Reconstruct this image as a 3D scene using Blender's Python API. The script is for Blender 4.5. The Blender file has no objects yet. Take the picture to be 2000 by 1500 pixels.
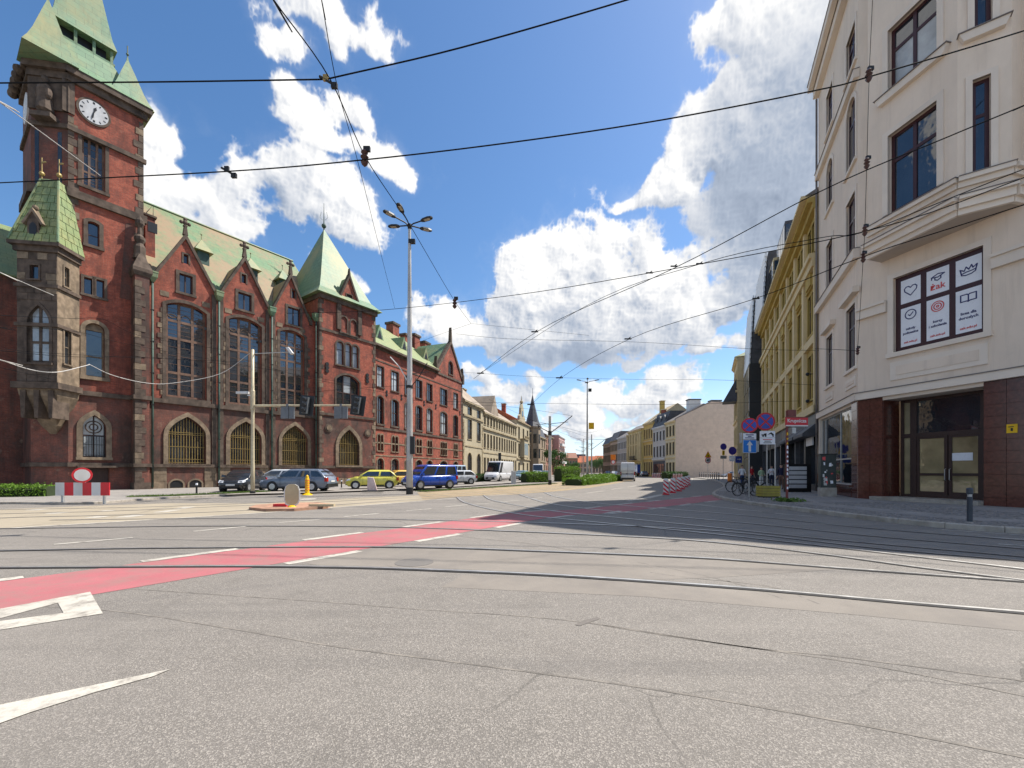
import bpy, bmesh, math, random
import numpy as np
from mathutils import Vector, Matrix
from mathutils.geometry import tessellate_polygon

random.seed(7)
C = bpy.context.scene.collection
SC = bpy.context.scene
R = math.radians

# ---------------------------------------------------------------- camera
FPX, HOR, EYE = 830.0, 920.0, 1.45          # focal length and horizon row in photo pixels, eye height
cam_d = bpy.data.cameras.new('camera')
cam = bpy.data.objects.new('camera', cam_d); C.objects.link(cam)
cam.location = (0, 0, EYE); cam.rotation_euler = (R(90), 0, 0)
cam_d.sensor_width = 36.0; cam_d.lens = 36.0*FPX/2000
cam_d.shift_y = (HOR-750)/2000
cam_d.clip_start = 0.1; cam_d.clip_end = 6000
SC.camera = cam

# ---------------------------------------------------------------- light
SUN_AZ, SUN_EL = R(66), R(55)
SUN = Vector((math.sin(SUN_AZ)*math.cos(SUN_EL), math.cos(SUN_AZ)*math.cos(SUN_EL), math.sin(SUN_EL)))
sl = bpy.data.lights.new('sun', 'SUN'); sl.energy = 2.95; sl.angle = R(0.53); sl.color = (1.0, .95, .87)
so = bpy.data.objects.new('sun', sl); C.objects.link(so); so.rotation_euler = SUN.to_track_quat('Z', 'Y').to_euler()
SC.view_settings.view_transform = 'Standard'; SC.view_settings.look = 'None'
SC.view_settings.gamma = 1; SC.view_settings.use_curve_mapping = False
SC.view_settings.exposure = 1.42
SC.cycles.max_bounces = 6; SC.cycles.diffuse_bounces = 3; SC.cycles.glossy_bounces = 3
SC.cycles.use_denoising = True

# ---------------------------------------------------------------- sky with cumulus clouds
def sky_world():
    W_, H_ = 4096, 1024
    def noise(n, seed, th=0.0):
        r = np.random.default_rng(seed); g = r.random((256, 256)).astype(np.float32)
        X = (np.arange(W_, dtype=np.float32)/W_*n)[None, :]; Y = (np.arange(H_, dtype=np.float32)/H_*(n/4))[:, None]
        c, s_ = math.cos(th), math.sin(th); x = X*c-Y*s_+999.0*bool(th); y = X*s_+Y*c+999.0*bool(th)
        xi = np.floor(x).astype(np.int32); yi = np.floor(y).astype(np.int32); fx = x-xi; fy = y-yi
        fx = fx*fx*fx*(fx*(fx*6-15)+10); fy = fy*fy*fy*(fy*(fy*6-15)+10)
        wx = 256 if th else n
        x0 = xi % wx % 256; x1 = (xi+1) % wx % 256; y0 = yi % 256; y1 = (yi+1) % 256
        return (g[y0, x0]*(1-fx)+g[y0, x1]*fx)*(1-fy)+(g[y1, x0]*(1-fx)+g[y1, x1]*fx)*fy
    fb = np.zeros((H_, W_), np.float32); sm = np.zeros_like(fb); amp = 1.0; tot = 0
    for i, n in enumerate((46, 96, 190, 385, 790, 1570)):
        v = noise(n, 100+i, .35+.73*i); bl = 1-np.abs(2*v-1)
        bl = np.sqrt(np.clip(bl, 0, 1)) if i < 4 else bl
        fb += amp*bl; sm += amp*v; tot += amp; amp *= .58
    fb = (fb-fb.mean())/fb.std(); sm = (sm-sm.mean())/sm.std()
    lump = noise(70, 201); lump = np.sqrt(np.clip(1-np.abs(2*lump-1), 0, 1)); lump = (lump-lump.mean())/lump.std()
    az = (np.arange(W_)+.5)/W_*2*np.pi-np.pi; el = (np.arange(H_)+.5)/H_*np.pi/2
    AZ, EL = np.meshgrid(az.astype(np.float32), el.astype(np.float32))
    wa = AZ+(noise(48, 57)-.5)*.05+(noise(150, 58)-.5)*.035; we = EL+(noise(52, 55)-.5)*.04+(noise(160, 56)-.5)*.03
    D = np.full((H_, W_), -3.0, np.float32); grey = np.zeros_like(D); gw = np.zeros_like(D)+1e-4
    for a0, e0, ra, re, k, g in CLOUDS:
        i0 = max(0, int((e0-re*2.2-4)/90*H_)); i1 = min(H_, int((e0+re*2.2+4)/90*H_)+1); j0 = int((a0-ra*2.2-5+180)/360*W_); j1 = int((a0+ra*2.2+5+180)/360*W_)+1
        S = np.s_[i0:i1, max(0, j0):min(W_, j1)]
        da = np.degrees(wa[S])-a0; de = np.degrees(we[S])-e0
        de = np.where(de < 0, de*1.35, de)
        b = k*1.24-np.sqrt((da/ra)**2+(de/re)**2)*1.15
        D[S] = np.maximum(D[S], b)
        w = np.exp(np.clip(b, -3, 1)*4); grey[S] += w*g; gw[S] += w
    grey /= gw
    # the rest of the sky dome carries the same broken cumulus
    far = np.clip((np.abs(np.degrees(AZ))-56)/10, 0, 1)
    gen = (noise(26, 300)*.6+noise(58, 301)*.4-.52)*5-np.clip((np.degrees(EL)-55)/20, 0, 2)
    high = np.clip((np.degrees(EL)-50)/8, 0, 1)
    D = np.maximum(D, np.where(np.maximum(far, high) > 0, gen-(1-np.maximum(far, high))*2, -3))
    D = np.clip(D, -3, .95)
    d = D+fb*.25+lump*.12-.05
    # crisp at the sunny tops, ragged and soft below
    a = np.clip((d+.02)/.36, 0, 1); alpha = a*a*(3-2*a)
    hd = D*.7+fb*.30+lump*.24                             # height of the billows, lit from the upper right
    def shift(f, sx, sy):
        f = np.roll(f, -sx, axis=1)
        return np.vstack([f[sy:], np.repeat(f[-1:], sy, 0)]) if sy > 0 else f
    slope = np.zeros_like(hd)
    for s, wgt in ((3, .9), (8, .8), (20, .55), (45, .35)): slope += wgt*(hd-shift(hd, s, s))/(s**.55)
    slope = np.clip(slope*1.5, -.9, .9)*(1-.6*np.clip(grey, 0, 1))
    body = np.clip(d, 0, 1.0)
    for _ in range(3): body = (body+np.roll(body, 9, 1)+np.roll(body, -9, 1)+shift(body, 4, 7)+np.roll(body, -4, 1))/5
    tau = np.zeros_like(body)
    for j in range(1, 13): tau += shift(body, j*3, j*7)
    tau /= 12
    br = .90+.42*slope-.42*np.clip(tau-.34, 0, 1)+.03*fb
    br *= 1-np.clip(grey, 0, 1)*.28*np.clip(body*1.6, 0, 1)
    br = np.clip(br, .2, 1.0)
    # thin veil round the big clouds
    veil = np.clip((D+.5+fb*.22)/1.2, 0, 1)**2*.28*np.clip(.5+sm*.4, 0, 1)
    alpha = np.maximum(alpha, veil)
    haze = np.clip(1-np.degrees(EL)/13, 0, 1)**1.4*.8
    img = np.ones((H_, W_, 4), np.float32)
    img[..., 0] = alpha; img[..., 1] = br; img[..., 2] = haze
    im = bpy.data.images.new('cloud_cover', W_, H_, alpha=False, float_buffer=False)
    im.colorspace_settings.name = 'Non-Color'
    im.pixels.foreach_set(img.ravel()); im.update(); im.pack()

    w = bpy.data.worlds.new('World'); SC.world = w; w.use_nodes = True
    nt = w.node_tree; nt.nodes.clear(); N = nt.nodes.new; Lk = nt.links.new
    sky = N('ShaderNodeTexSky'); sky.sky_type = 'NISHITA'; sky.sun_disc = False
    sky.sun_elevation = SUN_EL; sky.sun_rotation = SUN_AZ; sky.air_density = 1.0; sky.dust_density = .6; sky.ozone_density = 2.2
    tc = N('ShaderNodeTexCoord'); sp = N('ShaderNodeSeparateXYZ'); Lk(tc.outputs['Generated'], sp.inputs[0])
    def m(op, a, b=None):
        n = N('ShaderNodeMath'); n.operation = op
        for i, v in enumerate((a, b)):
            if v is None: continue
            if isinstance(v, (int, float)): n.inputs[i].default_value = v
            else: Lk(v, n.inputs[i])
        return n.outputs[0]
    u = m('ADD', m('DIVIDE', m('ARCTAN2', sp.outputs[0], sp.outputs[1]), 2*math.pi), .5)
    v = m('DIVIDE', m('ARCSINE', sp.outputs[2]), math.pi/2)
    cb = N('ShaderNodeCombineXYZ'); Lk(u, cb.inputs[0]); Lk(m('MAXIMUM', v, .001), cb.inputs[1])
    tx = N('ShaderNodeTexImage'); tx.image = im; tx.extension = 'EXTEND'; Lk(cb.outputs[0], tx.inputs[0])
    cs = N('ShaderNodeSeparateColor'); Lk(tx.outputs[0], cs.inputs[0])
    hs = N('ShaderNodeHueSaturation'); hs.inputs['Saturation'].default_value = SKY_SAT; hs.inputs['Value'].default_value = SKY_VAL
    Lk(sky.outputs[0], hs.inputs['Color'])
    rp = N('ShaderNodeValToRGB'); Lk(cs.outputs[1], rp.inputs[0])
    for i, (p, c) in enumerate(((.25, (1.8, 2.25, 3.1)), (.5, (3.4, 3.95, 4.9)), (.75, (6.2, 6.4, 6.8)), (1.0, (9.0, 8.9, 8.7)))):
        e = rp.color_ramp.elements[i] if i < 2 else rp.color_ramp.elements.new(p)
        e.position = p; e.color = (*[x/10 for x in c], 1)
    sc10 = N('ShaderNodeVectorMath'); sc10.operation = 'SCALE'; Lk(rp.outputs[0], sc10.inputs[0]); sc10.inputs['Scale'].default_value = CLOUD_GAIN
    mh = N('ShaderNodeMixRGB'); Lk(cs.outputs[2], mh.inputs[0]); Lk(hs.outputs[0], mh.inputs[1]); mh.inputs[2].default_value = (3.5, 4.25, 5.1, 1)
    mx = N('ShaderNodeMixRGB'); Lk(cs.outputs[0], mx.inputs[0]); Lk(mh.outputs[0], mx.inputs[1]); Lk(sc10.outputs[0], mx.inputs[2])
    bg = N('ShaderNodeBackground'); bg.inputs[1].default_value = .1; Lk(mx.outputs[0], bg.inputs[0])
    out = N('ShaderNodeOutputWorld'); Lk(bg.outputs[0], out.inputs[0])
SKY_SAT, SKY_VAL, CLOUD_GAIN = 1.2, .66, 4.7
def _dir(px, py):
    x = (px-1000)/FPX; return math.degrees(math.atan(x)), math.degrees(math.atan((HOR-py)/FPX*math.cos(math.atan(x))))
def _c(px, py, rx, ry, k=1.0, g=0.0):          # a cloud by where it stands in the sky over the street
    a, e = _dir(px, py); a1, _ = _dir(px+rx, py); _, e1 = _dir(px, py-ry); a2, _ = _dir(px-rx, py); _, e2 = _dir(px, py+ry)
    return (a, e, (a1-a2)/2, (e1-e2)/2, k, g)
CLOUDS = [
 _c(640,50,115,95,.95), _c(575,120,65,65,.8), _c(725,90,70,65,.8), _c(590,220,75,50,.8), _c(690,235,75,65,.9), _c(765,315,80,50,.9), _c(650,290,80,45,.7),
 _c(335,310,60,50,1), _c(400,360,95,60,1.1,.1), _c(500,400,120,90,1.1,.2), _c(570,400,110,95,1.1,.15), _c(660,470,85,100,1), _c(700,400,40,60,.8), _c(690,560,55,55,.8), _c(430,440,130,80,1,.35),
 _c(1040,580,90,90,1.15,-.1), _c(1150,560,95,105,1.2,-.2), _c(1245,590,105,85,1.15,-.1), _c(1160,650,210,70,1.1,.35), _c(1340,630,80,70,1,.15), _c(1375,685,65,32,.9,.2), _c(900,630,75,52,1,.1), _c(820,605,50,52,.9), _c(950,665,90,40,.8,.4), _c(1150,695,170,32,1.0,1.3),
 _c(1480,60,120,130,1.1,.35), _c(1470,190,85,90,1.1,.35), _c(1440,300,110,90,1.2,.5), _c(1320,375,85,48,1.05,.0), _c(1265,395,60,32,.95,-.1), _c(1500,400,130,130,1.3,.95), _c(1440,430,100,55,1.1,.8), _c(1560,200,130,270,1.4,.8), _c(1620,420,140,170,1.3,.8), _c(1500,520,110,130,1.25,.8), _c(1430,500,75,60,1.05,.5), _c(1540,620,90,90,1.1,.6), _c(1400,600,60,80,1.0,.3), _c(1580,580,90,90,1.1,.7), _c(1330,330,40,50,.8,.0), _c(1400,60,40,90,.85,.1),
 _c(985,765,75,32,.9,.15), _c(930,745,55,22,.7,.4), _c(1100,815,80,36,1,.1), _c(1060,850,140,30,.9,.15), _c(1195,775,42,42,1,.0), _c(1240,790,75,42,1,.15), _c(1330,750,65,44,1.1,.1), _c(1290,790,95,36,1,.25), _c(1150,840,150,38,.9,.2), _c(1205,825,90,32,.8,.1), _c(1040,750,45,24,.7,.1), _c(60,420,60,50,.7,.1), _c(320,350,50,60,.8,.1),
]
sky_world()

# ---------------------------------------------------------------- materials
class NT:
    def __init__(s, name):
        s.m = bpy.data.materials.new(name); s.m.use_nodes = True; s.t = s.m.node_tree
        s.b = s.t.nodes['Principled BSDF']; s.out = s.t.nodes['Material Output']
    def n(s, typ, **kw):
        n = s.t.nodes.new(typ)
        for k, v in kw.items(): setattr(n, k, v)
        return n
    def l(s, a, b): s.t.links.new(a, b)
    def set(s, n, key, v):
        if isinstance(v, bpy.types.NodeSocket): s.l(v, n.inputs[key])
        else: n.inputs[key].default_value = v
    def math(s, op, a, b=None, c=None):
        n = s.n('ShaderNodeMath', operation=op)
        for i, v in enumerate((a, b, c)):
            if v is not None: s.set(n, i, v)
        return n.outputs[0]
    def co(s, kind='Object'):
        if kind == 'UV': return s.n('ShaderNodeTexCoord').outputs['UV']
        if kind == 'World': return s.n('ShaderNodeNewGeometry').outputs['Position']
        return s.n('ShaderNodeTexCoord').outputs[kind]
    def noise(s, scale, detail=4, rough=.55, co=None, stretch=None):
        co = co or s.co('World')
        if stretch:
            mp = s.n('ShaderNodeMapping'); s.l(co, mp.inputs[0]); mp.inputs['Scale'].default_value = stretch; co = mp.outputs[0]
        n = s.n('ShaderNodeTexNoise'); s.l(co, n.inputs['Vector']); n.inputs['Scale'].default_value = scale
        n.inputs['Detail'].default_value = detail; n.inputs['Roughness'].default_value = rough
        return n.outputs['Fac']
    def ramp(s, fac, lo, hi):
        n = s.n('ShaderNodeMapRange'); s.l(fac, n.inputs[0]); n.inputs[1].default_value = lo; n.inputs[2].default_value = hi
        return n.outputs[0]
    def mix(s, fac, a, b, blend='MIX'):
        n = s.n('ShaderNodeMixRGB', blend_type=blend); s.set(n, 0, fac)
        for i, v in ((1, a), (2, b)):
            if isinstance(v, bpy.types.NodeSocket): s.l(v, n.inputs[i])
            else: n.inputs[i].default_value = (*v, 1)
        return n.outputs[0]
    def base(s, c):
        if isinstance(c, bpy.types.NodeSocket): s.l(c, s.b.inputs['Base Color'])
        else: s.b.inputs['Base Color'].default_value = (*c, 1)
    def bump(s, h, strength=.3, dist=.02):
        n = s.n('ShaderNodeBump'); s.l(h, n.inputs['Height']); n.inputs['Strength'].default_value = strength; n.inputs['Distance'].default_value = dist
        s.l(n.outputs[0], s.b.inputs['Normal'])
    def rough(s, v): s.set(s.b, 'Roughness', v)

def simple(name, col, rough=.6, metal=0.0, var=.18, scale=3.0, bump=0.0, bscale=60, dirt=None, spec=.4, coat=0, stretch=None, co='World'):
    t = NT(name); c = t.co(co)
    f = t.noise(scale, 5, .6, c, stretch)
    lo = tuple(x*(1-var) for x in col); hi = tuple(min(1, x*(1+var)) for x in col)
    o = t.mix(t.ramp(f, .3, .7), lo, hi)
    if dirt:
        g = t.noise(scale*.35, 6, .65, c, (1, 1, .35)); o = t.mix(t.ramp(g, .48, .78), o, dirt)
    t.base(o); t.b.inputs['Metallic'].default_value = metal; t.b.inputs['Specular IOR Level'].default_value = spec
    f2 = t.noise(scale*4, 3, .6, c)
    t.rough(t.math('ADD', t.math('MULTIPLY', f2, .22), max(.02, rough-.11)))
    if coat: t.b.inputs['Coat Weight'].default_value = coat; t.b.inputs['Coat Roughness'].default_value = .04
    if bump: t.bump(t.noise(bscale, 4, .6, c), bump, .01)
    return t.m

def brick_mat(name, c1, c2, mortar, soot, soot_lo, soot_hi, pale=None):
    t = NT(name); uv = t.co('UV')
    b = t.n('ShaderNodeTexBrick'); t.l(uv, b.inputs['Vector'])
    b.inputs['Scale'].default_value = 1; b.inputs['Brick Width'].default_value = .27; b.inputs['Row Height'].default_value = .085
    b.inputs['Mortar Size'].default_value = .010; b.inputs['Mortar Smooth'].default_value = .3; b.inputs['Bias'].default_value = -.1
    b.inputs['Color1'].default_value = (*c1, 1); b.inputs['Color2'].default_value = (*c2, 1); b.inputs['Mortar'].default_value = (*mortar, 1)
    big = t.noise(.42, 7, .68, None, (1, 1, .55)); med = t.noise(2.3, 5, .65); fine = t.noise(11, 3, .6)
    o = t.mix(t.ramp(med, .35, .72), b.outputs['Color'], tuple(x*.55 for x in c2), 'MIX')
    o2 = t.n('ShaderNodeMixRGB'); o2.inputs[0].default_value = .55; t.l(b.outputs['Color'], o2.inputs[1]); t.l(o, o2.inputs[2])
    o = t.mix(t.ramp(big, soot_lo, soot_hi), o2.outputs[0], soot)
    o = t.mix(t.math('MULTIPLY', t.ramp(t.noise(1.15, 7, .72), .50, .66), .62), o, tuple(x*1.9 for x in soot))
    o = t.mix(t.math('MULTIPLY', t.ramp(t.noise(.7, 6, .7, None, (2.2, 2.2, .3)), .54, .70), .55), o, soot)
    if pale: o = t.mix(t.math('MULTIPLY', t.ramp(t.noise(1.1, 6, .7), .62, .7), .55), o, pale)
    o = t.mix(t.math('MULTIPLY', t.ramp(fine, .4, .75), .35), o, tuple(x*.4 for x in c2))
    t.base(o); t.rough(.85); t.b.inputs['Specular IOR Level'].default_value = .2
    t.bump(t.math('ADD', b.outputs['Fac'], t.math('MULTIPLY', fine, -.6)), -.5, .012)
    return t.m

def copper_mat(name, c1, c2, tan, tan_lo, tan_hi, w=.9, h=.5):
    t = NT(name); uv = t.co('UV')
    b = t.n('ShaderNodeTexBrick'); t.l(uv, b.inputs['Vector']); b.inputs['Scale'].default_value = 1
    b.inputs['Brick Width'].default_value = w; b.inputs['Row Height'].default_value = h; b.inputs['Mortar Size'].default_value = .018
    b.inputs['Color1'].default_value = (*c1, 1); b.inputs['Color2'].default_value = (*c2, 1); b.inputs['Mortar'].default_value = (*[x*.55 for x in c1], 1)
    big = t.noise(.28, 7, .7, None, (1, 1, .6)); st = t.noise(1.6, 5, .65, None, (1.4, 1.4, .3))
    o = t.mix(t.ramp(big, tan_lo, tan_hi), b.outputs['Color'], tan)
    o = t.mix(t.math('MULTIPLY', t.ramp(st, .5, .8), .5), o, tuple(x*.5 for x in c1))
    o = t.mix(t.math('MULTIPLY', t.ramp(t.noise(3.1, 5, .7), .55, .72), .6), o, tuple(min(1, x*1.35) for x in c1))
    t.base(o); t.rough(.6); t.bump(b.outputs['Fac'], -.5, .02)
    return t.m

def tile_mat(name, c1, c2, seam, w, h, rough=.3, spec=.5, var=1.2):
    t = NT(name); uv = t.co('UV')
    b = t.n('ShaderNodeTexBrick'); t.l(uv, b.inputs['Vector']); b.inputs['Scale'].default_value = 1; b.offset = .5
    b.inputs['Brick Width'].default_value = w; b.inputs['Row Height'].default_value = h; b.inputs['Mortar Size'].default_value = .008
    b.inputs['Color1'].default_value = (*c1, 1); b.inputs['Color2'].default_value = (*c2, 1); b.inputs['Mortar'].default_value = (*seam, 1)
    o = t.mix(t.math('MULTIPLY', t.ramp(t.noise(1.3, 6, .7), .4, .75), .5), b.outputs['Color'], tuple(x*.6 for x in c1))
    t.base(o); t.rough(rough); t.b.inputs['Specular IOR Level'].default_value = spec; t.bump(b.outputs['Fac'], -.4, .01)
    return t.m

def glass_mat(name, tint, rough=.03, spec=.9, wav=.02):
    t = NT(name)
    o = t.mix(t.ramp(t.noise(.8, 4, .6), .35, .7), tint, tuple(x*1.9+.004 for x in tint)); t.base(o)
    t.rough(rough); t.b.inputs['Specular IOR Level'].default_value = spec; t.b.inputs['IOR'].default_value = 1.6
    t.bump(t.noise(1.7, 2, .5), wav, .3)
    return t.m

def asphalt_mat():
    t = NT('asphalt'); co = t.co('World')
    vo = t.n('ShaderNodeTexVoronoi'); t.l(co, vo.inputs['Vector']); vo.inputs['Scale'].default_value = 135
    sepc = t.n('ShaderNodeSeparateColor'); t.l(vo.outputs['Color'], sepc.inputs[0])
    n1 = t.noise(150, 3, .7); big = t.noise(.22, 6, .62); med = t.noise(1.7, 6, .7)
    def lanes(ang, sx, sy, scale):
        mp = t.n('ShaderNodeMapping'); t.l(co, mp.inputs[0]); mp.inputs['Rotation'].default_value = (0, 0, ang); mp.inputs['Scale'].default_value = (sx, sy, 1)
        return t.noise(scale, 5, .6, mp.outputs[0])
    stone = t.mix(t.ramp(sepc.outputs[0], .55, .98), ASPH[0], ASPH[1])
    stone = t.mix(t.ramp(sepc.outputs[1], .72, .9), stone, ASPH[2])
    stone = t.mix(t.math('MULTIPLY', t.ramp(n1, .42, .62), .5), stone, tuple(x*.62 for x in ASPH[0]))
    o = t.mix(t.math('MULTIPLY', t.ramp(big, .36, .66), .4), stone, tuple(x*.95 for x in ASPH[1]))
    o = t.mix(t.math('MULTIPLY', t.ramp(med, .50, .8), .40), o, tuple(x*.62 for x in ASPH[0]))
    o = t.mix(t.math('MULTIPLY', t.ramp(lanes(.25, .09, 1.1, .9), .50, .70), .42), o, (.265, .24, .21))
    o = t.mix(t.math('MULTIPLY', t.ramp(lanes(-.1, .07, 1.4, 1.3), .54, .70), .45), o, (.125, .115, .105))
    o = t.mix(t.math('MULTIPLY', t.ramp(t.noise(.9, 8, .8), .62, .74), .5), o, (.10, .09, .08))
    v2 = t.n('ShaderNodeTexVoronoi', feature='DISTANCE_TO_EDGE'); v2.inputs['Scale'].default_value = .22
    mpc = t.n('ShaderNodeMixRGB', blend_type='ADD'); mpc.inputs[0].default_value = .5; t.l(co, mpc.inputs[1])
    nz = t.n('ShaderNodeTexNoise'); t.l(co, nz.inputs['Vector']); nz.inputs['Scale'].default_value = 1.3; nz.inputs['Detail'].default_value = 6; t.l(nz.outputs['Color'], mpc.inputs[2])
    t.l(mpc.outputs[0], v2.inputs['Vector'])
    cr = t.math('MULTIPLY', t.math('LESS_THAN', v2.outputs['Distance'], .0022), t.ramp(t.noise(.31, 3), .48, .56))
    o = t.mix(t.math('MULTIPLY', cr, .45), o, (.035, .033, .03))
    t.base(o); t.rough(.82); t.b.inputs['Specular IOR Level'].default_value = .28
    t.bump(t.math('ADD', vo.outputs['Distance'], t.math('MULTIPLY', n1, .6)), .55, .006)
    return t.m
ASPH = ((.155, .140, .123), (.255, .230, .203), (.365, .33, .29))

def road_mat(name, c, speck=40, amt=.35, rough=.85, wear=None, wear_lo=.5, wear_hi=.6, wscale=3):
    t = NT(name)
    o = t.mix(t.ramp(t.noise(.6, 6, .65), .3, .7), tuple(x*.85 for x in c), tuple(x*1.12 for x in c))
    o = t.mix(t.math('MULTIPLY', t.ramp(t.noise(speck, 3, .7), .4, .7), amt), o, tuple(x*.55 for x in c))
    if wear: o = t.mix(t.ramp(t.noise(wscale, 8, .75), wear_lo, wear_hi), o, wear)
    t.base(o); t.rough(rough); t.b.inputs['Specular IOR Level'].default_value = .25; t.bump(t.noise(speck*1.6, 3, .7), .4, .004)
    return t.m

def leaf_mat(name, c):
    t = NT(name)
    o = t.mix(t.noise(7, 3, .6), tuple(x*.55 for x in c), tuple(x*1.5 for x in c)); t.base(o); t.rough(.55)
    t.b.inputs['Specular IOR Level'].default_value = .3
    tr = t.n('ShaderNodeBsdfTranslucent'); t.l(o, tr.inputs[0]); ms = t.n('ShaderNodeMixShader'); ms.inputs[0].default_value = .3
    t.l(t.b.outputs[0], ms.inputs[1]); t.l(tr.outputs[0], ms.inputs[2]); t.l(ms.outputs[0], t.out.inputs[0])
    return t.m

m_brick = brick_mat('red_brick', (.45, .115, .068), (.30, .070, .046), (.24, .15, .11), (.070, .036, .030), .48, .68, (.44, .21, .14))
m_brickd = brick_mat('sooty_shaded_brick', (.29, .095, .064), (.19, .066, .05), (.18, .125, .10), (.062, .045, .038), .42, .62, (.27, .19, .14))
m_stone = simple('sooty_sandstone', (.105, .078, .06), .85, var=.45, scale=2.2, bump=.4, bscale=25, dirt=(.035, .03, .027), spec=.2)
m_stonel = simple('pale_sandstone', (.21, .158, .108), .85, var=.4, scale=2.6, bump=.35, bscale=25, dirt=(.075, .06, .048), spec=.2)
m_copper = copper_mat('green_copper', (.105, .195, .11), (.14, .23, .13), (.25, .24, .105), .43, .64)
m_copperh = copper_mat('tan_copper', (.095, .195, .085), (.145, .195, .08), (.24, .165, .085), .43, .57, 1.2, .55)
m_coppery = copper_mat('yellow_copper', (.19, .235, .085), (.24, .25, .10), (.13, .21, .10), .5, .75, .6, .45)
m_copperd = simple('dark_copper', (.05, .09, .07), .6, var=.4, scale=2, dirt=(.02, .02, .02))
m_glass = glass_mat('window_glass', (.010, .014, .020), .03, 1.0)
m_glassd = glass_mat('dark_window_glass', (.018, .02, .022), .08, .6)
m_glassc = glass_mat('curtained_glass', (.22, .24, .25), .12, .6)
m_wood = simple('dark_window_frame', (.045, .022, .017), .5, var=.2)
m_mull = simple('brown_mullion', (.15, .085, .055), .7, var=.35, scale=3, dirt=(.05, .035, .03))
m_maroon = simple('maroon_window_frame', (.050, .016, .018), .35, var=.15)
m_framew = simple('pale_window_frame', (.42, .36, .28), .6, var=.2)
m_iron = simple('dark_iron', (.02, .02, .02), .5, .3, var=.3)
m_gold = simple('ochre_grille', (.32, .225, .075), .5, .2, var=.25, scale=8)
m_steel = simple('galvanised_steel', (.40, .40, .39), .42, .55, var=.15, scale=5)
m_pole = simple('pale_grey_pole', (.46, .45, .43), .45, .2, var=.1, scale=2, dirt=(.28, .26, .24))
m_polebeige = simple('cream_pole', (.50, .43, .29), .5, .1, var=.12, scale=4, dirt=(.3, .24, .16))
m_black = simple('black_paint', (.014, .014, .015), .4, var=.2)
m_wire = simple('black_wire', (.012, .012, .013), .95, var=.2, spec=.05)
m_white = simple('white_paint', (.62, .61, .59), .5, var=.06, scale=2, dirt=(.48, .46, .42))
m_red = simple('red_paint', (.62, .02, .03), .45, var=.1, dirt=(.45, .03, .03))
def plaster_mat(name, c, dirt, streak):
    t = NT(name); f = t.noise(.6, 6, .65)
    o = t.mix(t.ramp(f, .3, .7), tuple(x*.95 for x in c), tuple(min(1, x*1.05) for x in c))
    o = t.mix(t.math('MULTIPLY', t.ramp(t.noise(.5, 7, .7, None, (1, 1, .4)), .46, .72), .55), o, dirt)
    o = t.mix(t.math('MULTIPLY', t.ramp(t.noise(2.6, 6, .7, None, (1, 1, .07)), .52, .74), .5), o, streak)
    o = t.mix(t.math('MULTIPLY', t.ramp(t.noise(1.3, 8, .8), .60, .70), .35), o, tuple(x*.8 for x in c))
    t.base(o); t.rough(.85); t.b.inputs['Specular IOR Level'].default_value = .2; t.bump(t.noise(70, 4, .6), .25, .01)
    return t.m
m_beige = plaster_mat('beige_plaster', (.77, .645, .52), (.64, .53, .42), (.55, .45, .36))
m_beigel = simple('pale_moulding', (.77, .67, .56), .8, var=.06, scale=.8, dirt=(.62, .53, .44), spec=.2)
m_granite = simple('brown_granite', (.105, .034, .024), .16, var=.35, scale=9, spec=.55)
m_granited = simple('granite_joint', (.05, .02, .016), .6, var=.2)
m_yellow = simple('olive_yellow_plaster', (.46, .335, .10), .85, var=.1, scale=.7, dirt=(.36, .25, .08), spec=.2)
m_yellowl = simple('cream_pilaster', (.66, .53, .30), .8, var=.08, scale=.8, dirt=(.5, .38, .2), spec=.2)
m_asphalt = asphalt_mat()
m_rail = simple('worn_rail_steel', (.52, .51, .49), .38, .7, var=.25, scale=3)
m_groove = simple('rail_groove', (.022, .02, .019), .8, var=.3)
m_joint = road_mat('dark_rail_joint', (.17, .152, .135), 50, .4)
m_patch = road_mat('smooth_asphalt_patch', (.235, .208, .178), 110, .45, wear=(.17, .152, .135), wear_lo=.45, wear_hi=.72, wscale=.8)
m_patchd = road_mat('grey_asphalt_patch', (.175, .16, .145), 110, .45, wear=(.13, .12, .11), wear_lo=.45, wear_hi=.7, wscale=.9)
m_concrete = road_mat('pale_track_concrete', (.34, .29, .215), 18, .25, wear=(.3, .25, .19), wear_lo=.52, wear_hi=.7, wscale=1.2)
m_ballast = road_mat('brown_track_bed', (.33, .25, .155), 14, .45, wear=(.2, .17, .1), wear_lo=.5, wear_hi=.7, wscale=1.5)
m_redlane = road_mat('red_cycle_paint', (.40, .13, .14), 90, .4, wear=(.24, .16, .14), wear_lo=.44, wear_hi=.70, wscale=1.6)
m_line = road_mat('white_road_paint', (.50, .465, .40), 90, .35, wear=(.25, .225, .195), wear_lo=.47, wear_hi=.64, wscale=5)
m_pave = tile_mat('pavement_slabs', (.25, .23, .21), (.31, .285, .26), (.12, .11, .1), .5, .5, .85, .2)
m_cobble = simple('granite_cobbles', (.21, .19, .175), .75, var=.5, scale=7, bump=.3, bscale=40, spec=.3)
m_kerb = simple('granite_kerb', (.36, .32, .27), .8, var=.22, scale=5, bump=.3, bscale=60, dirt=(.2, .17, .13))
m_grass = leaf_mat('grass_green', (.10, .17, .03))
m_leaf = leaf_mat('hedge_green', (.12, .22, .022))
m_leafd = leaf_mat('tree_green', (.045, .095, .022))
m_bark = simple('bark', (.10, .075, .05), .9, var=.3, scale=6)
m_soil = simple('soil', (.12, .09, .06), .95, var=.3)
m_tyre = simple('tyre_rubber', (.018, .018, .018), .8, var=.3)
m_alloy = simple('alloy_rim', (.45, .46, .47), .3, .7, var=.1, co='Object')
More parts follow.
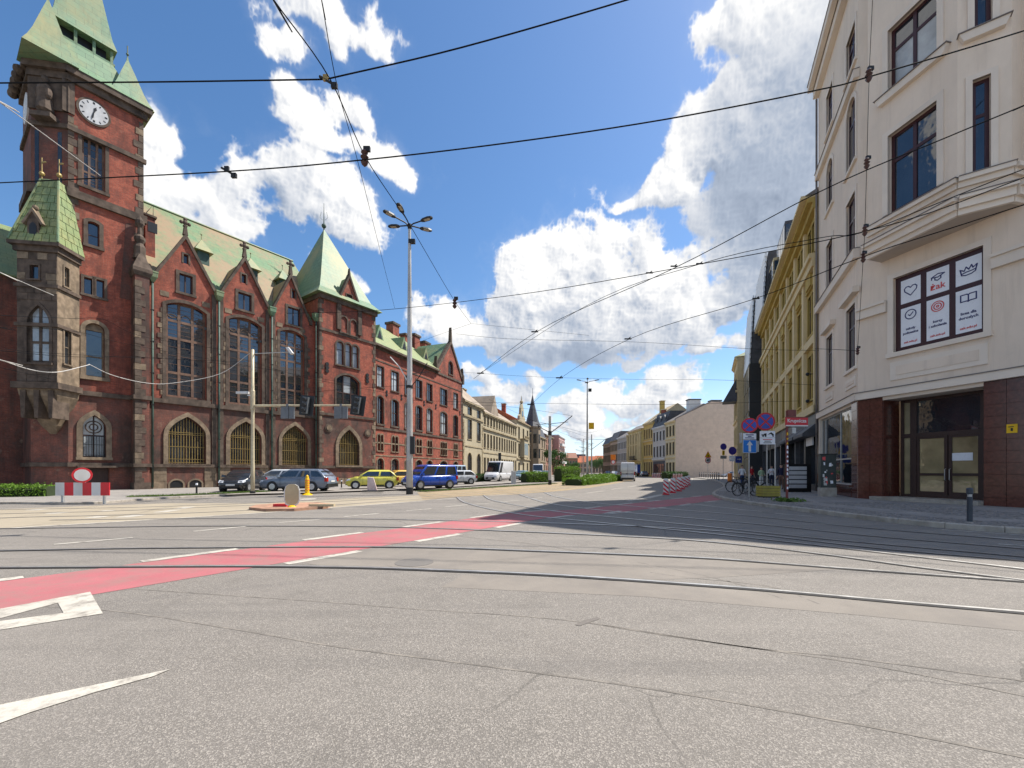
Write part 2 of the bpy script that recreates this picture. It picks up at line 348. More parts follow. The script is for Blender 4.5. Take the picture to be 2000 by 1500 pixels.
m_carglass = glass_mat('car_glass', (.012, .015, .018), .03, 1.0, 0)
m_lens = simple('clear_lens', (.75, .76, .78), .1, .3, var=.05)
m_redlens = simple('red_lens', (.35, .01, .01), .15, var=.1)
m_amber = simple('amber_lens', (.7, .25, .02), .2, var=.1)
m_blue = simple('sign_blue', (.01, .16, .52), .4, var=.08, dirt=(.02, .15, .42))
m_navy = simple('navy_print', (.03, .035, .13), .5, var=.05)
m_redp = simple('red_print', (.62, .07, .07), .5, var=.05)
m_film = simple('white_window_film', (.78, .79, .82), .3, var=.03, spec=.6)
m_signred = simple('sign_red', (.50, .012, .025), .4, var=.08)
m_signblue = simple('deep_sign_blue', (.035, .07, .36), .4, var=.08)
m_violet = simple('faded_blue', (.055, .04, .26), .45, var=.08)
m_yel = simple('yellow_paint', (.80, .47, .005), .45, var=.1, dirt=(.6, .33, .01))
m_orange = simple('orange_paint', (.75, .20, .02), .5, var=.1)
m_roofgrey = simple('grey_roof', (.18, .16, .15), .7, var=.2, scale=1.5)
m_rooftile = tile_mat('orange_roof_tiles', (.42, .13, .06), (.33, .10, .05), (.16, .05, .03), .3, .25, .8, .2)
m_skin = simple('skin', (.55, .33, .24), .6, var=.05)
# ---------------------------------------------------------------- helpers
def G(px, py, z=0.0):                               # the ground point seen at that place of the photo
    d = (EYE-z)*FPX/(py-HOR); return ((px-1000)/FPX*d, d)
def P(px, py, d): return Vector(((px-1000)/FPX*d, d, EYE+(HOR-py)/FPX*d))

class MB:
    def __init__(s): s.v = []; s.f = []
    def add(s, pts, faces):
        o = len(s.v); s.v += [tuple(p) for p in pts]; s.f += [tuple(i+o for i in f) for f in faces]; return s
    def poly(s, pts): return s.add(pts, [tuple(range(len(pts)))])
    def hexa(s, p):                                  # 8 corners: bottom ring 0-3, top ring 4-7
        return s.add(p, [(3,2,1,0),(4,5,6,7),(0,1,5,4),(1,2,6,5),(2,3,7,6),(3,0,4,7)])
    def box(s, x0, x1, y0, y1, z0, z1):
        return s.hexa([(x0,y0,z0),(x1,y0,z0),(x1,y1,z0),(x0,y1,z0),(x0,y0,z1),(x1,y0,z1),(x1,y1,z1),(x0,y1,z1)])
    def loft(s, rings, cap=True, closed=True):
        n = len(rings[0]); o = len(s.v)
        for r in rings: s.v += [tuple(p) for p in r]
        for i in range(len(rings)-1):
            for j in range(n if closed else n-1):
                k = (j+1) % n; a = o+i*n; b = a+n
                s.f.append((a+j, a+k, b+k, b+j))
        if cap:
            s.f.append(tuple(o+j for j in reversed(range(n)))); e = o+(len(rings)-1)*n; s.f.append(tuple(e+j for j in range(n)))
        return s
    def cone(s, base, apex):
        n = len(base); o = len(s.v); s.v += [tuple(p) for p in base]+[tuple(apex)]
        s.f += [(o+j, o+(j+1) % n, o+n) for j in range(n)]+[tuple(o+j for j in reversed(range(n)))]; return s
    def tube(s, pts, r, n=6, cap=True):
        pts = [Vector(p) for p in pts]; rings = []
        rs = r if isinstance(r, (list, tuple)) else [r]*len(pts)
        for i, p in enumerate(pts):
            t = (pts[min(i+1, len(pts)-1)]-pts[max(i-1, 0)])
            t = t.normalized() if t.length > 1e-9 else Vector((0, 0, 1))
            a = Vector((0, 0, 1)) if abs(t.z) < .9 else Vector((1, 0, 0))
            x = t.cross(a).normalized(); y = t.cross(x).normalized()
            rings.append([p+(x*math.cos(2*math.pi*k/n)+y*math.sin(2*math.pi*k/n))*rs[i] for k in range(n)])
        return s.loft(rings, cap)
    def lathe(s, prof, n=16, c=(0, 0, 0), axis='z', cap=True):
        rings = []
        for r, z in prof:
            ring = []
            for k in range(n):
                a = 2*math.pi*k/n; x, y = r*math.cos(a), r*math.sin(a)
                p = (x, y, z) if axis == 'z' else ((x, z, y) if axis == 'y' else (z, x, y))
                ring.append((p[0]+c[0], p[1]+c[1], p[2]+c[2]))
            rings.append(ring)
        return s.loft(rings, cap)
    def sphere(s, c, r, n=10, sx=1, sy=1, sz=1):
        pr = [(max(.002, math.sin(math.pi*i/6)), -math.cos(math.pi*i/6)) for i in range(7)]
        rings = [[(c[0]+r*q*sx*math.cos(2*math.pi*k/n), c[1]+r*q*sy*math.sin(2*math.pi*k/n), c[2]+r*z*sz) for k in range(n)] for q, z in pr]
        return s.loft(rings)
    def extr(s, pts, d):                             # a flat outline thickened along d
        d = Vector(d); a = [Vector(p) for p in pts]; return s.loft([a, [p+d for p in a]])

def link(o): C.objects.link(o); return o
def obj(name, mb, mat, parent=None, smooth=False, uv=True, org=None, fixn=True):
    me = bpy.data.meshes.new(name)
    if org is None:
        q = parent; org = Vector((0, 0, 0))
        while q is not None: org = org+q.location; q = q.parent
    org = Vector(org)
    v = np.array(mb.v, dtype=np.float64).reshape(-1, 3)
    me.from_pydata((v-np.array(org)).tolist(), [], mb.f); me.validate(); me.update()
    if fixn:
        bm = bmesh.new(); bm.from_mesh(me); bmesh.ops.recalc_face_normals(bm, faces=bm.faces); bm.to_mesh(me); bm.free()
    if uv and len(me.polygons):
        ul = me.uv_layers.new(name='metres'); nl = len(me.loops)
        vi = np.empty(nl, np.int32); me.loops.foreach_get('vertex_index', vi)
        co = np.empty(len(me.vertices)*3); me.vertices.foreach_get('co', co); co = co.reshape(-1, 3)+np.array(org)
        nm = np.empty(len(me.polygons)*3); me.polygons.foreach_get('normal', nm); nm = nm.reshape(-1, 3)
        lt = np.empty(len(me.polygons), np.int32); me.polygons.foreach_get('loop_total', lt)
        nn = np.repeat(nm, lt, axis=0); p = co[vi]
        h = np.hypot(nn[:, 0], nn[:, 1]); hs = np.maximum(h, 1e-6)
        tx, ty = -nn[:, 1]/hs, nn[:, 0]/hs
        u1 = p[:, 0]*tx+p[:, 1]*ty; v1 = p[:, 2]/np.maximum(h, .3)
        flat = np.abs(nn[:, 2]) > .92
        uvv = np.stack([np.where(flat, p[:, 0], u1), np.where(flat, p[:, 1], v1)], 1)
        ul.data.foreach_set('uv', uvv.astype(np.float32).ravel())
    for m in (mat if isinstance(mat, (list, tuple)) else [mat]): me.materials.append(m)
    if smooth: me.polygons.foreach_set('use_smooth', [True]*len(me.polygons))
    o = link(bpy.data.objects.new(name, me))
    if parent is not None: o.parent = parent
    return o
def tag(o, label=None, cat=None, group=None, kind=None):
    for k, v in (('label', label), ('category', cat), ('group', group), ('kind', kind)):
        if v: o[k] = v
    return o
def thing(name, label, cat, loc=(0, 0, 0), group=None, rz=0):
    o = link(bpy.data.objects.new(name, None)); o.location = loc; o.rotation_euler = (0, 0, rz); o.empty_display_size = .3
    return tag(o, label, cat, group)
def solo(name, mb, mat, label, cat, group=None, kind=None, **kw):     # a thing that is one mesh
    v = np.array(mb.v); c = (float(v[:, 0].mean()), float(v[:, 1].mean()), float(v[:, 2].min()))
    o = obj(name, mb, mat, org=c, **kw); o.location = c
    return tag(o, label, cat, group, kind)
def struct(name, mb, mat, **kw): return tag(obj(name, mb, mat, org=(0, 0, 0), **kw), kind='structure')
def ctree(o, parent=None):                            # a copy of a thing with its parts and sub-parts
    c = o.copy(); link(c)
    if parent is not None: c.parent = parent
    for ch in list(o.children): ctree(ch, c)
    return c
def copy_thing(o, loc, rz, label, group=None):
    c = ctree(o); c.location = loc; c.rotation_euler = (0, 0, rz); c['label'] = label
    if group: c['group'] = group
    return c

class F:                                              # a facade: origin, direction along it, outward normal
    def __init__(s, o, u, k=0.0):
        l = math.hypot(*u); s.u = Vector((u[0]/l, u[1]/l, 0)); s.n = Vector((s.u.y, -s.u.x, 0))
        s.o = Vector((o[0], o[1], 0))+s.n*k
    def p(s, a, z, k=0.0): return s.o+s.u*a+s.n*k+Vector((0, 0, z))
    def A(s, px, k=0.0):
        q = (px-1000)/FPX; o = s.o+s.n*k; return (q*o.y-o.x)/(s.u.x-q*s.u.y)
    def pick(s, px, py, k=0.0):
        a = s.A(px, k); d = (s.o+s.n*k+s.u*a).y; return a, EYE+(HOR-py)/FPX*d
    def rect(s, xl, xr, yt, yb, k=0.0):               # rectangle from photo edges; rows measured at its middle
        m = (xl+xr)/2; a0, a1 = s.A(xl, k), s.A(xr, k); d = (s.o+s.n*k+s.u*((a0+a1)/2)).y
        return min(a0, a1), max(a0, a1), EYE+(HOR-yb)/FPX*d, EYE+(HOR-yt)/FPX*d
    def box(s, mb, a0, a1, z0, z1, k0, k1):
        return mb.hexa([s.p(a0,z0,k1), s.p(a1,z0,k1), s.p(a1,z0,k0), s.p(a0,z0,k0), s.p(a0,z1,k1), s.p(a1,z1,k1), s.p(a1,z1,k0), s.p(a0,z1,k0)])
    def prism(s, mb, pts, k0, k1):                    # outline in (a, z) thickened from k0 to k1
        return mb.loft([[s.p(a, z, k1) for a, z in pts], [s.p(a, z, k0) for a, z in pts]])
    def off(s, k): f = F((s.o.x, s.o.y), (s.u.x, s.u.y)); f.o = s.o+s.n*k; return f

def arch(a0, a1, z0, z1, kind='rect', rise=None, n=7):
    w = a1-a0; c = (a0+a1)/2
    if kind == 'rect': return [(a0,z0),(a1,z0),(a1,z1),(a0,z1)]
    if kind == 'round': rise = w/2
    if kind == 'pointed':
        rise = rise or w*.75; zs = z1-rise
        right = [(a1-(w/2)*(i/n)**1.75, zs+rise*(i/n)**.82) for i in range(n+1)]
        return [(a0,z0),(a1,z0)]+right+[(2*c-a, z) for a, z in reversed(right[:-1])]
    rise = rise or w*.18; zs = z1-rise
    r = (w*w/4+rise*rise)/(2*rise); cz = z1-r; th = math.asin(min(1, w/2/r));
    return [(a0,z0),(a1,z0)]+[(c+r*math.sin(th-2*th*i/(2*n)), cz+r*math.cos(th-2*th*i/(2*n))) for i in range(2*n+1)]

def grow(pts, d):                                     # outline pushed outwards by d
    n = len(pts); out = []
    ar = sum(pts[i][0]*pts[(i+1) % n][1]-pts[(i+1) % n][0]*pts[i][1] for i in range(n))
    sg = 1 if ar > 0 else -1
    for i in range(n):
        p0, p1, p2 = (Vector(pts[(i+j) % n]) for j in (-1, 0, 1))
        e1 = p1-p0; e2 = p2-p1
        e1 = e1.normalized() if e1.length > 1e-6 else e2.normalized(); e2 = e2.normalized() if e2.length > 1e-6 else e1
        n1 = Vector((e1.y, -e1.x))*sg; n2 = Vector((e2.y, -e2.x))*sg
        b = n1+n2; b = b.normalized() if b.length > 1e-6 else n1
        s = min(1.6, 1/max(.4, b.dot(n1))); q = p1+b*d*s; out.append((q.x, q.y))
    return out

def wall(f, outline, holes, mat, parent, reveal=.3, name='wall', k=0.0, ret=None):
    loops = [[Vector((a, z, 0)) for a, z in outline]]+[[Vector((a, z, 0)) for a, z in h] for h in holes]
    flat = [p for l in loops for p in l]
    mb = MB(); o = 0
    mb.add([f.p(p.x, p.y, k) for p in flat], [tuple(t) for t in tessellate_polygon(loops)])
    for h in holes:
        n = len(h)
        mb.add([f.p(a, z, k) for a, z in h]+[f.p(a, z, k-reveal) for a, z in h], [(i, (i+1) % n, n+(i+1) % n, n+i) for i in range(n)])
    ob = obj(name, mb, mat, parent, fixn=False)
    me = ob.data; flip = [p.index for p in me.polygons[:len(me.polygons)] if abs(p.normal.dot(f.n)) > .9 and p.normal.dot(f.n) < 0]
    if flip:
        bm = bmesh.new(); bm.from_mesh(me); bm.faces.ensure_lookup_table()
        bmesh.ops.reverse_faces(bm, faces=[bm.faces[i] for i in flip]); bm.to_mesh(me); bm.free()
    return ob

def window(f, hole, parent, cols=2, rows=(), mats=None, sur=.18, proud=.05, depth=.24, bar=.07, k=0.0, sill=.12, name='window',
           glass=None, frame=None, trim=None, panes=True, bars=None, label=None, merge=False, colsx=None, sur_sides=True):
    """surround (the part) > frame, panes; rows are heights of the transoms as fractions"""
    mb = MB(); og = grow(hole, sur) if sur else hole; n = len(hole)
    a0, a1 = min(p[0] for p in hole), max(p[0] for p in hole); z0, z1 = min(p[1] for p in hole), max(p[1] for p in hole)
    if sur:
        og = [(a, max(z, z0-.001)) if i < 2 else (a, z) for i, (a, z) in enumerate(og)]
        mb.add([f.p(a,z,k+proud) for a,z in hole]+[f.p(a,z,k+proud) for a,z in og]+[f.p(a,z,k-.06) for a,z in hole]+[f.p(a,z,k+.002) for a,z in og],
               [q for i in range(n) if i != 0 for j in ((i+1) % n,) for q in ((i,j,n+j,n+i),(i,2*n+i,2*n+j,j),(n+i,n+j,3*n+j,3*n+i))])
    if sill: f.box(mb, a0-sur-.04, a1+sur+.04, z0-sill, z0-.003, k-.06, k+proud+.07)
    if not mb.v: f.box(mb, a0, a1, z0-.03, z0-.003, k-.05, k+.02)
    w = obj(name, mb, trim, parent)
    if label: w['label'] = label
    kd = k-depth; b = bar; m2 = MB(); kb = kd+.05
    e = .02
    f.box(m2, a0-e, a0+b, z0, z1, kd, kb); f.box(m2, a1-b, a1+e, z0, z1, kd, kb)
    f.box(m2, a0+b, a1-b, z0-e, z0+b, kd, kb); f.box(m2, a0+b, a1-b, z1-b, z1+e, kd, kb)
    xs = [a0+b]+[a0+(a1-a0)*((i+1)/cols if colsx is None else colsx[i]) for i in range(cols-1)]+[a1-b]
    zs = [z0+b]+[z0+(z1-z0)*r for r in rows]+[z1-b]
    for x in xs[1:-1]: f.box(m2, x-b/2, x+b/2, z0+b, z1-b, kd+.002, kb+.012)
    for z in zs[1:-1]: f.box(m2, a0+b, a1-b, z-b/2, z+b/2, kd+.004, kb+.004)
    if bars:                                           # thin glazing bars
        for i in range(len(xs)-1):
            for j in range(len(zs)-1):
                for q in range(1, bars):
                    zz = zs[j]+(zs[j+1]-zs[j])*q/bars; f.box(m2, xs[i]+.03, xs[i+1]-.03, zz-.012, zz+.012, kd+.012, kb-.012)
    obj('frame', m2, frame, w)
    kp = kd+.02
    if merge or not panes:
        obj('pane', MB().poly([f.p(a0,z0,kp), f.p(a1,z0,kp), f.p(a1,z1,kp), f.p(a0,z1,kp)]), glass, w, fixn=False)
    else:
        for i in range(len(xs)-1):
            for j in range(len(zs)-1):
                t = random.uniform(-.012, .012); t2 = random.uniform(-.01, .01)
                obj('pane', MB().poly([f.p(xs[i],zs[j],kp+t), f.p(xs[i+1],zs[j],kp-t), f.p(xs[i+1],zs[j+1],kp-t+t2), f.p(xs[i],zs[j+1],kp+t+t2)]),
                    random.choice(glass) if isinstance(glass, list) else glass, w, fixn=False)
    return w

def text(f, s, a, z, k, size, mat, parent, align='CENTER', name='lettering', bold=.0, sx=1.0, shear=0.0):
    cu = bpy.data.curves.new('text', 'FONT'); cu.body = s; cu.size = size; cu.align_x = align; cu.align_y = 'CENTER'; cu.extrude = .004
    cu.offset = bold; cu.resolution_u = 3; cu.shear = shear
    tmp = bpy.data.objects.new('text', cu); C.objects.link(tmp)
    dg = bpy.context.evaluated_depsgraph_get(); me = bpy.data.meshes.new_from_object(tmp.evaluated_get(dg))
    bpy.data.objects.remove(tmp); bpy.data.curves.remove(cu)
    mb = MB(); mb.v = [tuple(f.p(a+v.co.x*sx, z+v.co.y, k+v.co.z)) for v in me.vertices]; mb.f = [tuple(p.vertices) for p in me.polygons]
    bpy.data.meshes.remove(me)
    return obj(name, mb, mat, parent)

def stroke(f, pts, a, z, k, s, w, mat, parent, name='icon', closed=False, loops=None):
    mb = MB()
    for lp, cl in (loops or [(pts, closed)]):
        q = [Vector((x*s, y*s)) for x, y in lp]; n = len(q)
        for i in range(n if cl else n-1):
            p0, p1 = q[i], q[(i+1) % n]; d = (p1-p0)
            if d.length < 1e-6: continue
            d = d.normalized(); nn = Vector((-d.y, d.x))*w/2; e = d*w*.35
            kk = k+.0006*(i % 3)
            mb.poly([f.p(a+c.x, z+c.y, kk) for c in (p0-e-nn, p1+e-nn, p1+e+nn, p0-e+nn)])
    return obj(name, mb, mat, parent, fixn=False)
def circ(r, n=24, cx=0, cy=0, a0=0, a1=360): return [(cx+r*math.cos(R(a0+(a1-a0)*i/n)), cy+r*math.sin(R(a0+(a1-a0)*i/n))) for i in range(n if a1-a0 == 360 else n+1)]

def leaves(name, centres, size, mat, parent=None, seed=1, spread=.5, up=.3):
    """many leaf-sized faces at the given points"""
    r = np.random.default_rng(seed); c = np.asarray(centres, float); n = len(c)
    d = r.normal(size=(n, 3)); d[:, 2] += up; d /= np.linalg.norm(d, axis=1)[:, None]
    e = np.cross(d, r.normal(size=(n, 3))); e /= np.linalg.norm(e, axis=1)[:, None]; g = np.cross(d, e)
    s = size*(.6+.8*r.random((n, 1)))
    v = np.stack([c-e*s*.5, c+g*s*.32+e*s*.05, c+e*s*.6, c-g*s*.32+e*s*.05], 1).reshape(-1, 3)
    mb = MB(); mb.v = v.tolist(); mb.f = [(4*i, 4*i+1, 4*i+2, 4*i+3) for i in range(n)]
    return obj(name, mb, mat, parent, uv=False, fixn=False)
# ---------------------------------------------------------------- ground, roads, tracks
def sheet(name, pts, mat, z, kind='structure'):
    return struct(name, MB().poly([(x, y, z) for x, y in pts]), mat, fixn=False)
def band(pts, w, z, mb=None, shift=0.0):              # a strip of width w along a polyline
    mb = mb or MB(); q = [Vector(p) for p in pts]; n = len(q); L = []; Rr = []
    for i in range(n):
        t = (q[min(i+1, n-1)]-q[max(i-1, 0)]).normalized(); nn = Vector((-t.y, t.x))
        c = q[i]+nn*shift; L.append((*(c+nn*w/2), z)); Rr.append((*(c-nn*w/2), z))
    mb.add(L+Rr, [(n+i, n+i+1, i+1, i) for i in range(n-1)]); return mb
def spline(pts, k=8):
    q = [Vector(p) for p in pts]; q = [q[0]*2-q[1]]+q+[q[-1]*2-q[-2]]; out = []
    for i in range(1, len(q)-2):
        for j in range(k):
            t = j/k; a, b, c, d = q[i-1], q[i], q[i+1], q[i+2]
            out.append(.5*((2*b)+(c-a)*t+(2*a-5*b+4*c-d)*t*t+(3*b-a-3*c+d)*t**3))
    return out+[q[-2]]
def gpz(z, *pp): return [G(x, y, z) for x, y in pp]
def gp(*pp): return [G(x, y) for x, y in pp]

g = MB()
g.poly([(-2500, -400, 0), (2500, -400, 0), (2500, 4500, 0), (-2500, 4500, 0)])
struct('ground', g, m_asphalt, fixn=False)

# pale concrete of the tram corridor on the left, brown reserved track bed in the middle of the street
sheet('track_concrete', gp((-900,1052),(-300,1040),(0,1033),(250,1018),(525,1001),(700,988),(822,978),(880,971),(840,966),(700,972),(520,983),(330,983),(180,988),(0,995),(-500,1012)), m_concrete, .003)
sheet('track_bed', gp((826,976),(905,970),(1000,966),(1100,958.5),(1150,953),(1205,944),(1235,938),(1215,932.5),(1165,936),(1100,941),(1060,945),(960,950),(880,955),(815,962)), m_ballast, .005)
# patches of newer asphalt
sheet('asphalt_patch', gp((862,1147),(905,1123),(1300,1139),(1700,1173),(2100,1207),(2100,1243),(1660,1200),(1250,1165)), m_patch, .002)
sheet('asphalt_patch', gp((420,1073),(700,1072),(900,1074),(1200,1086),(1400,1094),(1640,1112),(1420,1127),(1250,1134),(1060,1122),(890,1112),(640,1107)), m_patch, .002)
mx_, my_ = G(809, 1099); sheet('manhole_surround', [(mx_+.42*math.cos(R(a)), my_+.40*math.sin(R(a))) for a in range(0, 360, 12)], m_patch, .004); struct('manhole_cover', MB().lathe([(.001, .004), (.30, .004), (.30, .008), (.001, .0085)], 24, (mx_, my_, 0)), m_patchd)

# tram rails: joint, groove and worn steel head
rails = [
 [(-500,1112),(0,1109),(245,1107.5),(490,1106.5),(700,1109),(875,1115),(1100,1125),(1400,1145.6),(1532,1156),(1748,1175.6),(2000,1197),(2500,1240)],
 [(-500,1086),(0,1076),(280,1071),(700,1068.5),(890,1071),(1044,1076.5),(1212,1083),(1400,1092),(1640,1110),(2000,1136),(2500,1172)],
 [(-300,1037),(196,1030),(420,1027.5),(700,1028.7),(837,1032),(1025,1039),(1280,1051),(1424,1062),(1600,1082),(1784,1107),(2000,1134)],
 [(100,1016),(385,1013),(700,1013.7),(830,1016),(987,1019.5),(1100,1023),(1280,1030),(1453,1042),(1712,1071),(2000,1096),(2300,1120)],
 [(892,971),(905,980.6),(950,993),(1025,1006),(1100,1014),(1212,1025),(1400,1044),(1600,1066),(2000,1112)],
 [(944,967.5),(961,977),(1025,990),(1100,1001),(1212,1012),(1400,1031),(1600,1052),(2000,1088)],
 [(1014,965.6),(1044,976),(1081,985),(1175,997),(1300,1008),(1500,1026),(1700,1047),(2000,1072)],
 [(1062.5,962),(1085,970),(1149,981),(1250,990),(1400,1002),(1496,1011),(1700,1032),(2000,1056)],
 [(-400,1029),(0,1012),(200,1007),(400,1001),(600,990),(760,979),(860,972),(960,966.5),(1075,957),(1180,944.5),(1240,935)],
 [(-400,1019),(0,1004),(200,999),(400,991),(600,982),(740,975),(850,969),(960,963),(1070,955),(1170,943.5),(1232,934.6)],
 [(-400,1007),(0,996),(300,990),(560,980),(700,973.5),(840,966),(960,959.5),(1060,952.5),(1150,943),(1215,934.2)],
]
for i, r_ in enumerate(rails):
    pts = spline(gp(*r_), 9); z = .007
    if r_[-1][0] >= 2000: e = (pts[-1]-pts[-6]).normalized(); pts = pts+[pts[-1]+e*q for q in (4, 10, 18, 30, 45)]
    if r_[0][0] < 0: e = (pts[0]-pts[5]).normalized(); pts = [pts[0]+e*q for q in (45, 25, 12, 4)]+pts
    mj = band(pts, .17, z); struct('rail_joint', mj, m_joint, fixn=False)
    mh = MB(); band(pts, .055 if i < 3 else .075, z+.002, mh, .03); oh = struct('tram_rail', mh, m_rail, fixn=False)
    mg = MB(); band(pts, .085 if i < 3 else .035, z+.0025, mg, -.045); struct('rail_groove', mg, m_groove, fixn=False)

# cycle crossing, red with broken white edges
A0 = Vector((-5.83, 6.72)); bd = Vector((.597, .802)); bn = Vector((bd.y, -bd.x))
far = [A0-bd*9, A0-bd*4, A0, A0+bd*5, Vector((.1, 14.7)), Vector(G(1120, 995.5)), Vector(G(1230, 984)), Vector(G(1330, 973.5)), Vector(G(1400, 966))]
W_ = 1.78
nearp = [p+bn*W_ for p in far[:5]]+[Vector(G(1185, 1003)), Vector(G(1290, 991)), Vector(G(1370, 981)), Vector(G(1440, 973))]
fs, ns = spline(far, 10), spline(nearp, 10)
mb = MB(); n = len(fs)
mb.add([(*p, .004) for p in fs]+[(*p, .004) for p in ns], [(n+i, n+i+1, i+1, i) for i in range(n-1)])
struct('cycle_crossing', mb, m_redlane, fixn=False)
def along(pts, s0, s1):
    out = []; acc = 0
    for a, b in zip(pts, pts[1:]):
        l = (b-a).length
        if acc+l > s0 and acc < s1:
            t0, t1 = max(0, (s0-acc)/l), min(1, (s1-acc)/l); out.append(a+(b-a)*t0); last = a+(b-a)*t1
        acc += l
    return out+[last]
def length(pts): return sum((b-a).length for a, b in zip(pts, pts[1:]))
def mark(pts, w, z=.0062, shift=0.0): struct('road_marking', band(pts, w, z, None, shift), m_line, fixn=False)
s = 1.14; LT = length(fs)
while s < LT-1.5: mark(along(fs, s, s+1.38), .2, .0062, .12); s += 2.62
s = 10.3; LT = length(ns)
while s < LT-1.5: mark(along(ns, s, s+1.3), .2, .0062, -.12); s += 2.62

# lane lines
for seg, w in ((((105,1063.8),(259,1050.5)),.13), (((378,1038),(480,1028.5)),.13), (((545,1021),(625,1015)),.13), (((672,1009.5),(740,1003)),.13),
               (((794,998),(843,993.7)),.13), (((869,990),(914,986)),.13), (((924,985.5),(967,982.3)),.13), (((976,980.6),(1014,977.6)),.13), (((1030,975),(1060,972.3)),.13), (((1076,970.5),(1100,968.6)),.13),
               (((1145,963.3),(1180,959)),.14), (((1194,956),(1216,953)),.14), (((1226,951.5),(1243,949)),.14), (((1251,947.6),(1264,945.6)),.14), (((1270,944.4),(1281,942.4)),.14),
               (((-400,1060),(0,1033),(250,1018),(525,1001),(700,988),(830,978.5)),.16), (((852,976.5),(900,972.5)),.16), (((920,970.6),(990,966)),.16),
               (((60,997),(85,994.5)),.45), (((95,1003.5),(132,1000.5)),.45), (((175,1011.5),(205,1008.5)),.45), (((310,1001),(345,996)),.4), (((350,994),(372,990)),.4), (((236,1011),(272,1006)),.45), (((196,999.5),(215,997)),.4),
               (((1180,1003.5),(1212,998)),.2), (((1340,983),(1400,990),(1440,994)),.12), (((1440,995),(1490,999)),.12), (((1514,1003),(1590,1009)),.12), (((1590,1022),(1680,1030)),.12),
               (((1840,1035),(2000,1046),(2400,1075)),.1), (((1912,1048.5),(2100,1060)),.13), (((1950,1063),(2200,1078)),.1),
               (((1262,973),(1290,967),(1313,964)),.4), (((1225,979),(1262,973)),.16), (((1325,953),(1350,940),(1352,934)),.1)):
    mark(spline(gp(*seg), 5) if len(seg) > 2 else [Vector(p) for p in gp(*seg)], w)
# big outlined arrow and wedge painted close to the camera
def arrow(outer, hole=None):
    loops = [[Vector((*G(*p), 0)) for p in outer]]+([[Vector((*G(*p), 0)) for p in hole]] if hole else [])
    fl = [q for l in loops for q in l]; mb = MB(); mb.add([(q.x, q.y, .0055) for q in fl], [tuple(t) for t in tessellate_polygon(loops)])
    o = struct('road_marking', mb, m_line, fixn=False)
    bm = bmesh.new(); bm.from_mesh(o.data)
    for fc in bm.faces:
        if fc.normal.z < 0: fc.normal_flip()
    bm.to_mesh(o.data); bm.free()
arrow([(-330,1262),(-330,1288),(0,1231),(201,1199),(176,1156.5),(0,1190),(-330,1240)], [(-290,1251),(0,1208.5),(113,1178),(124,1198),(0,1214)])
arrow([(334,1307.5),(0,1378),(-200,1412),(-200,1500),(0,1414),(58,1393),(190,1352),(300,1322)])

# thin tar lines and tyre marks
m_tar = road_mat('tar_line', (.15, .135, .118), 90, .5, wear=(.24, .213, .182), wear_lo=.42, wear_hi=.60, wscale=4)
for w_, pts in ((.022, ((-200,1176),(180,1190),(420,1223),(650,1262),(800,1282),(1000,1308),(1300,1350),(1700,1420),(2100,1500))), (.02, ((250,1150),(460,1164),(650,1177),(800,1189),(1100,1211),(1400,1256),(1700,1300),(2100,1380))), (.022, ((1180,1222),(1280,1238),(1399,1256),(1496,1269),(1640,1283),(2000,1330))),
                (.03, ((760,1010),(850,1040),(1050,1064),(1200,1090),(1400,1130),(1530,1170))), (.03, ((1600,1180),(1500,1145),(1340,1128),(1270,1118)))):
    struct('tar_line', band(spline(gp(*pts), 6), w_, .0022), m_tar, fixn=False)
struct('painted_clamp_shadow', MB().poly([(*G(x, y), .0035) for x, y in ((1122,1221),(1140,1212),(1168,1205),(1172,1209),(1150,1217),(1132,1223))]), m_joint, fixn=False)  # dark sheet stands in for a wire clamp's shadow on the road

# ---- pavement on the right with granite kerb stones
PZ = .14
kerb = [Vector((45, -5.5)), Vector((28, .5))]+[Vector(G(x, y)) for x, y in ((2600,1085),(2300,1062),(2000,1043),(1892,1035.5),(1784,1026),(1661,1011.8),(1546,997),(1490,990),(1445,983),(1412,976.5),(1395,970.5),(1391,966),(1399,960),(1411,954),(1413,949),(1406,944),(1392,938.5),(1370,935),(1354,933.2))]
ks = spline(kerb, 8)
back = [Vector((60, 90)), Vector((70, 40)), Vector((60, 2))]
inner = []
for i, p in enumerate(ks):
    t = (ks[min(i+1, len(ks)-1)]-ks[max(i-1, 0)]).normalized(); inner.append(p+Vector((t.y, -t.x))*.16)
pv = struct('pavement', MB().poly([(*p, PZ) for p in inner]+[(*p, PZ) for p in back]), m_pave, fixn=False)
def kerb_stones(pts, parent, z=PZ, w=.16, L=1.0, side=1):
    s = 0; LT = length(pts); i = 0
    while s < LT-.2 and i < 150:
        q = along(pts, s, min(s+L-.012, LT)); a = []; b = []
        for j, p in enumerate(q):
            t = (q[min(j+1, len(q)-1)]-q[max(j-1, 0)]); t = t.normalized() if t.length > 1e-6 else Vector((1, 0))
            nn = Vector((t.y, -t.x))*side; a.append(p); b.append(p+nn*w)
        zz = z+random.uniform(-.006, .012); mb = MB(); n = len(q); ch = .02
        if n < 2: s += L; continue
        rings = []
        for p, o_ in zip(a, b):
            e = (o_-p)*(ch/w)
            rings.append([(*p, 0), (*o_, 0), (*o_, zz), (*(p+e), zz), (*p, zz-ch)])
        mb.loft(rings); obj('kerb_stone', mb, m_kerb, parent, org=(0, 0, 0)); s += L; i += 1
kerb_stones(ks, pv)
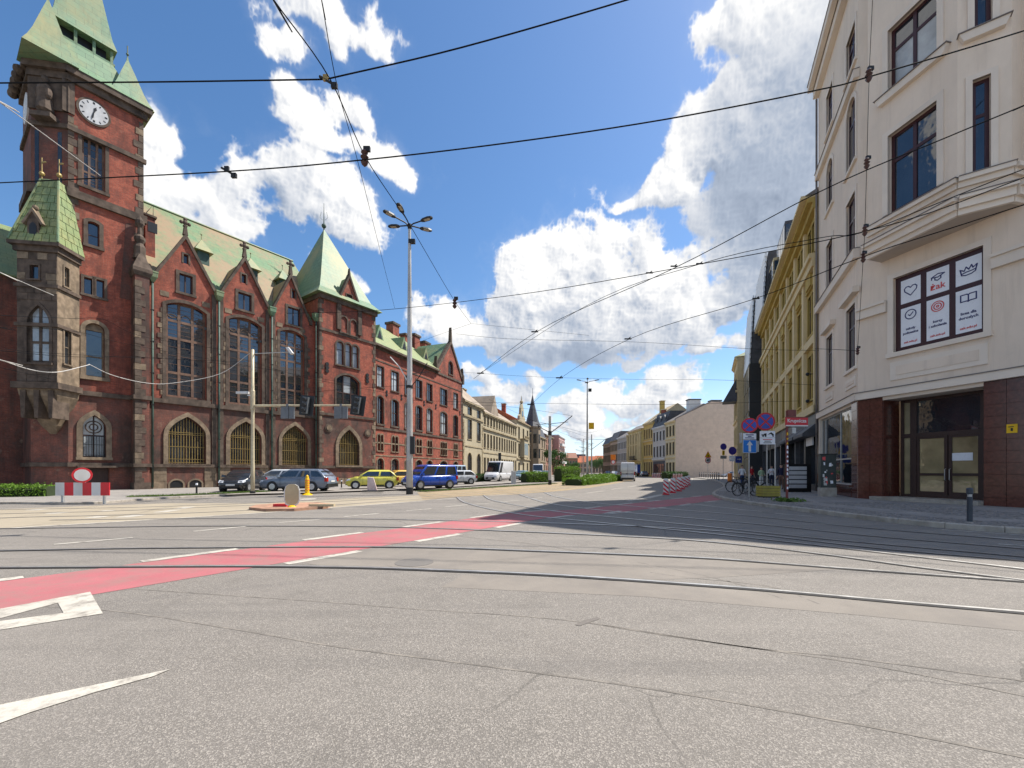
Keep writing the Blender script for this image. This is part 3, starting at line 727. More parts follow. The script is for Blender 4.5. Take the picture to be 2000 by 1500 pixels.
# rows of granite setts behind the kerb and along the shop front
def setts(name, pts, parent, w0, w1, z, size=.105, seed=3):
    rnd = random.Random(seed); mb = MB(); s = 0; LT = length(pts)
    rows = int((w1-w0)/size)
    while s < LT-.2:
        q = along(pts, s, s+.1); t = (q[-1]-q[0]).normalized(); nn = Vector((t.y, -t.x))
        for r_ in range(rows):
            c = q[0]+nn*(w0+(r_+.5)*size)+t*rnd.uniform(-.01, .01)+t*(size*.5 if r_ % 2 else 0)
            h = size*.5*rnd.uniform(.78, .93); zz = z+rnd.uniform(.012, .028); e = rnd.uniform(.6, .75)
            u_ = t*h; v_ = nn*h
            mb.add([(*(c-u_-v_), z-.01), (*(c+u_-v_), z-.01), (*(c+u_+v_), z-.01), (*(c-u_+v_), z-.01),
                    (*(c-u_*e-v_*e), zz), (*(c+u_*e-v_*e), zz), (*(c+u_*e+v_*e), zz), (*(c-u_*e+v_*e), zz)],
                   [(4,5,6,7),(0,1,5,4),(1,2,6,5),(2,3,7,6),(3,0,4,7)])
        s += size
    return tag(obj(name, mb, m_cobble, parent, org=(0, 0, 0), fixn=False, uv=False), kind='stuff')
setts('granite_sett', ks[14:108], pv, .17, 1.35, PZ, .11)
setts('granite_sett', ks[18:76], pv, 2.5, 5.3, PZ, .125, 5)
setts('granite_sett', ks[76:128], pv, 1.4, 2.6, PZ, .12, 6)
S0 = length(ks[:17])
# smooth strip of slabs seen as separate plates
for i in range(14):
    a = along(ks, S0+4.0+i*.92, S0+4.0+i*.92+.9); t = (a[-1]-a[0]).normalized(); nn = Vector((t.y, -t.x))
    for r_ in range(2):
        p0 = a[0]+nn*(1.38+r_*.55); p1 = a[-1]+nn*(1.38+r_*.55); zz = PZ+random.uniform(.006, .014)
        mb = MB().hexa([(*p0, PZ-.01), (*p1, PZ-.01), (*(p1+nn*.54), PZ-.01), (*(p0+nn*.54), PZ-.01), (*p0, zz), (*p1, zz), (*(p1+nn*.54), zz), (*(p0+nn*.54), zz)])
        obj('paving_slab', mb, m_pave, pv, org=(0, 0, 0))

# ---- pavement in front of the brick building on the left
lk = [Vector(G(x, y)) for x, y in ((-700,1004),(-300,993),(0,985),(120,986),(200,984),(300,976),(420,970),(520,964.5),(600,960.5),(700,957.5),(800,953.5),(870,951))]
lks = spline(lk, 6)
lpav = struct('pavement', MB().poly([(*p, .09) for p in lks]+[(-14, 60, .09), (-40, 60, .09), (-90, 40, .09), (-90, 10, .09)][:]), m_pave, fixn=False)
kerb_stones(lks[8:], lpav, .10, .15, 1.0, -1)
def grass(name, pts, w, z, dens, h, seed):
    rnd = np.random.default_rng(seed); mb = MB(); LT = length(pts)
    for i in range(int(LT*dens)):
        s = rnd.uniform(0, LT-.05); q = along(pts, s, s+.05); t = (q[-1]-q[0]).normalized(); nn = Vector((-t.y, t.x))
        c = q[0]+nn*rnd.uniform(0, 1)*w; a = rnd.uniform(0, 6.28); l = h*rnd.uniform(.5, 1.4); b = .012
        dx, dy = math.cos(a), math.sin(a); lx, ly = rnd.normal(0, .03, 2)
        mb.add([(c.x-dx*b, c.y-dy*b, z), (c.x+dx*b, c.y+dy*b, z), (c.x+lx, c.y+ly, z+l)], [(0, 1, 2)])
    return tag(obj(name, mb, m_grass, org=(0, 0, 0), uv=False, fixn=False), 'short green grass along the edge of the tram track', kind='stuff')
ge = spline([Vector(G(x, y)) for x, y in ((245,974.5),(330,972.5),(430,968),(530,963))], 8)
struct('grass_verge', band(ge, .7, .097, None, .3), m_soil, fixn=False); grass('grass', ge, .75, .095, 420, .09, 4)
ge2 = spline([Vector(G(x, y)) for x, y in ((830,961),(900,956.5),(980,951.5),(1060,946.5),(1090,944.5))], 6)
struct('grass_verge', band(ge2, .9, .02, None, .3), m_soil, fixn=False); grass('grass', ge2, .9, .02, 260, .08, 5)
# traffic island with reddish kerb
isl = [Vector(G(x, y)) for x, y in ((486,996),(520,999.5),(575,998.5),(640,993),(648,988.5),(620,985.5),(560,986),(500,990.5))]
it = struct('traffic_island', MB().extr([(*p, 0) for p in isl], (0, 0, .1)), simple('reddish_island_paving', (.36, .2, .13), .85, var=.35, scale=4, dirt=(.2, .14, .1)))
# car lane on the left side gets its own slightly paler asphalt
sheet('side_road', gpz(.095, (330,968.5),(600,962),(800,955),(905,949.5),(1000,943),(1060,938),(1045,934.5),(960,939.5),(860,947),(700,952.5),(600,955),(420,962)), road_mat('side_road_asphalt', (.26, .235, .21), 40, .3), .095)
# ---------------------------------------------------------------- red brick library with clock tower
L = F((-27.6, 32.5), (.5859, .8104))
lib = thing('library_building', 'red brick gothic building with a clock tower, stepped gables and green copper roofs', 'building', (-24, 40, 0))
CW = dict(frame=m_wood, trim=m_stone)
ZB, ZF, ZA = .0, 16.6, 20.15                          # ground, gable feet, gable tops
bays = [L.A(297), L.A(424.7), L.A(528), L.A(606)]
bays[0] = 0.0
# ---- gabled hall
gables = []
out = [(bays[0]-.3, ZB), (bays[3]+.6, ZB), (bays[3]+.6, ZF)]
for i in (2, 1, 0):
    a0, a1 = bays[i], bays[i+1]; m = (a0+a1)/2-.05; gables.append((a0, a1, m))
    out += [(a1-.3, ZF), (m, ZA), (a0+.3, ZF)]
out += [(bays[0]-.3, ZF)]
gables.reverse()
ZSILL, ZPL = 7.05, 1.95
bigs = [(324.5,403.5,594,763), (446.5,511,622,777), (546.5,594.5,646,786.5)]
arcs = [(328,402,814,909.5), (448.5,510.5,823,911), (550,601,831,912)]
prs = [(350,376,537,573), (465,491,573.6,606), (562,586,602,635)]
slits = [(358.5,368,497,515), (472,480.5,536,553), (570,576.6,567,583)]
holes = []; bw = []
for i in range(3):
    x = L.rect(*bigs[i]); h = arch(x[0], x[1], ZSILL+.25, x[3], 'seg', (x[1]-x[0])*.16); holes.append(h); bw.append(('big', h))
    x = L.rect(*arcs[i]); x = (x[0], x[1], ZPL+.08, x[3]); h = arch(x[0], x[1], x[2], x[3], 'pointed', (x[1]-x[0])*.62); holes.append(h); bw.append(('arch', h))
    x = L.rect(*prs[i]); h = arch(*x); holes.append(h); bw.append(('pair', h))
    x = L.rect(*slits[i]); h = arch(*x); holes.append(h); bw.append(('slit', h))
# brick above the sill string, sootier brick below: two walls that butt on the string course
def split(out, z): return ([(a, max(zz, z)) for a, zz in out], None)
up_holes = [h for k_, h in bw if k_ != 'arch']; lo_holes = [h for k_, h in bw if k_ == 'arch']
aR = bays[3]+.6
wall(L, [(bays[0]-.3, ZSILL-.1), (aR, ZSILL-.1)]+out[2:], up_holes, m_brick, lib, .45)
wall(L, [(bays[0]-.3, ZB), (aR, ZB), (aR, ZSILL-.1), (bays[0]-.3, ZSILL-.1)], lo_holes, m_brickd, lib, .55)
for kind, h in bw:
    a0, a1 = h[0][0], h[1][0]
    if kind == 'big':
        w = window(L, h, lib, 3, (.26, .62, .80), depth=.34, bar=.19, sur=.24, proud=.06, sill=.3, glass=m_glass, bars=4, frame=m_mull, trim=m_stone)
        # tracery: small pointed heads between the mullions in the top row
        z1 = max(p[1] for p in h); z0 = min(p[1] for p in h); zt = z0+(z1-z0)*.80; mb = MB(); st = (a1-a0)/3
        for j in range(3):
            c = a0+st*(j+.5); r = st*.42
            ring = [L.p(c+r*math.cos(R(180*t/8)), zt+.12+(r if j != 1 else r*1.25)*math.sin(R(180*t/8)), -.30) for t in range(9)]; mb.tube(ring, .045, 5)
            if j != 1: mb.tube([L.p(c-r*.8, zt+r*.95, -.30), L.p(c, zt+r*.55, -.30), L.p(c+r*.8, zt+r*.95, -.30)], .04, 5)
        obj('tracery', mb, m_stone, w)
        z = z0+.1; q = 0                                # toothed stone jambs
        while z < z1-1.0:
            for sgn, ax in ((-1, a0-.24), (1, a1+.24)):
                l = .30 if q % 2 else .12; mb = MB(); L.box(mb, min(ax, ax+sgn*l), max(ax, ax+sgn*l), z, z+.36, -.01, .03+random.uniform(0, .02)); obj('jamb_stone', mb, random.choice((m_stone, m_stonel)), w)
            z += .40; q += 1
    elif kind == 'arch':
        w = window(L, h, lib, 2, (.58,), depth=.5, bar=.08, sur=.30, proud=.10, sill=.16, glass=m_glassd, frame=m_wood, trim=m_stonel)
        mb = MB(); z0 = h[0][1]; z1 = max(p[1] for p in h); nb = 13; c = (a0+a1)/2
        for j in range(nb):
            a = a0+(a1-a0)*(j+.7)/(nb+.4); t = min(1, abs(a-c)/((a1-a0)/2)); zz = z0+(z1-z0)*.62+(z1-z0)*.36*(1-t)**.6
            L.box(mb, a-.016, a+.016, z0, zz, -.20, -.168)
        for fr in (.03, .10, .36, .62, .66):
            L.box(mb, a0+.02, a1-.02, z0+(z1-z0)*fr-.015, z0+(z1-z0)*fr+.015, -.165, -.145)
        obj('window_grille', mb, m_gold, w)
    elif kind == 'pair': window(L, h, lib, 2, (), depth=.2, bar=.09, sur=.22, sill=.18, glass=m_glass, **CW)
    else: window(L, h, lib, 1, (), depth=.25, bar=.05, sur=.12, proud=.03, sill=0, glass=m_glassd, **CW)
# copings, finials, gable roofs
def roof_k(z): return -.35-(z-ZF)/(26.0-ZF)*8.2        # main roof plane
for i, (a0, a1, m) in enumerate(gables):
    mb = MB()
    for s_ in (-1, 1):
        af = a0+.12 if s_ < 0 else a1-.12
        pts = [(af, ZF-.35), (m, ZA-.02), (m, ZA+.42), (af-s_*-.0+(.0), ZF+.05)]
        L.prism(mb, pts if s_ > 0 else pts[::-1], -.32, .16)
        L.box(mb, min(af, af+s_*.22), max(af, af+s_*.22), ZF-.55, ZF-.05, -.3, .22)
    obj('gable_coping', mb, m_stone, lib)
    mb = MB(); zc = ZA+.3
    L.prism(mb, [(m-.16, zc), (m+.16, zc), (m+.07, zc+.7), (m-.07, zc+.7)], -.18, .14)
    L.prism(mb, [(m-.13, zc+.7), (m+.13, zc+.7), (m+.13, zc+.78), (m-.13, zc+.78)], -.15, .11)
    for da, dz, r in ((0, 1.02, .19), (-.26, .98, .14), (.26, .98, .14), (0, 1.28, .14), (0, .82, .12)): mb.sphere(L.p(m+da, zc+dz, -.02), r, 7)
    obj('finial', mb, m_stone, lib)
    mb = MB(); kb = roof_k(ZA-.1)
    for s_ in (-1, 1):
        af = a0+.3 if s_ < 0 else a1-.3
        p = [L.p(af, ZF, -.3), L.p(m, ZA, -.3), L.p(m, ZA, kb)]; mb.poly(p if s_ > 0 else p[::-1])
    obj('gable_roof', mb, m_copperh, lib)
    for a in (a0+.55, a1-1.1): mb = MB(); L.box(mb, a, a+.55, 15.1, 15.5, -.02, .03); obj('band_stone', mb, m_stonel, lib)
    mb = MB(); L.box(mb, a0+.75, a0+.95, 13.2, 13.42, -.02, .012); L.box(mb, a1-.95, a1-.75, 13.2, 13.42, -.02, .012)
    obj('putlog_hole', mb, m_black, lib)
mb = MB(); ridge = -8.6
mb.poly([L.p(-1.2, ZF-.05, -.3), L.p(aR+2, ZF-.05, -.3), L.p(aR+2, 26.0, ridge), L.p(-1.2, 26.0, ridge)])
mb.poly([L.p(-1.2, 26.0, ridge), L.p(aR+2, 26.0, ridge), L.p(aR+2, ZF, ridge*2), L.p(-1.2, ZF, ridge*2)])
obj('main_roof', mb, m_copperh, lib)
mb = MB(); mb.tube([L.p(-1.2, 26.05, ridge), L.p(aR+2, 26.05, ridge)], .12, 6); obj('roof_ridge', mb, m_copper, lib)
# roof dormers with louvres between the gables
for px, py in ((393, 492), (489, 523), (551, 556)):
    zc = 20.6; k_ = roof_k(zc); a = L.A(px, k_); mb = MB()
    L.box(mb, a-.45, a+.45, zc-.8, zc+.55, k_-.6, k_+.55); d_ = obj('roof_dormer', mb, m_copperd, lib)
    mb = MB(); mb.cone([L.p(a-.72, zc+.5, k_+.85), L.p(a+.72, zc+.5, k_+.85), L.p(a+.72, zc+.5, k_-.7), L.p(a-.72, zc+.5, k_-.7)], L.p(a, zc+1.75, k_+.05))
    mb.tube([L.p(a, zc+1.6, k_+.05), L.p(a, zc+2.2, k_+.05)], .03, 5); mb.sphere(L.p(a, zc+2.2, k_+.05), .08, 6); obj('dormer_cap', mb, m_copper, d_)
# string courses, plinth, buttress strips, base stones
mb = MB(); L.prism(mb, [(bays[0]-.3, ZSILL-.3), (aR, ZSILL-.3), (aR, ZSILL+.02), (bays[0]-.3, ZSILL+.02)], -.05, .18); obj('string_course', mb, m_stone, lib)
mb = MB(); L.box(mb, bays[0]-.3, aR, ZPL-.2, ZPL+.05, -.05, .17); obj('plinth_course', mb, m_stone, lib)
for a in bays[1:3]:
    mb = MB(); L.box(mb, a-.42, a-.10, ZPL, ZF-.3, -.02, .10); L.box(mb, a+.16, a+.42, ZPL, ZF-.3, -.02, .10); obj('pilaster_strip', mb, m_stone, lib)
for a0, a1 in ((bays[0], bays[1]), (bays[1], bays[2]), (bays[2], bays[3])):
    for x0, x1, mt in ((a0+.1, a0+.95, m_stonel), (a1-.95, a1-.1, m_stonel)):
        for z0, z1 in ((.0, .62), (.62, 1.2), (1.2, ZPL-.2)):
            mb = MB(); L.box(mb, x0, x1, z0+.01, z1-.01, -.02, .05+random.uniform(0, .015)+(.05 if z0 == 0 else 0)); obj('base_stone', mb, mt, lib)
    for c in ((a0*2+a1)/3+.1, (a0+a1*2)/3-.1):           # cellar openings at the foot
        h = arch(c-.42, c+.42, .12, .72, 'seg', .28); mb = MB(); L.prism(mb, h, -.02, .012); o = obj('cellar_opening', mb, m_black, lib)
        mb = MB(); hg = grow(h, .12); n_ = len(h)
        mb.add([L.p(a, z, .06) for a, z in h]+[L.p(a, z, .06) for a, z in hg]+[L.p(a, z, -.01) for a, z in hg], [q for i in range(n_) for j in ((i+1) % n_,) for q in ((i,j,n_+j,n_+i),(n_+i,n_+j,2*n_+j,2*n_+i))]); obj('stone_rim', mb, m_stonel, o)
def pipe(f, a, z0, z1, k, parent, mat=m_copperd):
    o = obj('drain_pipe', MB().tube([f.p(a, z0, k), f.p(a, z1, k)], .075, 8), mat, parent, smooth=True)
    mb = MB(); mb.loft([[f.p(a-x, z, k+y) for x, y in ((r, r), (-r, r), (-r, -r), (r, -r))] for r, z in ((.10, z1-.1), (.26, z1+.25), (.28, z1+.55), (.30, z1+.58), (.30, z1+.68), (.1, z1+.7))]); obj('hopper_head', mb, m_copper, o)
    mb = MB()
    for z in np.arange(z0+1.5, z1, 2.4): f.box(mb, a-.1, a+.1, z, z+.06, k-.1, k+.09)
    obj('pipe_clip', mb, m_iron, o)
for a in (bays[0]+.02, bays[1]+.03, bays[2]+.03): pipe(L, a, .2, ZF-.65, .26, lib)
# ---- buttress with pinnacle between tower and hall
kB = .75; b0, b1 = L.A(264, kB), L.A(292, kB)
mb = MB(); L.box(mb, b0, b1, 0, 15.9, -.6, kB); obj('buttress', mb, m_brickd, lib)
for i, z in enumerate(np.arange(.02, 15.4, .47)):
    l = (.58 if i % 2 else .34)*random.uniform(.85, 1.15)
    mb = MB(); L.box(mb, b0-.02, b0+l, z, z+.44, kB-.35, kB+.025+random.uniform(0, .02)); obj('quoin_stone', mb, random.choice((m_stone, m_stone, m_stone, m_stonel)), lib)
for z0, z1, e in ((ZSILL-.3, ZSILL, .14), (ZPL-.2, ZPL+.05, .14), (0, .6, .09)): mb = MB(); L.box(mb, b0-e+.02, b1+e-.02, z0, z1, -.5, kB+e); obj('buttress_moulding', mb, m_stone, lib)
mb = MB().loft([[L.p(a, z, k_) for a, k_ in ((b0-g_, kB+g_), (b1+g_, kB+g_), (b1+g_, -.4), (b0-g_, -.4))] for g_, z in ((.05, 15.9), (.16, 16.2), (.16, 16.45), (-.28, 17.6))]); obj('buttress_cap', mb, m_stone, lib)
c_ = L.p((b0+b1)/2, 0, .1); mb = MB().lathe([(.42, 17.3), (.34, 17.7), (.36, 18.2), (.22, 18.5), (.34, 18.75), (.34, 18.95), (.16, 19.15), (.13, 19.7), (.27, 19.95), (.27, 20.2), (.02, 20.6)], 8, (c_.x, c_.y, 0)); obj('pinnacle', mb, m_stone, lib)
# brick stair head over the hall eaves
mb = MB(); q0, q1 = L.A(284, -2.2), L.A(303, -2.2); L.box(mb, q0, q1, 17, 21.9, -4.0, -2.2); st_ = obj('stair_head', mb, m_brick, lib)
mb = MB(); L.box(mb, q0+.15, q0+.75, 20.7, 21.5, -2.25, -2.18); obj('opening', mb, m_black, st_)
mb = MB(); L.box(mb, q0-.1, q1+.1, 21.9, 22.05, -4.1, -2.1); obj('cornice', mb, m_stone, st_)
mb = MB(); T_ = [L.p(q0+.1, 22, -2.3), L.p(q1-.1, 22, -2.3), L.p(q1-.1, 23, -2.3), L.p(q0+.1, 22.2, -2.3)]; mb.tube(T_+[T_[0]], .03, 5); obj('railing', mb, m_iron, st_)

# ---- clock tower
KT = -.3; T = L.off(KT); tA, tB = -.4, -4.38           # right and left edge of the clock face
ZE = 28.9
pB = T.p(tB, 0); chd = Vector((-.988, -.156, 0)); CH = 2.2
pC = pB+chd*CH; pD = pC-L.n*4.0; pE = T.p(tA, 0)-L.n*7.0; pA = T.p(tA, 0)
thl = []
def tw(x0, x1, y0, y1, kind='rect', **kw):
    x = L.rect(x0, x1, y0, y1, KT); h = arch(*x, kind, **kw); thl.append(h); return h
h_tri = tw(160,205.5,272,368); h_arch1 = tw(171.5,194,434,480,'seg'); h_p1 = tw(164,182,543,575); h_p2 = tw(186,203.5,547,581)
h_big = tw(166,204,632,736,'round'); h_g = tw(161,207,811,893,'pointed'); h_door = tw(160,214,914,955)
outl = [(tB,0),(tA,0),(tA,ZE),(tB,ZE)]
wall(T, [(tB, ZSILL), (tA, ZSILL), (tA, ZE), (tB, ZE)], [h for h in thl if h[0][1] > ZSILL], m_brick, lib, .4)
wall(T, [(tB, 0), (tA, 0), (tA, ZSILL), (tB, ZSILL)], [h for h in thl if h[0][1] < ZSILL], m_brickd, lib, .4)
for (p0, p1) in ((pC, pB), (pD, pC), (pE, pD), (pA, pE)):
    mb = MB().poly([p0, p1, p1+Vector((0,0,ZE)), p0+Vector((0,0,ZE))]); obj('wall', mb, m_brickd, lib, fixn=False)  # darker brick also puts the shade of these faces into their colour
window(T, h_tri, lib, 3, (.30,), depth=.26, bar=.13, sur=.2, sill=.22, glass=m_glassd, bars=4, frame=m_mull, trim=m_stone)
window(T, h_arch1, lib, 1, (.45,), depth=.25, bar=.06, sur=.22, sill=.2, glass=m_glass, **CW)
for h in (h_p1, h_p2): window(T, h, lib, 1, (), depth=.22, bar=.05, sur=.16, sill=.16, glass=m_glass, **CW)
w = window(T, h_big, lib, 1, (.38,), depth=.3, bar=.1, sur=.24, proud=.08, sill=.25, glass=m_glass, frame=m_stonel, trim=m_stonel)
mb = MB(); x0, x1 = h_big[0][0], h_big[1][0]; zz = [p[1] for p in h_big]; zt = min(zz)+(max(zz)-min(zz))*.74
T.prism(mb, [(a, z) for a, z in h_big if z > zt-.4][0:]+[], -.24, -.18); obj('tympanum', mb, m_stonel, w)
w = window(T, h_g, lib, 2, (.52,), depth=.3, bar=.08, sur=.3, proud=.1, sill=.2, glass=m_glassc, frame=m_wood, trim=m_stonel)
mb = MB(); a0, a1 = h_g[0][0], h_g[1][0]; z0 = h_g[0][1]; z1 = max(p[1] for p in h_g)
for j in range(9): a = a0+(a1-a0)*(j+.5)/9; T.box(mb, a-.015, a+.015, z0, z0+(z1-z0)*.5, -.12, -.09)
for fr in (.05, .3, .5): T.box(mb, a0, a1, z0+(z1-z0)*fr-.015, z0+(z1-z0)*fr+.015, -.088, -.07)
obj('window_grille', mb, m_iron, w)
mb = MB()
for r in (.22, .42): mb.tube([T.p((a0+a1)/2+r*math.cos(R(20*i)), z0+(z1-z0)*.72+r*math.sin(R(20*i)), -.2) for i in range(19)], .035, 5)
obj('tracery', mb, m_stone, w)
a0, a1 = h_door[0][0], h_door[1][0]; z1 = h_door[2][1]
mb = MB(); T.box(mb, a0-.02, a1+.02, 0, z1+.02, -.42, -.34); dr = obj('door', mb, m_wood, lib)
mb = MB()
for j in range(5): aa = a0+(a1-a0)*(j+.5)/5; T.box(mb, aa-.14, aa+.14, .1, z1-.1, -.34, -.31)
obj('door_panel', mb, m_wood, dr); mb = MB(); T.box(mb, a0-.3, a1+.35, z1+.02, z1+.16, -.05, .55); obj('canopy', mb, m_stone, dr)
# string courses round front and chamfer
CHF = F((pC.x, pC.y), (-chd.x, -chd.y))
def ring(z0, z1, out, name='string_course', mat=m_stone):
    mb = MB(); T.box(mb, tB-out*.4, tA+out, z0, z1, -.1, out); CHF.box(mb, -out*.4, CH+out*.4, z0, z1, -.1, out)
    S_ = F((pD.x, pD.y), tuple((pC-pD).normalized())[:2]); S_.box(mb, 0, 4.0+out*.4, z0, z1, -.1, out); obj(name, mb, mat, lib)
zc1 = L.pick(200, 274, KT)[1]; zc2 = L.pick(200, 395, KT)[1]
ring(zc1-.35, zc1-.05, .16); ring(zc2-.45, zc2+.1, .2); ring(ZSILL-.3, ZSILL+.02, .16); ring(ZPL-.2, ZPL+.08, .14)
ring(ZE-.75, ZE-.3, .22); ring(ZE-.3, ZE+.12, .45)
mb = MB(); T.box(mb, tB-.3, tB+.30, ZE-2.9, ZE-.75, -.1, .1); CHF.box(mb, -.1, CH+.1, ZE-2.9, ZE-.75, -.1, .12); obj('frieze', mb, m_stone, lib)
mb = MB()                                               # carved figure under the eaves on the canted corner
c_ = CHF.p(CH*.5, 0, .35); mb.lathe([(.1, 25.4), (.45, 25.7), (.38, 26.4), (.42, 27.0), (.30, 27.4), (.12, 27.55), (.2, 27.75), (.17, 28.0), (.02, 28.1)], 9, (c_.x, c_.y, 0)); mb.sphere((c_.x-.35, c_.y-.1, 26.9), .2, 7, 1, 1, 2); mb.sphere((c_.x+.35, c_.y-.1, 26.8), .2, 7, 1, 1, 2)
CHF.box(mb, CH*.5-.6, CH*.5+.6, 25.1, 25.4, 0, .75); obj('statue', mb, m_stone, lib)
for a in (.35, CH-.5):
    mb = MB(); CHF.box(mb, a-.12, a+.12, 19.5, 24.6, -.02, .015); obj('slit_window', mb, m_glassd, lib)
# quoins on both edges of the clock face
for e, s_ in ((tA, -1), (tB, 1)):
    for i, z in enumerate(np.arange(15.4, ZE-1.0, .5)):
        if e == tB and z > ZE-3.2: continue
        l = (.5 if i % 2 else .28)*random.uniform(.85, 1.15)
        mb = MB(); T.box(mb, min(e+s_*-.02, e+s_*l), max(e+s_*-.02, e+s_*l), z, z+.46, -.2, .025+random.uniform(0, .02)); obj('quoin_stone', mb, random.choice((m_stone, m_stone, m_stonel)), lib)
mb = MB(); T.box(mb, tB-.02, tB+.5, 7.1, 15.3, -.1, .03); obj('corner_strip', mb, m_stone, lib)
# rough patch of chipped brick around the upper right corner
mb = MB(); T.prism(mb, [(tA-1.35, 14.2), (tA, 14.2), (tA, zc2-.5), (tA-1.0, zc2-.9)], -.02, .02); obj('sooty_patch', mb, m_brickd, lib)
# clock
ca, cz = L.pick(183, 222, KT); cz += .05; rC = .76
mb = MB(); N_ = 40
T.prism(mb, [(ca+(rC+.13)*math.cos(2*math.pi*i/N_), cz+(rC+.13)*math.sin(2*math.pi*i/N_)) for i in range(N_)], -.05, .08); ck = obj('clock', mb, m_stone, lib)
mb = MB(); T.prism(mb, [(ca+rC*math.cos(2*math.pi*i/N_), cz+rC*math.sin(2*math.pi*i/N_)) for i in range(N_)], 0, .095); obj('clock_face', mb, simple('clock_enamel', (.50, .50, .50), .4, var=.1, dirt=(.38, .37, .36)), ck)
for i in range(12):
    t_ = R(90-30*i); mb = MB(); d0, d1 = .56, .70; w_ = .033 if i % 3 else .055
    T.prism(mb, [(ca+d0*math.cos(t_)-w_*math.sin(t_), cz+d0*math.sin(t_)+w_*math.cos(t_)), (ca+d0*math.cos(t_)+w_*math.sin(t_), cz+d0*math.sin(t_)-w_*math.cos(t_)), (ca+d1*math.cos(t_)+w_*math.sin(t_), cz+d1*math.sin(t_)-w_*math.cos(t_)), (ca+d1*math.cos(t_)-w_*math.sin(t_), cz+d1*math.sin(t_)+w_*math.cos(t_))], .09, .103); obj('hour_mark', mb, m_black, ck)
for ang, ln, w_, nm in ((90-376, .44, .06, 'hour_hand'), (90-192, .64, .04, 'minute_hand')):
    t_ = R(ang); c2, s2 = math.cos(t_), math.sin(t_); mb = MB()
    T.prism(mb, [(ca+x*c2-y*s2, cz+x*s2+y*c2) for x, y in ((-.2, -w_*.6), (.05, -w_*.6), (ln*.6, -w_*1.4), (ln*.75, -w_*.5), (ln, 0), (ln*.75, w_*.5), (ln*.6, w_*1.4), (.05, w_*.6), (-.2, w_*.6))], .106, .118 if nm[0] == 'h' else .125); obj(nm, mb, m_black, ck)
# second clock on the far side face, seen edge on
S2 = F((pD.x, pD.y), tuple((pC-pD).normalized())[:2]); mb = MB(); S2.prism(mb, [(2.2+1.0*math.cos(2*math.pi*i/24), cz+1.0*math.sin(2*math.pi*i/24)) for i in range(24)], 0, .1); obj('clock', mb, m_white, lib)
# copper roof: skirt, louvre band, helm, corner spirelets
def rect_ring(a0, a1, k0, k1, z): return [T.p(a0, z, k1), T.p(a1, z, k1), T.p(a1, z, k0), T.p(a0, z, k0)]
kc = -3.6                                                # roof centre behind the clock face
e_ = .5
mb = MB(); eave = [pC+(-L.u*.2+L.n*.45), pB+(L.n*.5-L.u*.1), pA+(L.n*.5+L.u*.5), pE+(L.u*.5-L.n*.3), pD+(-L.u*.6-L.n*.2)]
top = [T.p(-4.9, 31.7, -1.3), T.p(-4.6, 31.7, -1.0), T.p(-1.9, 31.7, -1.0), T.p(-1.9, 31.7, -5.4), T.p(-4.9, 31.7, -5.4)]
mid = [Vector((p.x, p.y, 0))*.45+Vector((q.x, q.y, 0))*.55+Vector((0, 0, 29.9)) for p, q in zip(eave, top)]
mb.loft([[p+Vector((0, 0, ZE+.12)) for p in eave], mid, top]); obj('roof_skirt', mb, m_copper, lib)
mb = MB()
for a in (-4.9, -3.95, -3.0, -2.05): T.box(mb, a, a+.16, 31.7, 32.9, -1.2, -1.04)
for k_ in (-2.3, -3.6, -5.3): T.box(mb, -4.9, -4.74, 31.7, 32.9, k_, k_+.16); T.box(mb, -2.05, -1.89, 31.7, 32.9, k_, k_+.16)
T.box(mb, -5.0, -1.8, 31.7, 31.85, -5.4, -1.0); lan = obj('louvre_band', mb, m_copper, lib)
mb = MB(); T.box(mb, -4.6, -2.2, 31.85, 32.9, -5.1, -1.5); obj('louvre_opening', mb, m_black, lan)
mb = MB(); a0, a1, k1, k0 = -5.15, -1.7, -.85, -5.7
mb.loft([rect_ring(a0, a1, k0, k1, 32.78), rect_ring(a0+.22, a1-.22, k0+.2, k1-.25, 33.6), rect_ring(a0+1.2, a1-1.2, k0+1.5, k1-1.4, 40.0), rect_ring(-3.5, -3.36, -3.3, -3.2, 45.5)]); obj('roof_helm', mb, m_copper, lib)
def spire(c, r, z0, z1, name='spirelet', rot=0):
    mb = MB(); rings = []
    for q, f_ in ((1.0, 0), (.80, .14), (.60, .32), (.28, .68), (.05, .93), (.03, 1.0)):
        rings.append([Vector((c.x, c.y, z0+(z1-z0)*f_))+(L.u*x+L.n*y)*r*q for x, y in ((1, 1), (1, -1), (-1, -1), (-1, 1))])
    mb.loft(rings); o = obj(name, mb, m_copper, lib)
    mb = MB(); mb.tube([(c.x, c.y, z1-.1), (c.x, c.y, z1+.9)], .04, 5); mb.sphere((c.x, c.y, z1+.25), .1, 6); obj('spike', mb, m_copperd, o)
spire((pB+pC)/2+Vector((.05, -.15, 0)), 1.3, ZE+.12, 33.6); spire(T.p(-1.1, 0, -.95), 1.3, ZE+.1, 32.9)
spire(pD+L.u*.2+L.n*.6, .9, ZE+.1, 32.4); spire(pE-L.u*1.0+L.n*1.0, 1.2, ZE+.1, 32.9)
mb = MB()                                                # dark dragging eave at the far left corner
for i in range(5): mb.sphere(pD-L.u*.5+L.n*(.2+i*.8)+Vector((0, 0, ZE-.3)), .3, 7)
obj('corbel', mb, m_stone, lib)

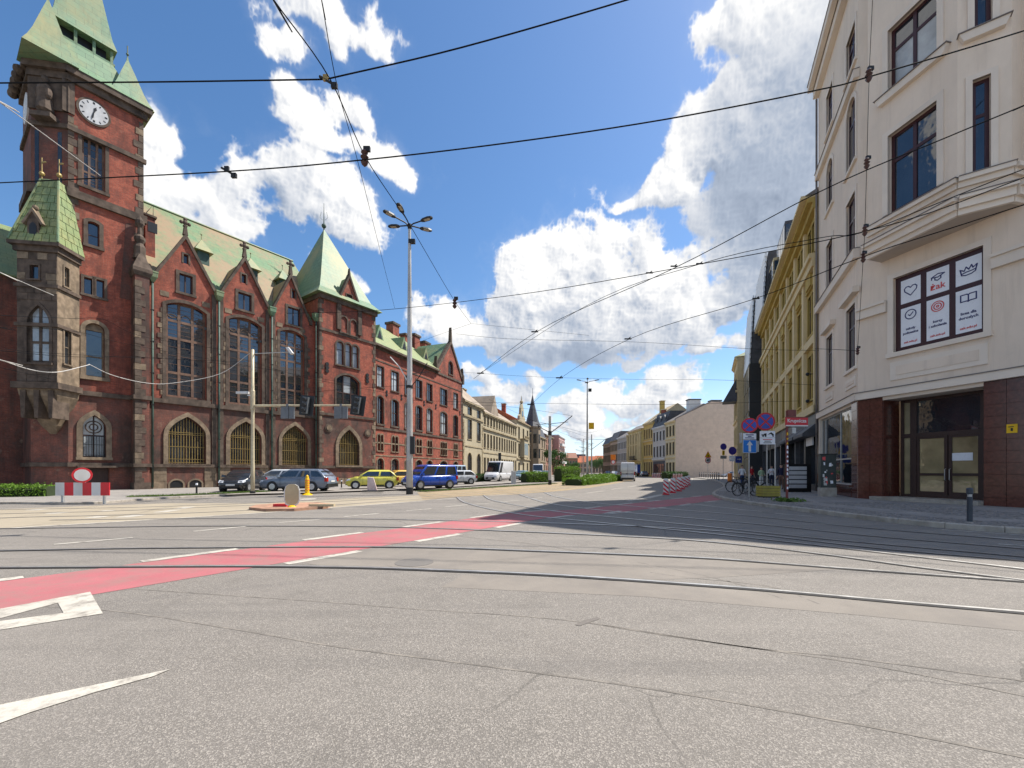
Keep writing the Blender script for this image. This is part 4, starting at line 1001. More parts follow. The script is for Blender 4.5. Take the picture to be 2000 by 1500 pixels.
# ---- stone oriel on the canted corner
OR0 = Vector((-29.66, 27.72, 0)); of = F((OR0.x-.988*2.25, OR0.y-.156*2.25), (.988, .156)); OW = 2.25
osd = F((OR0.x, OR0.y), (-.156*1.0, .988))               # right cheek, runs back to the clock face wall
OS = 1.7
zo = [7.15, 16.0]
def ov(f, a, x0, x1, y0, y1, kind, **kw): x = f.rect(x0, x1, y0, y1); return arch(*x, kind, **kw)
ow1 = ov(of, 0, 53, 97, 596, 708, 'pointed', rise=1.2); ow2 = ov(of, 0, 59, 76, 518, 545, 'rect')
wall(of, [(0, zo[0]), (OW, zo[0]), (OW, zo[1]), (0, zo[1])], [ow1, ow2], m_stone, lib, .25)
window(of, ow1, lib, 2, (.36, .68), depth=.2, bar=.16, sur=.16, sill=.15, glass=m_glassc, frame=m_stone, trim=m_stone)
window(of, ow2, lib, 1, (), depth=.15, bar=.05, sur=.1, sill=.1, glass=m_glass, **CW)
ow3 = ov(osd, 0, 125, 138, 645, 712, 'rect'); ow4 = ov(osd, 0, 125, 134, 523, 561, 'rect')
wall(osd, [(0, zo[0]), (OS, zo[0]), (OS, zo[1]), (0, zo[1])], [ow3, ow4], m_stonel, lib, .2)  # the cheek's sunlit look is put into its paler stone colour
for h in (ow3, ow4): window(osd, h, lib, 1, (.5,), depth=.15, bar=.05, sur=.1, sill=.1, glass=m_glassd, frame=m_stonel, trim=m_stonel)
olf = F((of.p(0, 0)+Vector((-.156*1.7, .988*1.7, 0)))[:2], (.156, -.988)); mb = MB().poly([olf.p(0, zo[0]), olf.p(1.7, zo[0]), olf.p(1.7, zo[1]), olf.p(0, zo[1])]); obj('wall', mb, m_stone, lib, fixn=False)
def oring(z0, z1, e):
    mb = MB(); of.box(mb, -e, OW+e, z0, z1, -.05, e); osd.box(mb, 0, OS, z0, z1, -.05, e); obj('string_course', mb, m_stone, lib)
for y, e in ((558, .12), (634, .1)): z = of.pick(73, y)[1]; oring(z-.12, z+.1, e)
oring(zo[0]-.35, zo[0]+.05, .2); oring(zo[1]-.35, zo[1], .14); oring(zo[1], zo[1]+.22, .32)
# squared stones of the oriel face, the dark blocks stand a little proud
z = zo[0]+.1; r_ = 0
while z < zo[1]-.6:
    a = -.0; hh = .44
    while a < OW-.05:
        l = min(random.uniform(.45, .75), OW-a)
        if OW-a-l < .2: l = OW-a
        ok_ = all(not (a < max(p[0] for p in h)+.2 and a+l > min(p[0] for p in h)-.2 and z < max(p[1] for p in h)+.25 and z+hh > min(p[1] for p in h)-.25) for h in (ow1, ow2))
        if ok_ and r_ < 23:
            mb = MB(); of.box(mb, a+.012, a+l-.012, z+.012, z+hh-.012, -.03, .02+random.uniform(0, .022)); obj('stone_block', mb, random.choice((m_stone, m_stone, m_stone, m_stonel)), lib)
        a += l
    z += hh; r_ += 1
# corbel under the oriel
mb = MB(); rings = []
for f_, z in ((1.0, 6.85), (.96, 6.4), (.72, 5.6), (.40, 4.5), (.12, 3.9)):
    q = [of.p(0, z), of.p(OW, z), osd.p(OS, z), olf.p(0, z)]; b_ = (pB+pC)/2+Vector((0, 0, z))+Vector((.12, .3, 0))
    rings.append([b_+(p-b_)*f_ for p in q])
mb.loft(rings); obj('oriel_corbel', mb, m_stonel, lib)
for a in (.35, 1.1, 1.9):
    mb = MB(); of.prism(mb, [(a-.1, 4.9), (a+.1, 4.9), (a+.16, 6.7), (a-.16, 6.7)], -1.2, .05); obj('corbel_rib', mb, m_stone, lib)
# oriel roof of separate copper sheets
ZR0, ZR1 = zo[1]+.2, 20.9
def sheets(p00, p10, p11, p01, rows, cols, mat, parent):
    for r in range(rows):
        v0, v1 = r/rows, (r+1)/rows; l0, r0 = p00.lerp(p01, v0), p10.lerp(p11, v0); l1, r1 = p00.lerp(p01, v1), p10.lerp(p11, v1)
        nrm = (p10-p00).cross(p01-p00).normalized(); n_ = max(1, round(cols*((r0-l0).length/(p10-p00).length))); sh = .5/n_ if r % 2 else 0
        xs = sorted({0, 1, *[min(1, max(0, (i+0)/n_+sh)) for i in range(n_+1)]})
        for u0, u1 in zip(xs, xs[1:]):
            if u1-u0 < .03: continue
            g_ = .012; h_ = nrm*(.02+random.uniform(0, .012)); b = [l0.lerp(r0, u0+g_), l0.lerp(r0, u1-g_), l1.lerp(r1, u1-g_), l1.lerp(r1, u0+g_)]
            up = (b[3]-b[0])*.02
            mb = MB().hexa([b[0]+up, b[1]+up, b[2]-up, b[3]-up]+[x+h_*(1.0 if i > 1 else 1.7) for i, x in enumerate((b[0]+up, b[1]+up, b[2]-up, b[3]-up))]); obj('copper_sheet', mb, mat, parent)
o0 = [of.p(-.25, ZR0, .28), of.p(OW+.25, ZR0, .28), osd.p(OS, ZR0, .3), of.p(-.25, ZR0, -1.7)]
o1 = [of.p(.62, ZR1, -.9), of.p(1.62, ZR1, -.9), of.p(1.62, ZR1, -1.75), of.p(.62, ZR1, -1.75)]
mb = MB().loft([o0, o1]); orf = obj('oriel_roof', mb, m_coppery, lib)
sheets(o0[0], o0[1], o1[1], o1[0], 8, 6, m_coppery, orf); sheets(o0[1], o0[2], o1[2], o1[1], 8, 4, m_coppery, orf)
mb = MB(); mb.tube([o0[1]+Vector((.02, -.02, .05)), o1[1]+Vector((.02, -.02, .03))], .07, 6); mb.tube([o0[0]+Vector((0, -.02, .05)), o1[0]+Vector((0, -.02, .03))], .07, 6); mb.tube([o1[0], o1[1]], .06, 6); obj('roof_ridge', mb, m_copper, orf)
for a in (.62, 1.62):
    mb = MB(); c_ = of.p(a, 0, -.95); mb.tube([(c_.x, c_.y, ZR1-.1), (c_.x, c_.y, ZR1+1.5)], .03, 5); mb.sphere((c_.x, c_.y, ZR1+.42), .15, 8); mb.sphere((c_.x+.12, c_.y, ZR1+1.2), .1, 6, 2.0, .3, .7); obj('gilded_finial', mb, m_gold, orf)
a_, z_ = of.pick(69, 455); mb = MB(); of.prism(mb, [(a_-.32, 16.4), (a_+.32, 16.4), (a_+.32, 17.5), (a_, 18.3), (a_-.32, 17.5)], -.4, .16); dm = obj('roof_dormer', mb, m_stone, lib)
mb = MB(); of.prism(mb, arch(a_-.2, a_+.2, 16.6, 17.5, 'pointed'), .1, .175); obj('opening', mb, m_black, dm)
mb = MB(); of.prism(mb, [(a_-.5, 17.3), (a_, 18.15), (a_, 18.4), (a_-.6, 17.4)], -.3, .24); of.prism(mb, [(a_, 18.15), (a_+.5, 17.3), (a_+.6, 17.4), (a_, 18.4)], -.3, .24); mb.sphere(of.p(a_, 18.5, 0), .17, 7); obj('dormer_gable', mb, m_stonel, dm)

# ---- dim wing left of the tower
WL = F((pD.x, pD.y), (L.u.x, L.u.y), -.2)
mb = MB(); WL.box(mb, -12, .6, 0, 15.6, -9, 0); obj('wall', mb, m_brickd, lib)
mb = MB().loft([[WL.p(-12, 15.6, .3), WL.p(.8, 15.6, .3), WL.p(.8, 21, -5), WL.p(-12, 21, -5)], [WL.p(-12, 15.5, .3), WL.p(.8, 15.5, .3), WL.p(.8, 15.5, -9), WL.p(-12, 15.5, -9)]]); obj('main_roof', mb, m_coppery, lib)
# ---------------------------------------------------------------- end tower of the library with its pyramid roof
KE = .8; E_ = L.off(KE); e0, e1 = L.A(624, KE), L.A(733, KE); ZEE = 19.3
eh = []
def ew(x0, x1, y0, y1, kind='rect', **kw): x = L.rect(x0, x1, y0, y1, KE); h = arch(*x, kind, **kw); eh.append(h); return h
e_tri = [ew(657,671,667,712,'seg',rise=.42), ew(674.5,686,671,716,'seg',rise=.42), ew(688.5,700,675,719,'seg',rise=.42)]
e_mid = ew(657,702,733,793,'seg',rise=.62)
e_arc = L.rect(661,701,839,911,KE); e_arc = arch(e_arc[0], e_arc[1], ZPL+.1, e_arc[3], 'pointed'); eh.append(e_arc)
wall(E_, [(e0, ZSILL), (e1, ZSILL), (e1, ZEE), (e0, ZEE)], [h for h in eh if h[0][1] > ZSILL], m_brick, lib, .4)
wall(E_, [(e0, 0), (e1, 0), (e1, ZSILL), (e0, ZSILL)], [e_arc], m_brickd, lib, .5)
for a, b in (((e0, -9.2), (e0, 0)), ((e1, 0), (e1, -9.2)), ((e1, -9.2), (e0, -9.2))):
    p, q = E_.p(a[0], 0, a[1]), E_.p(b[0], 0, b[1]); obj('wall', MB().poly([p, q, q+Vector((0,0,ZEE)), p+Vector((0,0,ZEE))]), m_brick, lib, fixn=False)
for h in e_tri: window(E_, h, lib, 1, (.66,), depth=.25, bar=.06, sur=.16, sill=.15, glass=m_glassc, **CW)
window(E_, e_mid, lib, 3, (.42,), depth=.3, bar=.11, sur=.2, sill=.25, glass=[m_glass, m_glassc, m_glassd], bars=2, **CW)
w = window(E_, e_arc, lib, 2, (.55,), depth=.45, bar=.08, sur=.36, proud=.12, sill=.18, glass=m_glassd, frame=m_wood, trim=m_stonel)
mb = MB(); a0, a1 = e_arc[0][0], e_arc[1][0]; z0 = e_arc[0][1]; z1 = max(p[1] for p in e_arc); c = (a0+a1)/2
for j in range(12):
    a = a0+(a1-a0)*(j+.7)/12.4; t = min(1, abs(a-c)/((a1-a0)/2)); E_.box(mb, a-.016, a+.016, z0, z0+(z1-z0)*.6+(z1-z0)*.36*(1-t)**.6, -.2, -.168)
for fr in (.03, .36, .6): E_.box(mb, a0+.02, a1-.02, z0+(z1-z0)*fr-.015, z0+(z1-z0)*fr+.015, -.165, -.145)
obj('window_grille', mb, m_gold, w)
for px, py in ((642, 836), (718, 846)):
    a, z = L.pick(px, py, KE); mb = MB(); E_.prism(mb, circ(.42, 20, a, z), -.02, .09); r_ = obj('stone_roundel', mb, m_stone, lib); mb = MB(); E_.prism(mb, circ(.27, 16, a, z), 0, .13); obj('boss', mb, m_stonel, r_)
for px, py in ((638.5, 718), (717, 739)):
    a, z = L.pick(px, py, KE); mb = MB()
    for dz in (-.35, 0, .35): E_.prism(mb, circ(.2, 10, a, z+dz), -.02, .09)
    obj('wall_anchor', mb, m_iron, lib)
for zz in (L.pick(624, 639, KE)[1], L.pick(624, 805, KE)[1]):
    mb = MB(); E_.box(mb, e0-.06, e1+.06, zz-.22, zz+.04, -.05, .1); obj('string_course', mb, m_stone, lib)
mb = MB(); E_.box(mb, e0-.06, e1+.06, ZPL-.2, ZPL+.05, -.05, .15); E_.box(mb, e0-.15, e0, ZPL-.2, ZPL+.05, -4, .15); obj('plinth_course', mb, m_stone, lib)
mb = MB(); E_.box(mb, e0-.1, e1+.1, ZEE-.45, ZEE, -9.3, .3); obj('cornice', mb, m_stone, lib)
for ed, s_ in ((e0, 1), (e1, -1)):
    for i, z in enumerate(np.arange(.02, ZEE-.6, .47)):
        l = (.40 if i % 2 else .24)*random.uniform(.85, 1.15); mb = MB(); E_.box(mb, min(ed-s_*.02, ed+s_*l), max(ed-s_*.02, ed+s_*l), z, z+.44, -.3, .022+random.uniform(0, .02)); obj('quoin_stone', mb, random.choice((m_stone, m_stone, m_stonel)), lib)
for i in range(5):
    a0 = e0+.7+i*(e1-e0-1.4)/5; mb = MB(); E_.box(mb, a0+.02, a0+(e1-e0-1.4)/5-.02, .02, .7, -.05, .05+random.uniform(0, .03)); obj('base_stone', mb, m_stonel, lib)
# wall dormer
d0, d1 = L.A(662, KE+.05), L.A(701, KE+.05); ED = E_.off(.06); dm_ = (d0+d1)/2; dzf = 19.6; dza = L.pick(680.6, 541, KE)[1]
dw = [arch(*L.rect(665.5,677,619,650,KE), 'seg', rise=.4), arch(*L.rect(684,695,626,656,KE), 'seg', rise=.4), arch(*L.rect(676,687,576,594,KE), 'rect')]
wall(ED, [(d0, 16.4), (d1, 16.4), (d1, dzf), (dm_, dza), (d0, dzf)], dw, m_brick, lib, .3)
for h in dw[:2]: window(ED, h, lib, 1, (.6,), depth=.22, bar=.05, sur=.16, sill=.12, glass=m_glass, **CW)
window(ED, dw[2], lib, 3, (), depth=.18, bar=.08, sur=.08, sill=.08, glass=m_black, panes=False, **CW)
mb = MB()
for s_, af in ((-1, d0-.05), (1, d1+.05)):
    pts = [(af, dzf-.5), (dm_, dza-.12), (dm_, dza+.35), (af, dzf-.05)]; ED.prism(mb, pts if s_ > 0 else pts[::-1], -.4, .14)
    ED.box(mb, af-.22, af+.22, 16.2, dzf-.1, -.3, .16)
ED.prism(mb, [(dm_-.12, dza+.2), (dm_+.12, dza+.2), (dm_+.02, dza+.9), (dm_-.02, dza+.9)], -.15, .1); obj('gable_coping', mb, m_stone, lib)
mb = MB()
for s_, af in ((-1, d0), (1, d1)):
    p = [ED.p(af, dzf-.3, -.3), ED.p(dm_, dza, -.3), ED.p(dm_, dza, -3.2), ED.p(af, dzf-.3, -3.2)]; mb.poly(p if s_ > 0 else p[::-1])
obj('gable_roof', mb, m_copper, lib)
# pyramid roof with a flared foot
ap = L.p((e0+e1)/2-.15, 28.7, -3.8); hx, hy = (e1-e0)/2+.5, 5.2; cx_ = (e0+e1)/2; ck_ = KE-4.55
def er(fx, z): return [L.p(cx_+sx*hx*fx, z, ck_+sy*hy*fx) for sx, sy in ((1, 1), (1, -1), (-1, -1), (-1, 1))]
mb = MB(); rr = []
for fx, z in ((1.0, ZEE+.02), (.80, 20.3), (.66, 21.7)): rr.append(er(fx, z))
for t_ in (.5, .94, 1.0): rr.append([q.lerp(ap, t_*.985) for q in er(.66, 21.7)])
mb.loft(rr); obj('pyramid_roof', mb, m_copper, lib)
mb = MB(); mb.sphere(ap+Vector((0, 0, .35)), .26, 10); mb.tube([ap-Vector((0, 0, .2)), ap+Vector((0, 0, 2.9))], [.07, .02], 6)
for sx in (-1, 1): mb.tube([ap+Vector((.12*sx, 0, 1.0)), ap+Vector((.45*sx, 0, 1.3)), ap+Vector((.3*sx, 0, 1.9))], .02, 4)
obj('finial', mb, m_copperd, lib)
a_ = e0-.12; pipe(L, a_, .2, 16.6, .4, lib)

# ---------------------------------------------------------------- long wing
Wf = F((-16.1, 48.4), (.355, .935)); wEnd = Wf.A(903); ZW = 16.2
gA, gB = Wf.A(852), wEnd; gm = (gA+gB)/2+.2
wh = []; wrec = []
def ww(x0, x1, y0, y1, kind='rect', **kw):
    x = Wf.rect(x0, x1, y0, y1); h = arch(*x, kind, **kw); wh.append(h); return h
xs4 = [(736.5,749), (764.5,778), (791,800.5), (812.5,824), (834,844), (860,873), (886,894)]
rowsz = dict(a=(13.75,11.35), b=(10.25,7.0), c=(5.75,3.85), d=(2.95,.2))
for i, (x0, x1) in enumerate(xs4):
    a0, a1 = Wf.A(x0), Wf.A(x1); big = i == 5
    if i in (2, 3, 4): a1 = max(a1, a0+1.15)
    for r_, (zt, zb) in rowsz.items():
        if r_ == 'c':
            n_ = 3 if big else 2; st = (a1-a0)/n_
            for j in range(n_): h = arch(a0+st*j+.08, a0+st*(j+1)-.08, zb, zt, 'round'); wh.append(h); wrec.append((r_, h, big))
        else:
            h = arch(a0, a1, zb, zt, 'rect' if r_ in 'a' else 'seg', **({} if r_ == 'a' else dict(rise=.25 if r_ == 'b' else .32))); wh.append(h); wrec.append((r_, h, big))
za_g = Wf.pick(877, 668)[1]
wg = arch(gm-.62, gm+.62, 16.4, 18.4, 'seg', rise=.6); wh.append(wg)
ZS_ = 6.45
oW = [(0, ZS_), (wEnd, ZS_), (wEnd, ZW+.2), (gm, za_g), (gA, ZW+.2), (gA, ZW), (0, ZW)]
wall(Wf, oW, [h for h in wh if h[0][1] > ZS_], m_brick, lib, .35)
wall(Wf, [(0, 0), (wEnd, 0), (wEnd, ZS_), (0, ZS_)], [h for h in wh if h[0][1] < ZS_], m_brick, lib, .35)
mb = MB(); Wf.box(mb, wEnd-.02, wEnd, 0, ZW, -12, -.02); obj('wall', mb, m_brick, lib)
for r_, h, big in wrec:
    if r_ == 'a': window(Wf, h, lib, 3 if big else 2, (.62,), depth=.22, bar=.08, sur=.12, sill=.14, glass=random.choice((m_glass, m_glassc)), merge=True, **CW)
    elif r_ == 'b': window(Wf, h, lib, 3 if big else 2, (.5,), depth=.26, bar=.1, sur=.15, sill=.2, glass=random.choice((m_glass, m_glassc)), merge=True, **CW)
    elif r_ == 'c': window(Wf, h, lib, 1, (), depth=.22, bar=.06, sur=.15, sill=.12, glass=m_glassd, frame=m_wood, trim=m_stonel, merge=True)
    else: window(Wf, h, lib, 2, (.4, .7), depth=.28, bar=.08, sur=.14, sill=0, glass=m_glassd, frame=m_wood, trim=m_stonel, merge=True)
window(Wf, wg, lib, 2, (.6,), depth=.22, bar=.07, sur=.14, sill=.14, glass=m_glassd, merge=True, **CW)
for z, hh, mt in ((ZS_-.1, .28, m_stone), (4.7, .16, m_stonel), (3.2, .14, m_stonel), (ZW-.55, .3, m_stone), (14.3, .14, m_stone)):
    mb = MB(); Wf.box(mb, -.0, wEnd, z, z+hh, -.03, .05 if hh < .2 else .12); obj('string_course', mb, mt, lib)
for i in range(6):
    a = Wf.A((755, 784, 805, 828, 851, 898)[i]); mb = MB(); Wf.prism(mb, circ(.16, 8, a, 11.0), -.02, .08); Wf.prism(mb, circ(.16, 8, a, 10.6), -.02, .08); obj('wall_anchor', mb, m_iron, lib)
mb = MB(); mb.loft([[Wf.p(-1, ZW-.1, .55), Wf.p(gA+.3, ZW-.1, .55), Wf.p(gA+.3, 21.9, -6.6), Wf.p(-1, 21.9, -6.6)], [Wf.p(-1, ZW-.25, .5), Wf.p(gA+.3, ZW-.25, .5), Wf.p(gA+.3, ZW-.2, -12), Wf.p(-1, ZW-.2, -12)]]); obj('main_roof', mb, m_coppery, lib)
mb = MB(); Wf.box(mb, 0, gA, ZW-.32, ZW-.08, .0, .62); obj('eaves_gutter', mb, m_stone, lib)
for px, py in ((732.5, 655), (781, 678), (824, 697)):
    k_ = -1.9; a = Wf.A(px, k_); z = ZW+1.85; mb = MB()
    Wf.prism(mb, [(a-.75, z-.5), (a+.75, z-.5), (a, z+1.25)], k_-2.2, k_+.7); d_ = obj('roof_dormer', mb, m_copper, lib)
    mb = MB(); Wf.prism(mb, [(a-.42, z-.4), (a+.42, z-.4), (a, z+.6)], k_+.6, k_+.73); obj('opening', mb, m_black, d_)
for px, py in ((767, 640), (791, 662), (809, 662), (829, 676)):
    k_ = -6.5; a, z = Wf.pick(px, py, k_); mb = MB(); Wf.box(mb, a-.75, a+.75, 20.5, z+.3, k_-.6, k_+.6); c_ = obj('chimney', mb, m_brick, lib)
    mb = MB(); Wf.box(mb, a-.9, a+.9, z+.3, z+.62, k_-.75, k_+.75); obj('cornice', mb, m_stone, c_)
# cross gable at the far end
mb = MB()
for s_, af in ((-1, gA), (1, gB)):
    pts = [(af, ZW-.3), (gm, za_g-.15), (gm, za_g+.4), (af, ZW+.35)]; Wf.prism(mb, pts if s_ > 0 else pts[::-1], -.4, .14)
    Wf.box(mb, af-.25, af+.25, ZW-.6, ZW+.9, -.4, .25); Wf.prism(mb, [(af-.2, ZW+.9), (af+.2, ZW+.9), (af, ZW+2.0)], -.3, .15)
Wf.prism(mb, [(gm-.22, za_g+.2), (gm+.22, za_g+.2), (gm+.12, za_g+1.6), (gm, za_g+2.4), (gm-.12, za_g+1.6)], -.3, .15); obj('gable_coping', mb, m_stone, lib)
mb = MB()
for s_, af in ((-1, gA-.3), (1, gB+.3)):
    p = [Wf.p(af, ZW, -.3), Wf.p(gm, za_g+.05, -.3), Wf.p(gm, za_g+.05, -13), Wf.p(af, ZW, -13)]; mb.poly(p if s_ > 0 else p[::-1])
obj('gable_roof', mb, m_copper, lib)
for a in (wEnd*.0+.25, wEnd-.22):
    for i, z in enumerate(np.arange(6.8, ZW-1, .5)):
        l = .3 if i % 2 else .2; mb = MB(); Wf.box(mb, a-l/2-.1, a+l/2+.1, z, z+.46, -.05, .03); obj('quoin_stone', mb, m_stone, lib)

# ---------------------------------------------------------------- generic street house
def house(name, label, f, a0, a1, ze, cols, rows, wm, trim, fm, gm_, depth=11, roof=('gable', 4, None), ww_=1.1, base=None, parent=None, courses=(), arch_ground=None, quoin=False, ped=False, sill=.12, sur=.12, chim=(), kind='rect', recess=.25, bands=()):
    t = thing(name, label, 'building', tuple(f.p((a0+a1)/2, 0, -depth/2))) if parent is None else parent
    xs = cols if isinstance(cols, (list, tuple)) else [a0+(a1-a0)*(i+.5)/cols for i in range(cols)]
    hs = []
    for j, (zb, zt) in enumerate(rows):
        for x in xs:
            k_ = arch_ground if (j == 0 and arch_ground) else kind
            hs.append((arch(x-ww_/2, x+ww_/2, zb, zt, k_), j))
    wall(f, [(a0, 0), (a1, 0), (a1, ze), (a0, ze)], [h for h, j in hs], wm, t, recess)
    for h, j in hs: window(f, h, t, 2 if ww_ > .8 else 1, (.66,), depth=recess-.05, bar=.07, sur=sur, sill=sill if zb > .5 or j else 0, glass=random.choice(gm_) if isinstance(gm_, list) else gm_, frame=fm, trim=trim, merge=True)
    mb = MB()
    for p, q in (((a0, -depth), (a0, 0)), ((a1, 0), (a1, -depth)), ((a1, -depth), (a0, -depth))):
        x, y = f.p(p[0], 0, p[1]), f.p(q[0], 0, q[1]); mb.poly([x, y, y+Vector((0, 0, ze)), x+Vector((0, 0, ze))])
    obj('side_wall', mb, wm, t, fixn=False)
    mb = MB(); f.box(mb, a0, a1, ze-.28, ze, -.1, .38); f.box(mb, a0, a1, ze-.5, ze-.28, -.1, .2); obj('cornice', mb, trim, t)
    for z, hh, k_ in courses: mb = MB(); f.box(mb, a0, a1, z, z+hh, -.03, k_); obj('string_course', mb, trim, t)
    rk, rise, rm = roof; rm = rm or m_roofgrey
    if rk == 'gable':
        mb = MB().loft([[f.p(a0, ze, .4), f.p(a0, ze+rise, -depth/2), f.p(a0, ze, -depth-.3)], [f.p(a1, ze, .4), f.p(a1, ze+rise, -depth/2), f.p(a1, ze, -depth-.3)]]); obj('roof', mb, rm, t)
    elif rk == 'hip':
        r_ = min(rise*1.2, (a1-a0)*.4); mb = MB(); b = [f.p(a0-.2, ze, .4), f.p(a1+.2, ze, .4), f.p(a1+.2, ze, -depth-.2), f.p(a0-.2, ze, -depth-.2)]; tp = [f.p(a0+r_, ze+rise, -depth/2+.2), f.p(a1-r_, ze+rise, -depth/2+.2), f.p(a1-r_, ze+rise, -depth/2-.2), f.p(a0+r_, ze+rise, -depth/2-.2)]; mb.loft([b, tp]); obj('roof', mb, rm, t)
    elif rk == 'mansard':
        mb = MB().loft([[f.p(a0, ze, .2), f.p(a1, ze, .2), f.p(a1, ze, -depth), f.p(a0, ze, -depth)], [f.p(a0, ze+rise, -1.2), f.p(a1, ze+rise, -1.2), f.p(a1, ze+rise, -depth+1), f.p(a0, ze+rise, -depth+1)]]); obj('roof', mb, rm, t)
    else:
        mb = MB(); f.box(mb, a0, a1, ze, ze+.3, -depth, 0); obj('parapet', mb, trim, t)
    for a, z1, k_, w_, mt in chim:
        mb = MB(); f.box(mb, a-w_/2, a+w_/2, ze, z1, k_-.5, k_+.5); c_ = obj('chimney', mb, mt, t); mb = MB(); f.box(mb, a-w_/2-.12, a+w_/2+.12, z1, z1+.22, k_-.62, k_+.62); obj('cornice', mb, trim, c_)
    return t
m_ochre = simple('ochre_stone', (.39, .335, .23), .85, var=.12, scale=.8, dirt=(.31, .265, .18), spec=.2)
m_ochred = simple('weathered_trim', (.33, .27, .17), .85, var=.25, scale=1.2, dirt=(.16, .13, .1), spec=.2)
m_brownst = simple('brown_stone_house', (.27, .21, .15), .85, var=.2, scale=.6, dirt=(.15, .12, .09), spec=.2)
m_slate = simple('dark_slate', (.06, .062, .07), .6, var=.3, scale=1.5)
m_rooftan = simple('tan_roof', (.30, .24, .18), .8, var=.2, scale=.8, dirt=(.2, .16, .12))
Hf = F((-8.1, 69.6), (.25, .968)); hA, hB, hC, hD, hE = 0.25, Hf.A(943.5), Hf.A(1009), Hf.A(1034), Hf.A(1066)
zH = 13.2
h1 = house('ochre_house', 'narrow ochre stone house with two tall arches beside the brick gable', Hf, hA, hB-.05, zH, [hA+(hB-hA)*.3, hA+(hB-hA)*.76], [(.3,4.6),(6.9,10.3),(11.0,12.5)], m_ochre, m_ochred, m_wood, m_glassd, 12, ('gable', 5.5, m_rooftan), 2.0, arch_ground='round', courses=((10.6,.3,.2),(5.6,.2,.1)), chim=((hA+4, 20.5, -4, .8, m_brick),))
for i, a in enumerate((hA+.25, hB-.35)):
    for j, z in enumerate(np.arange(.1, 10, .55)):
        l = .7 if j % 2 else .45; mb = MB(); Hf.box(mb, a-l/2, a+l/2, z, z+.5, -.02, .08); obj('quoin_stone', mb, m_ochred, h1)
h2 = house('long_ochre_house', 'long ochre house with many narrow windows in even rows', Hf, hB, hC-.05, 12.6, 13, [(.9,4.0),(5.9,8.6),(10.3,12.0)], m_ochre, m_ochred, m_wood, [m_glassd, m_glass], 12, ('gable', 4.2, m_rooftan), 1.05, courses=((9.4,.3,.3),(4.9,.2,.1)), chim=((hB+5, 17.9, -6, 1.6, m_stonel), (hB+12, 17.0, -5, .7, m_brick), (hB+17, 17.2, -6, .7, m_brick)), sill=.1, sur=.1)
mb = MB(); a = hB+9; Hf.prism(mb, [(a-3.2, 12.6), (a+3.2, 12.6), (a, 17.2)], -6, -.4); obj('roof_dormer', mb, m_rooftan, h2)
h3 = house('ornate_house', 'ornate pale house with a curved baroque gable and balcony bay', Hf, hC, hD-.05, 14.2, 3, [(.6,3.6),(5.2,8.4),(9.6,12.6)], m_ochre, m_ochred, m_wood, m_glassd, 12, ('gable', 3.5, m_rooftile), 1.5, courses=((4.4,.3,.25),(9.0,.25,.2)), chim=((hC+2.5, 18.5, -4, .9, m_brick),))
mb = MB(); c = (hC+hD)/2-1.5; Hf.prism(mb, [(c-3.5, 14.2), (c+3.5, 14.2), (c+3.0, 15.6), (c+1.7, 16.2), (c+1.4, 17.8), (c+.7, 18.7), (c, 19.1), (c-.7, 18.7), (c-1.4, 17.8), (c-1.7, 16.2), (c-3.0, 15.6)], -.5, .1); gb = obj('curved_gable', mb, m_ochre, h3)
mb = MB(); mb.sphere(Hf.p(c, 19.5, -.2), .45, 8); mb.tube([Hf.p(c, 19.6, -.2), Hf.p(c, 21.2, -.2)], [.2, .04], 6); obj('finial', mb, m_ochred, gb)
mb = MB(); Hf.prism(mb, circ(.8, 14, c, 16.4), 0, .16); obj('round_window', mb, m_glassd, gb)
mb = MB(); Hf.box(mb, c-2.2, c+2.2, 5.0, 9.6, 0, 1.1); by = obj('bay', mb, m_ochre, h3)
for j in range(3): mb = MB(); Hf.box(mb, c-2.0+j*1.4, c-.8+j*1.4, 5.6, 8.6, 1.0, 1.13); obj('pane', mb, m_glassd, by)
mb = MB(); Hf.box(mb, c-2.5, c+2.5, 9.6, 9.8, 0, 1.4); Hf.box(mb, c-2.5, c+2.5, 10.4, 10.5, 1.3, 1.4)
for j in range(12): a = c-2.4+j*.43; Hf.box(mb, a, a+.12, 9.8, 10.4, 1.3, 1.4)
obj('balcony', mb, m_ochred, h3)
h4 = house('turret_house', 'brown stone corner house with a pointed slate turret', Hf, hD, hE-.05, 12.4, 6, [(.8,3.6),(5.0,8.0),(9.2,11.6)], m_brownst, m_ochred, m_wood, m_glassd, 12, ('mansard', 3.2, m_slate), 1.3, courses=((4.3,.25,.2),(8.6,.2,.15)))
c_ = Hf.p(hD+3.4, 0, .2); mb = MB().lathe([(2.3, 0), (2.3, 13.6), (2.6, 13.8), (2.6, 14.2)], 8, (c_.x, c_.y, 0)); tu = obj('turret', mb, m_brownst, h4)
mb = MB().lathe([(2.7, 14.2), (1.9, 15.6), (.8, 20), (.06, 23.5), (.05, 25.5)], 8, (c_.x, c_.y, 0)); obj('spire', mb, m_slate, tu)
for z in (5.2, 9.4):
    for q in range(3): a_ = R(-120+q*45); mb = MB(); F((c_.x+2.18*math.cos(a_), c_.y+2.18*math.sin(a_)), (-math.sin(a_), math.cos(a_))).box(mb, -.5, .5, z, z+2.6, -.1, .04); obj('pane', mb, m_glassd, tu)
hF = Hf.A(1080); h5 = house('red_brown_house', 'red brown house far down the left side of the street', Hf, hE, hF, 14.0, 5, [(1,3.4),(4.8,7.2),(8.4,10.6),(11.4,13)], simple('red_brown_plaster', (.33, .15, .11), .85, var=.15, dirt=(.22,.12,.1)), m_ochred, m_wood, m_glassd, 12, ('gable', 3, m_slate), 1.3)
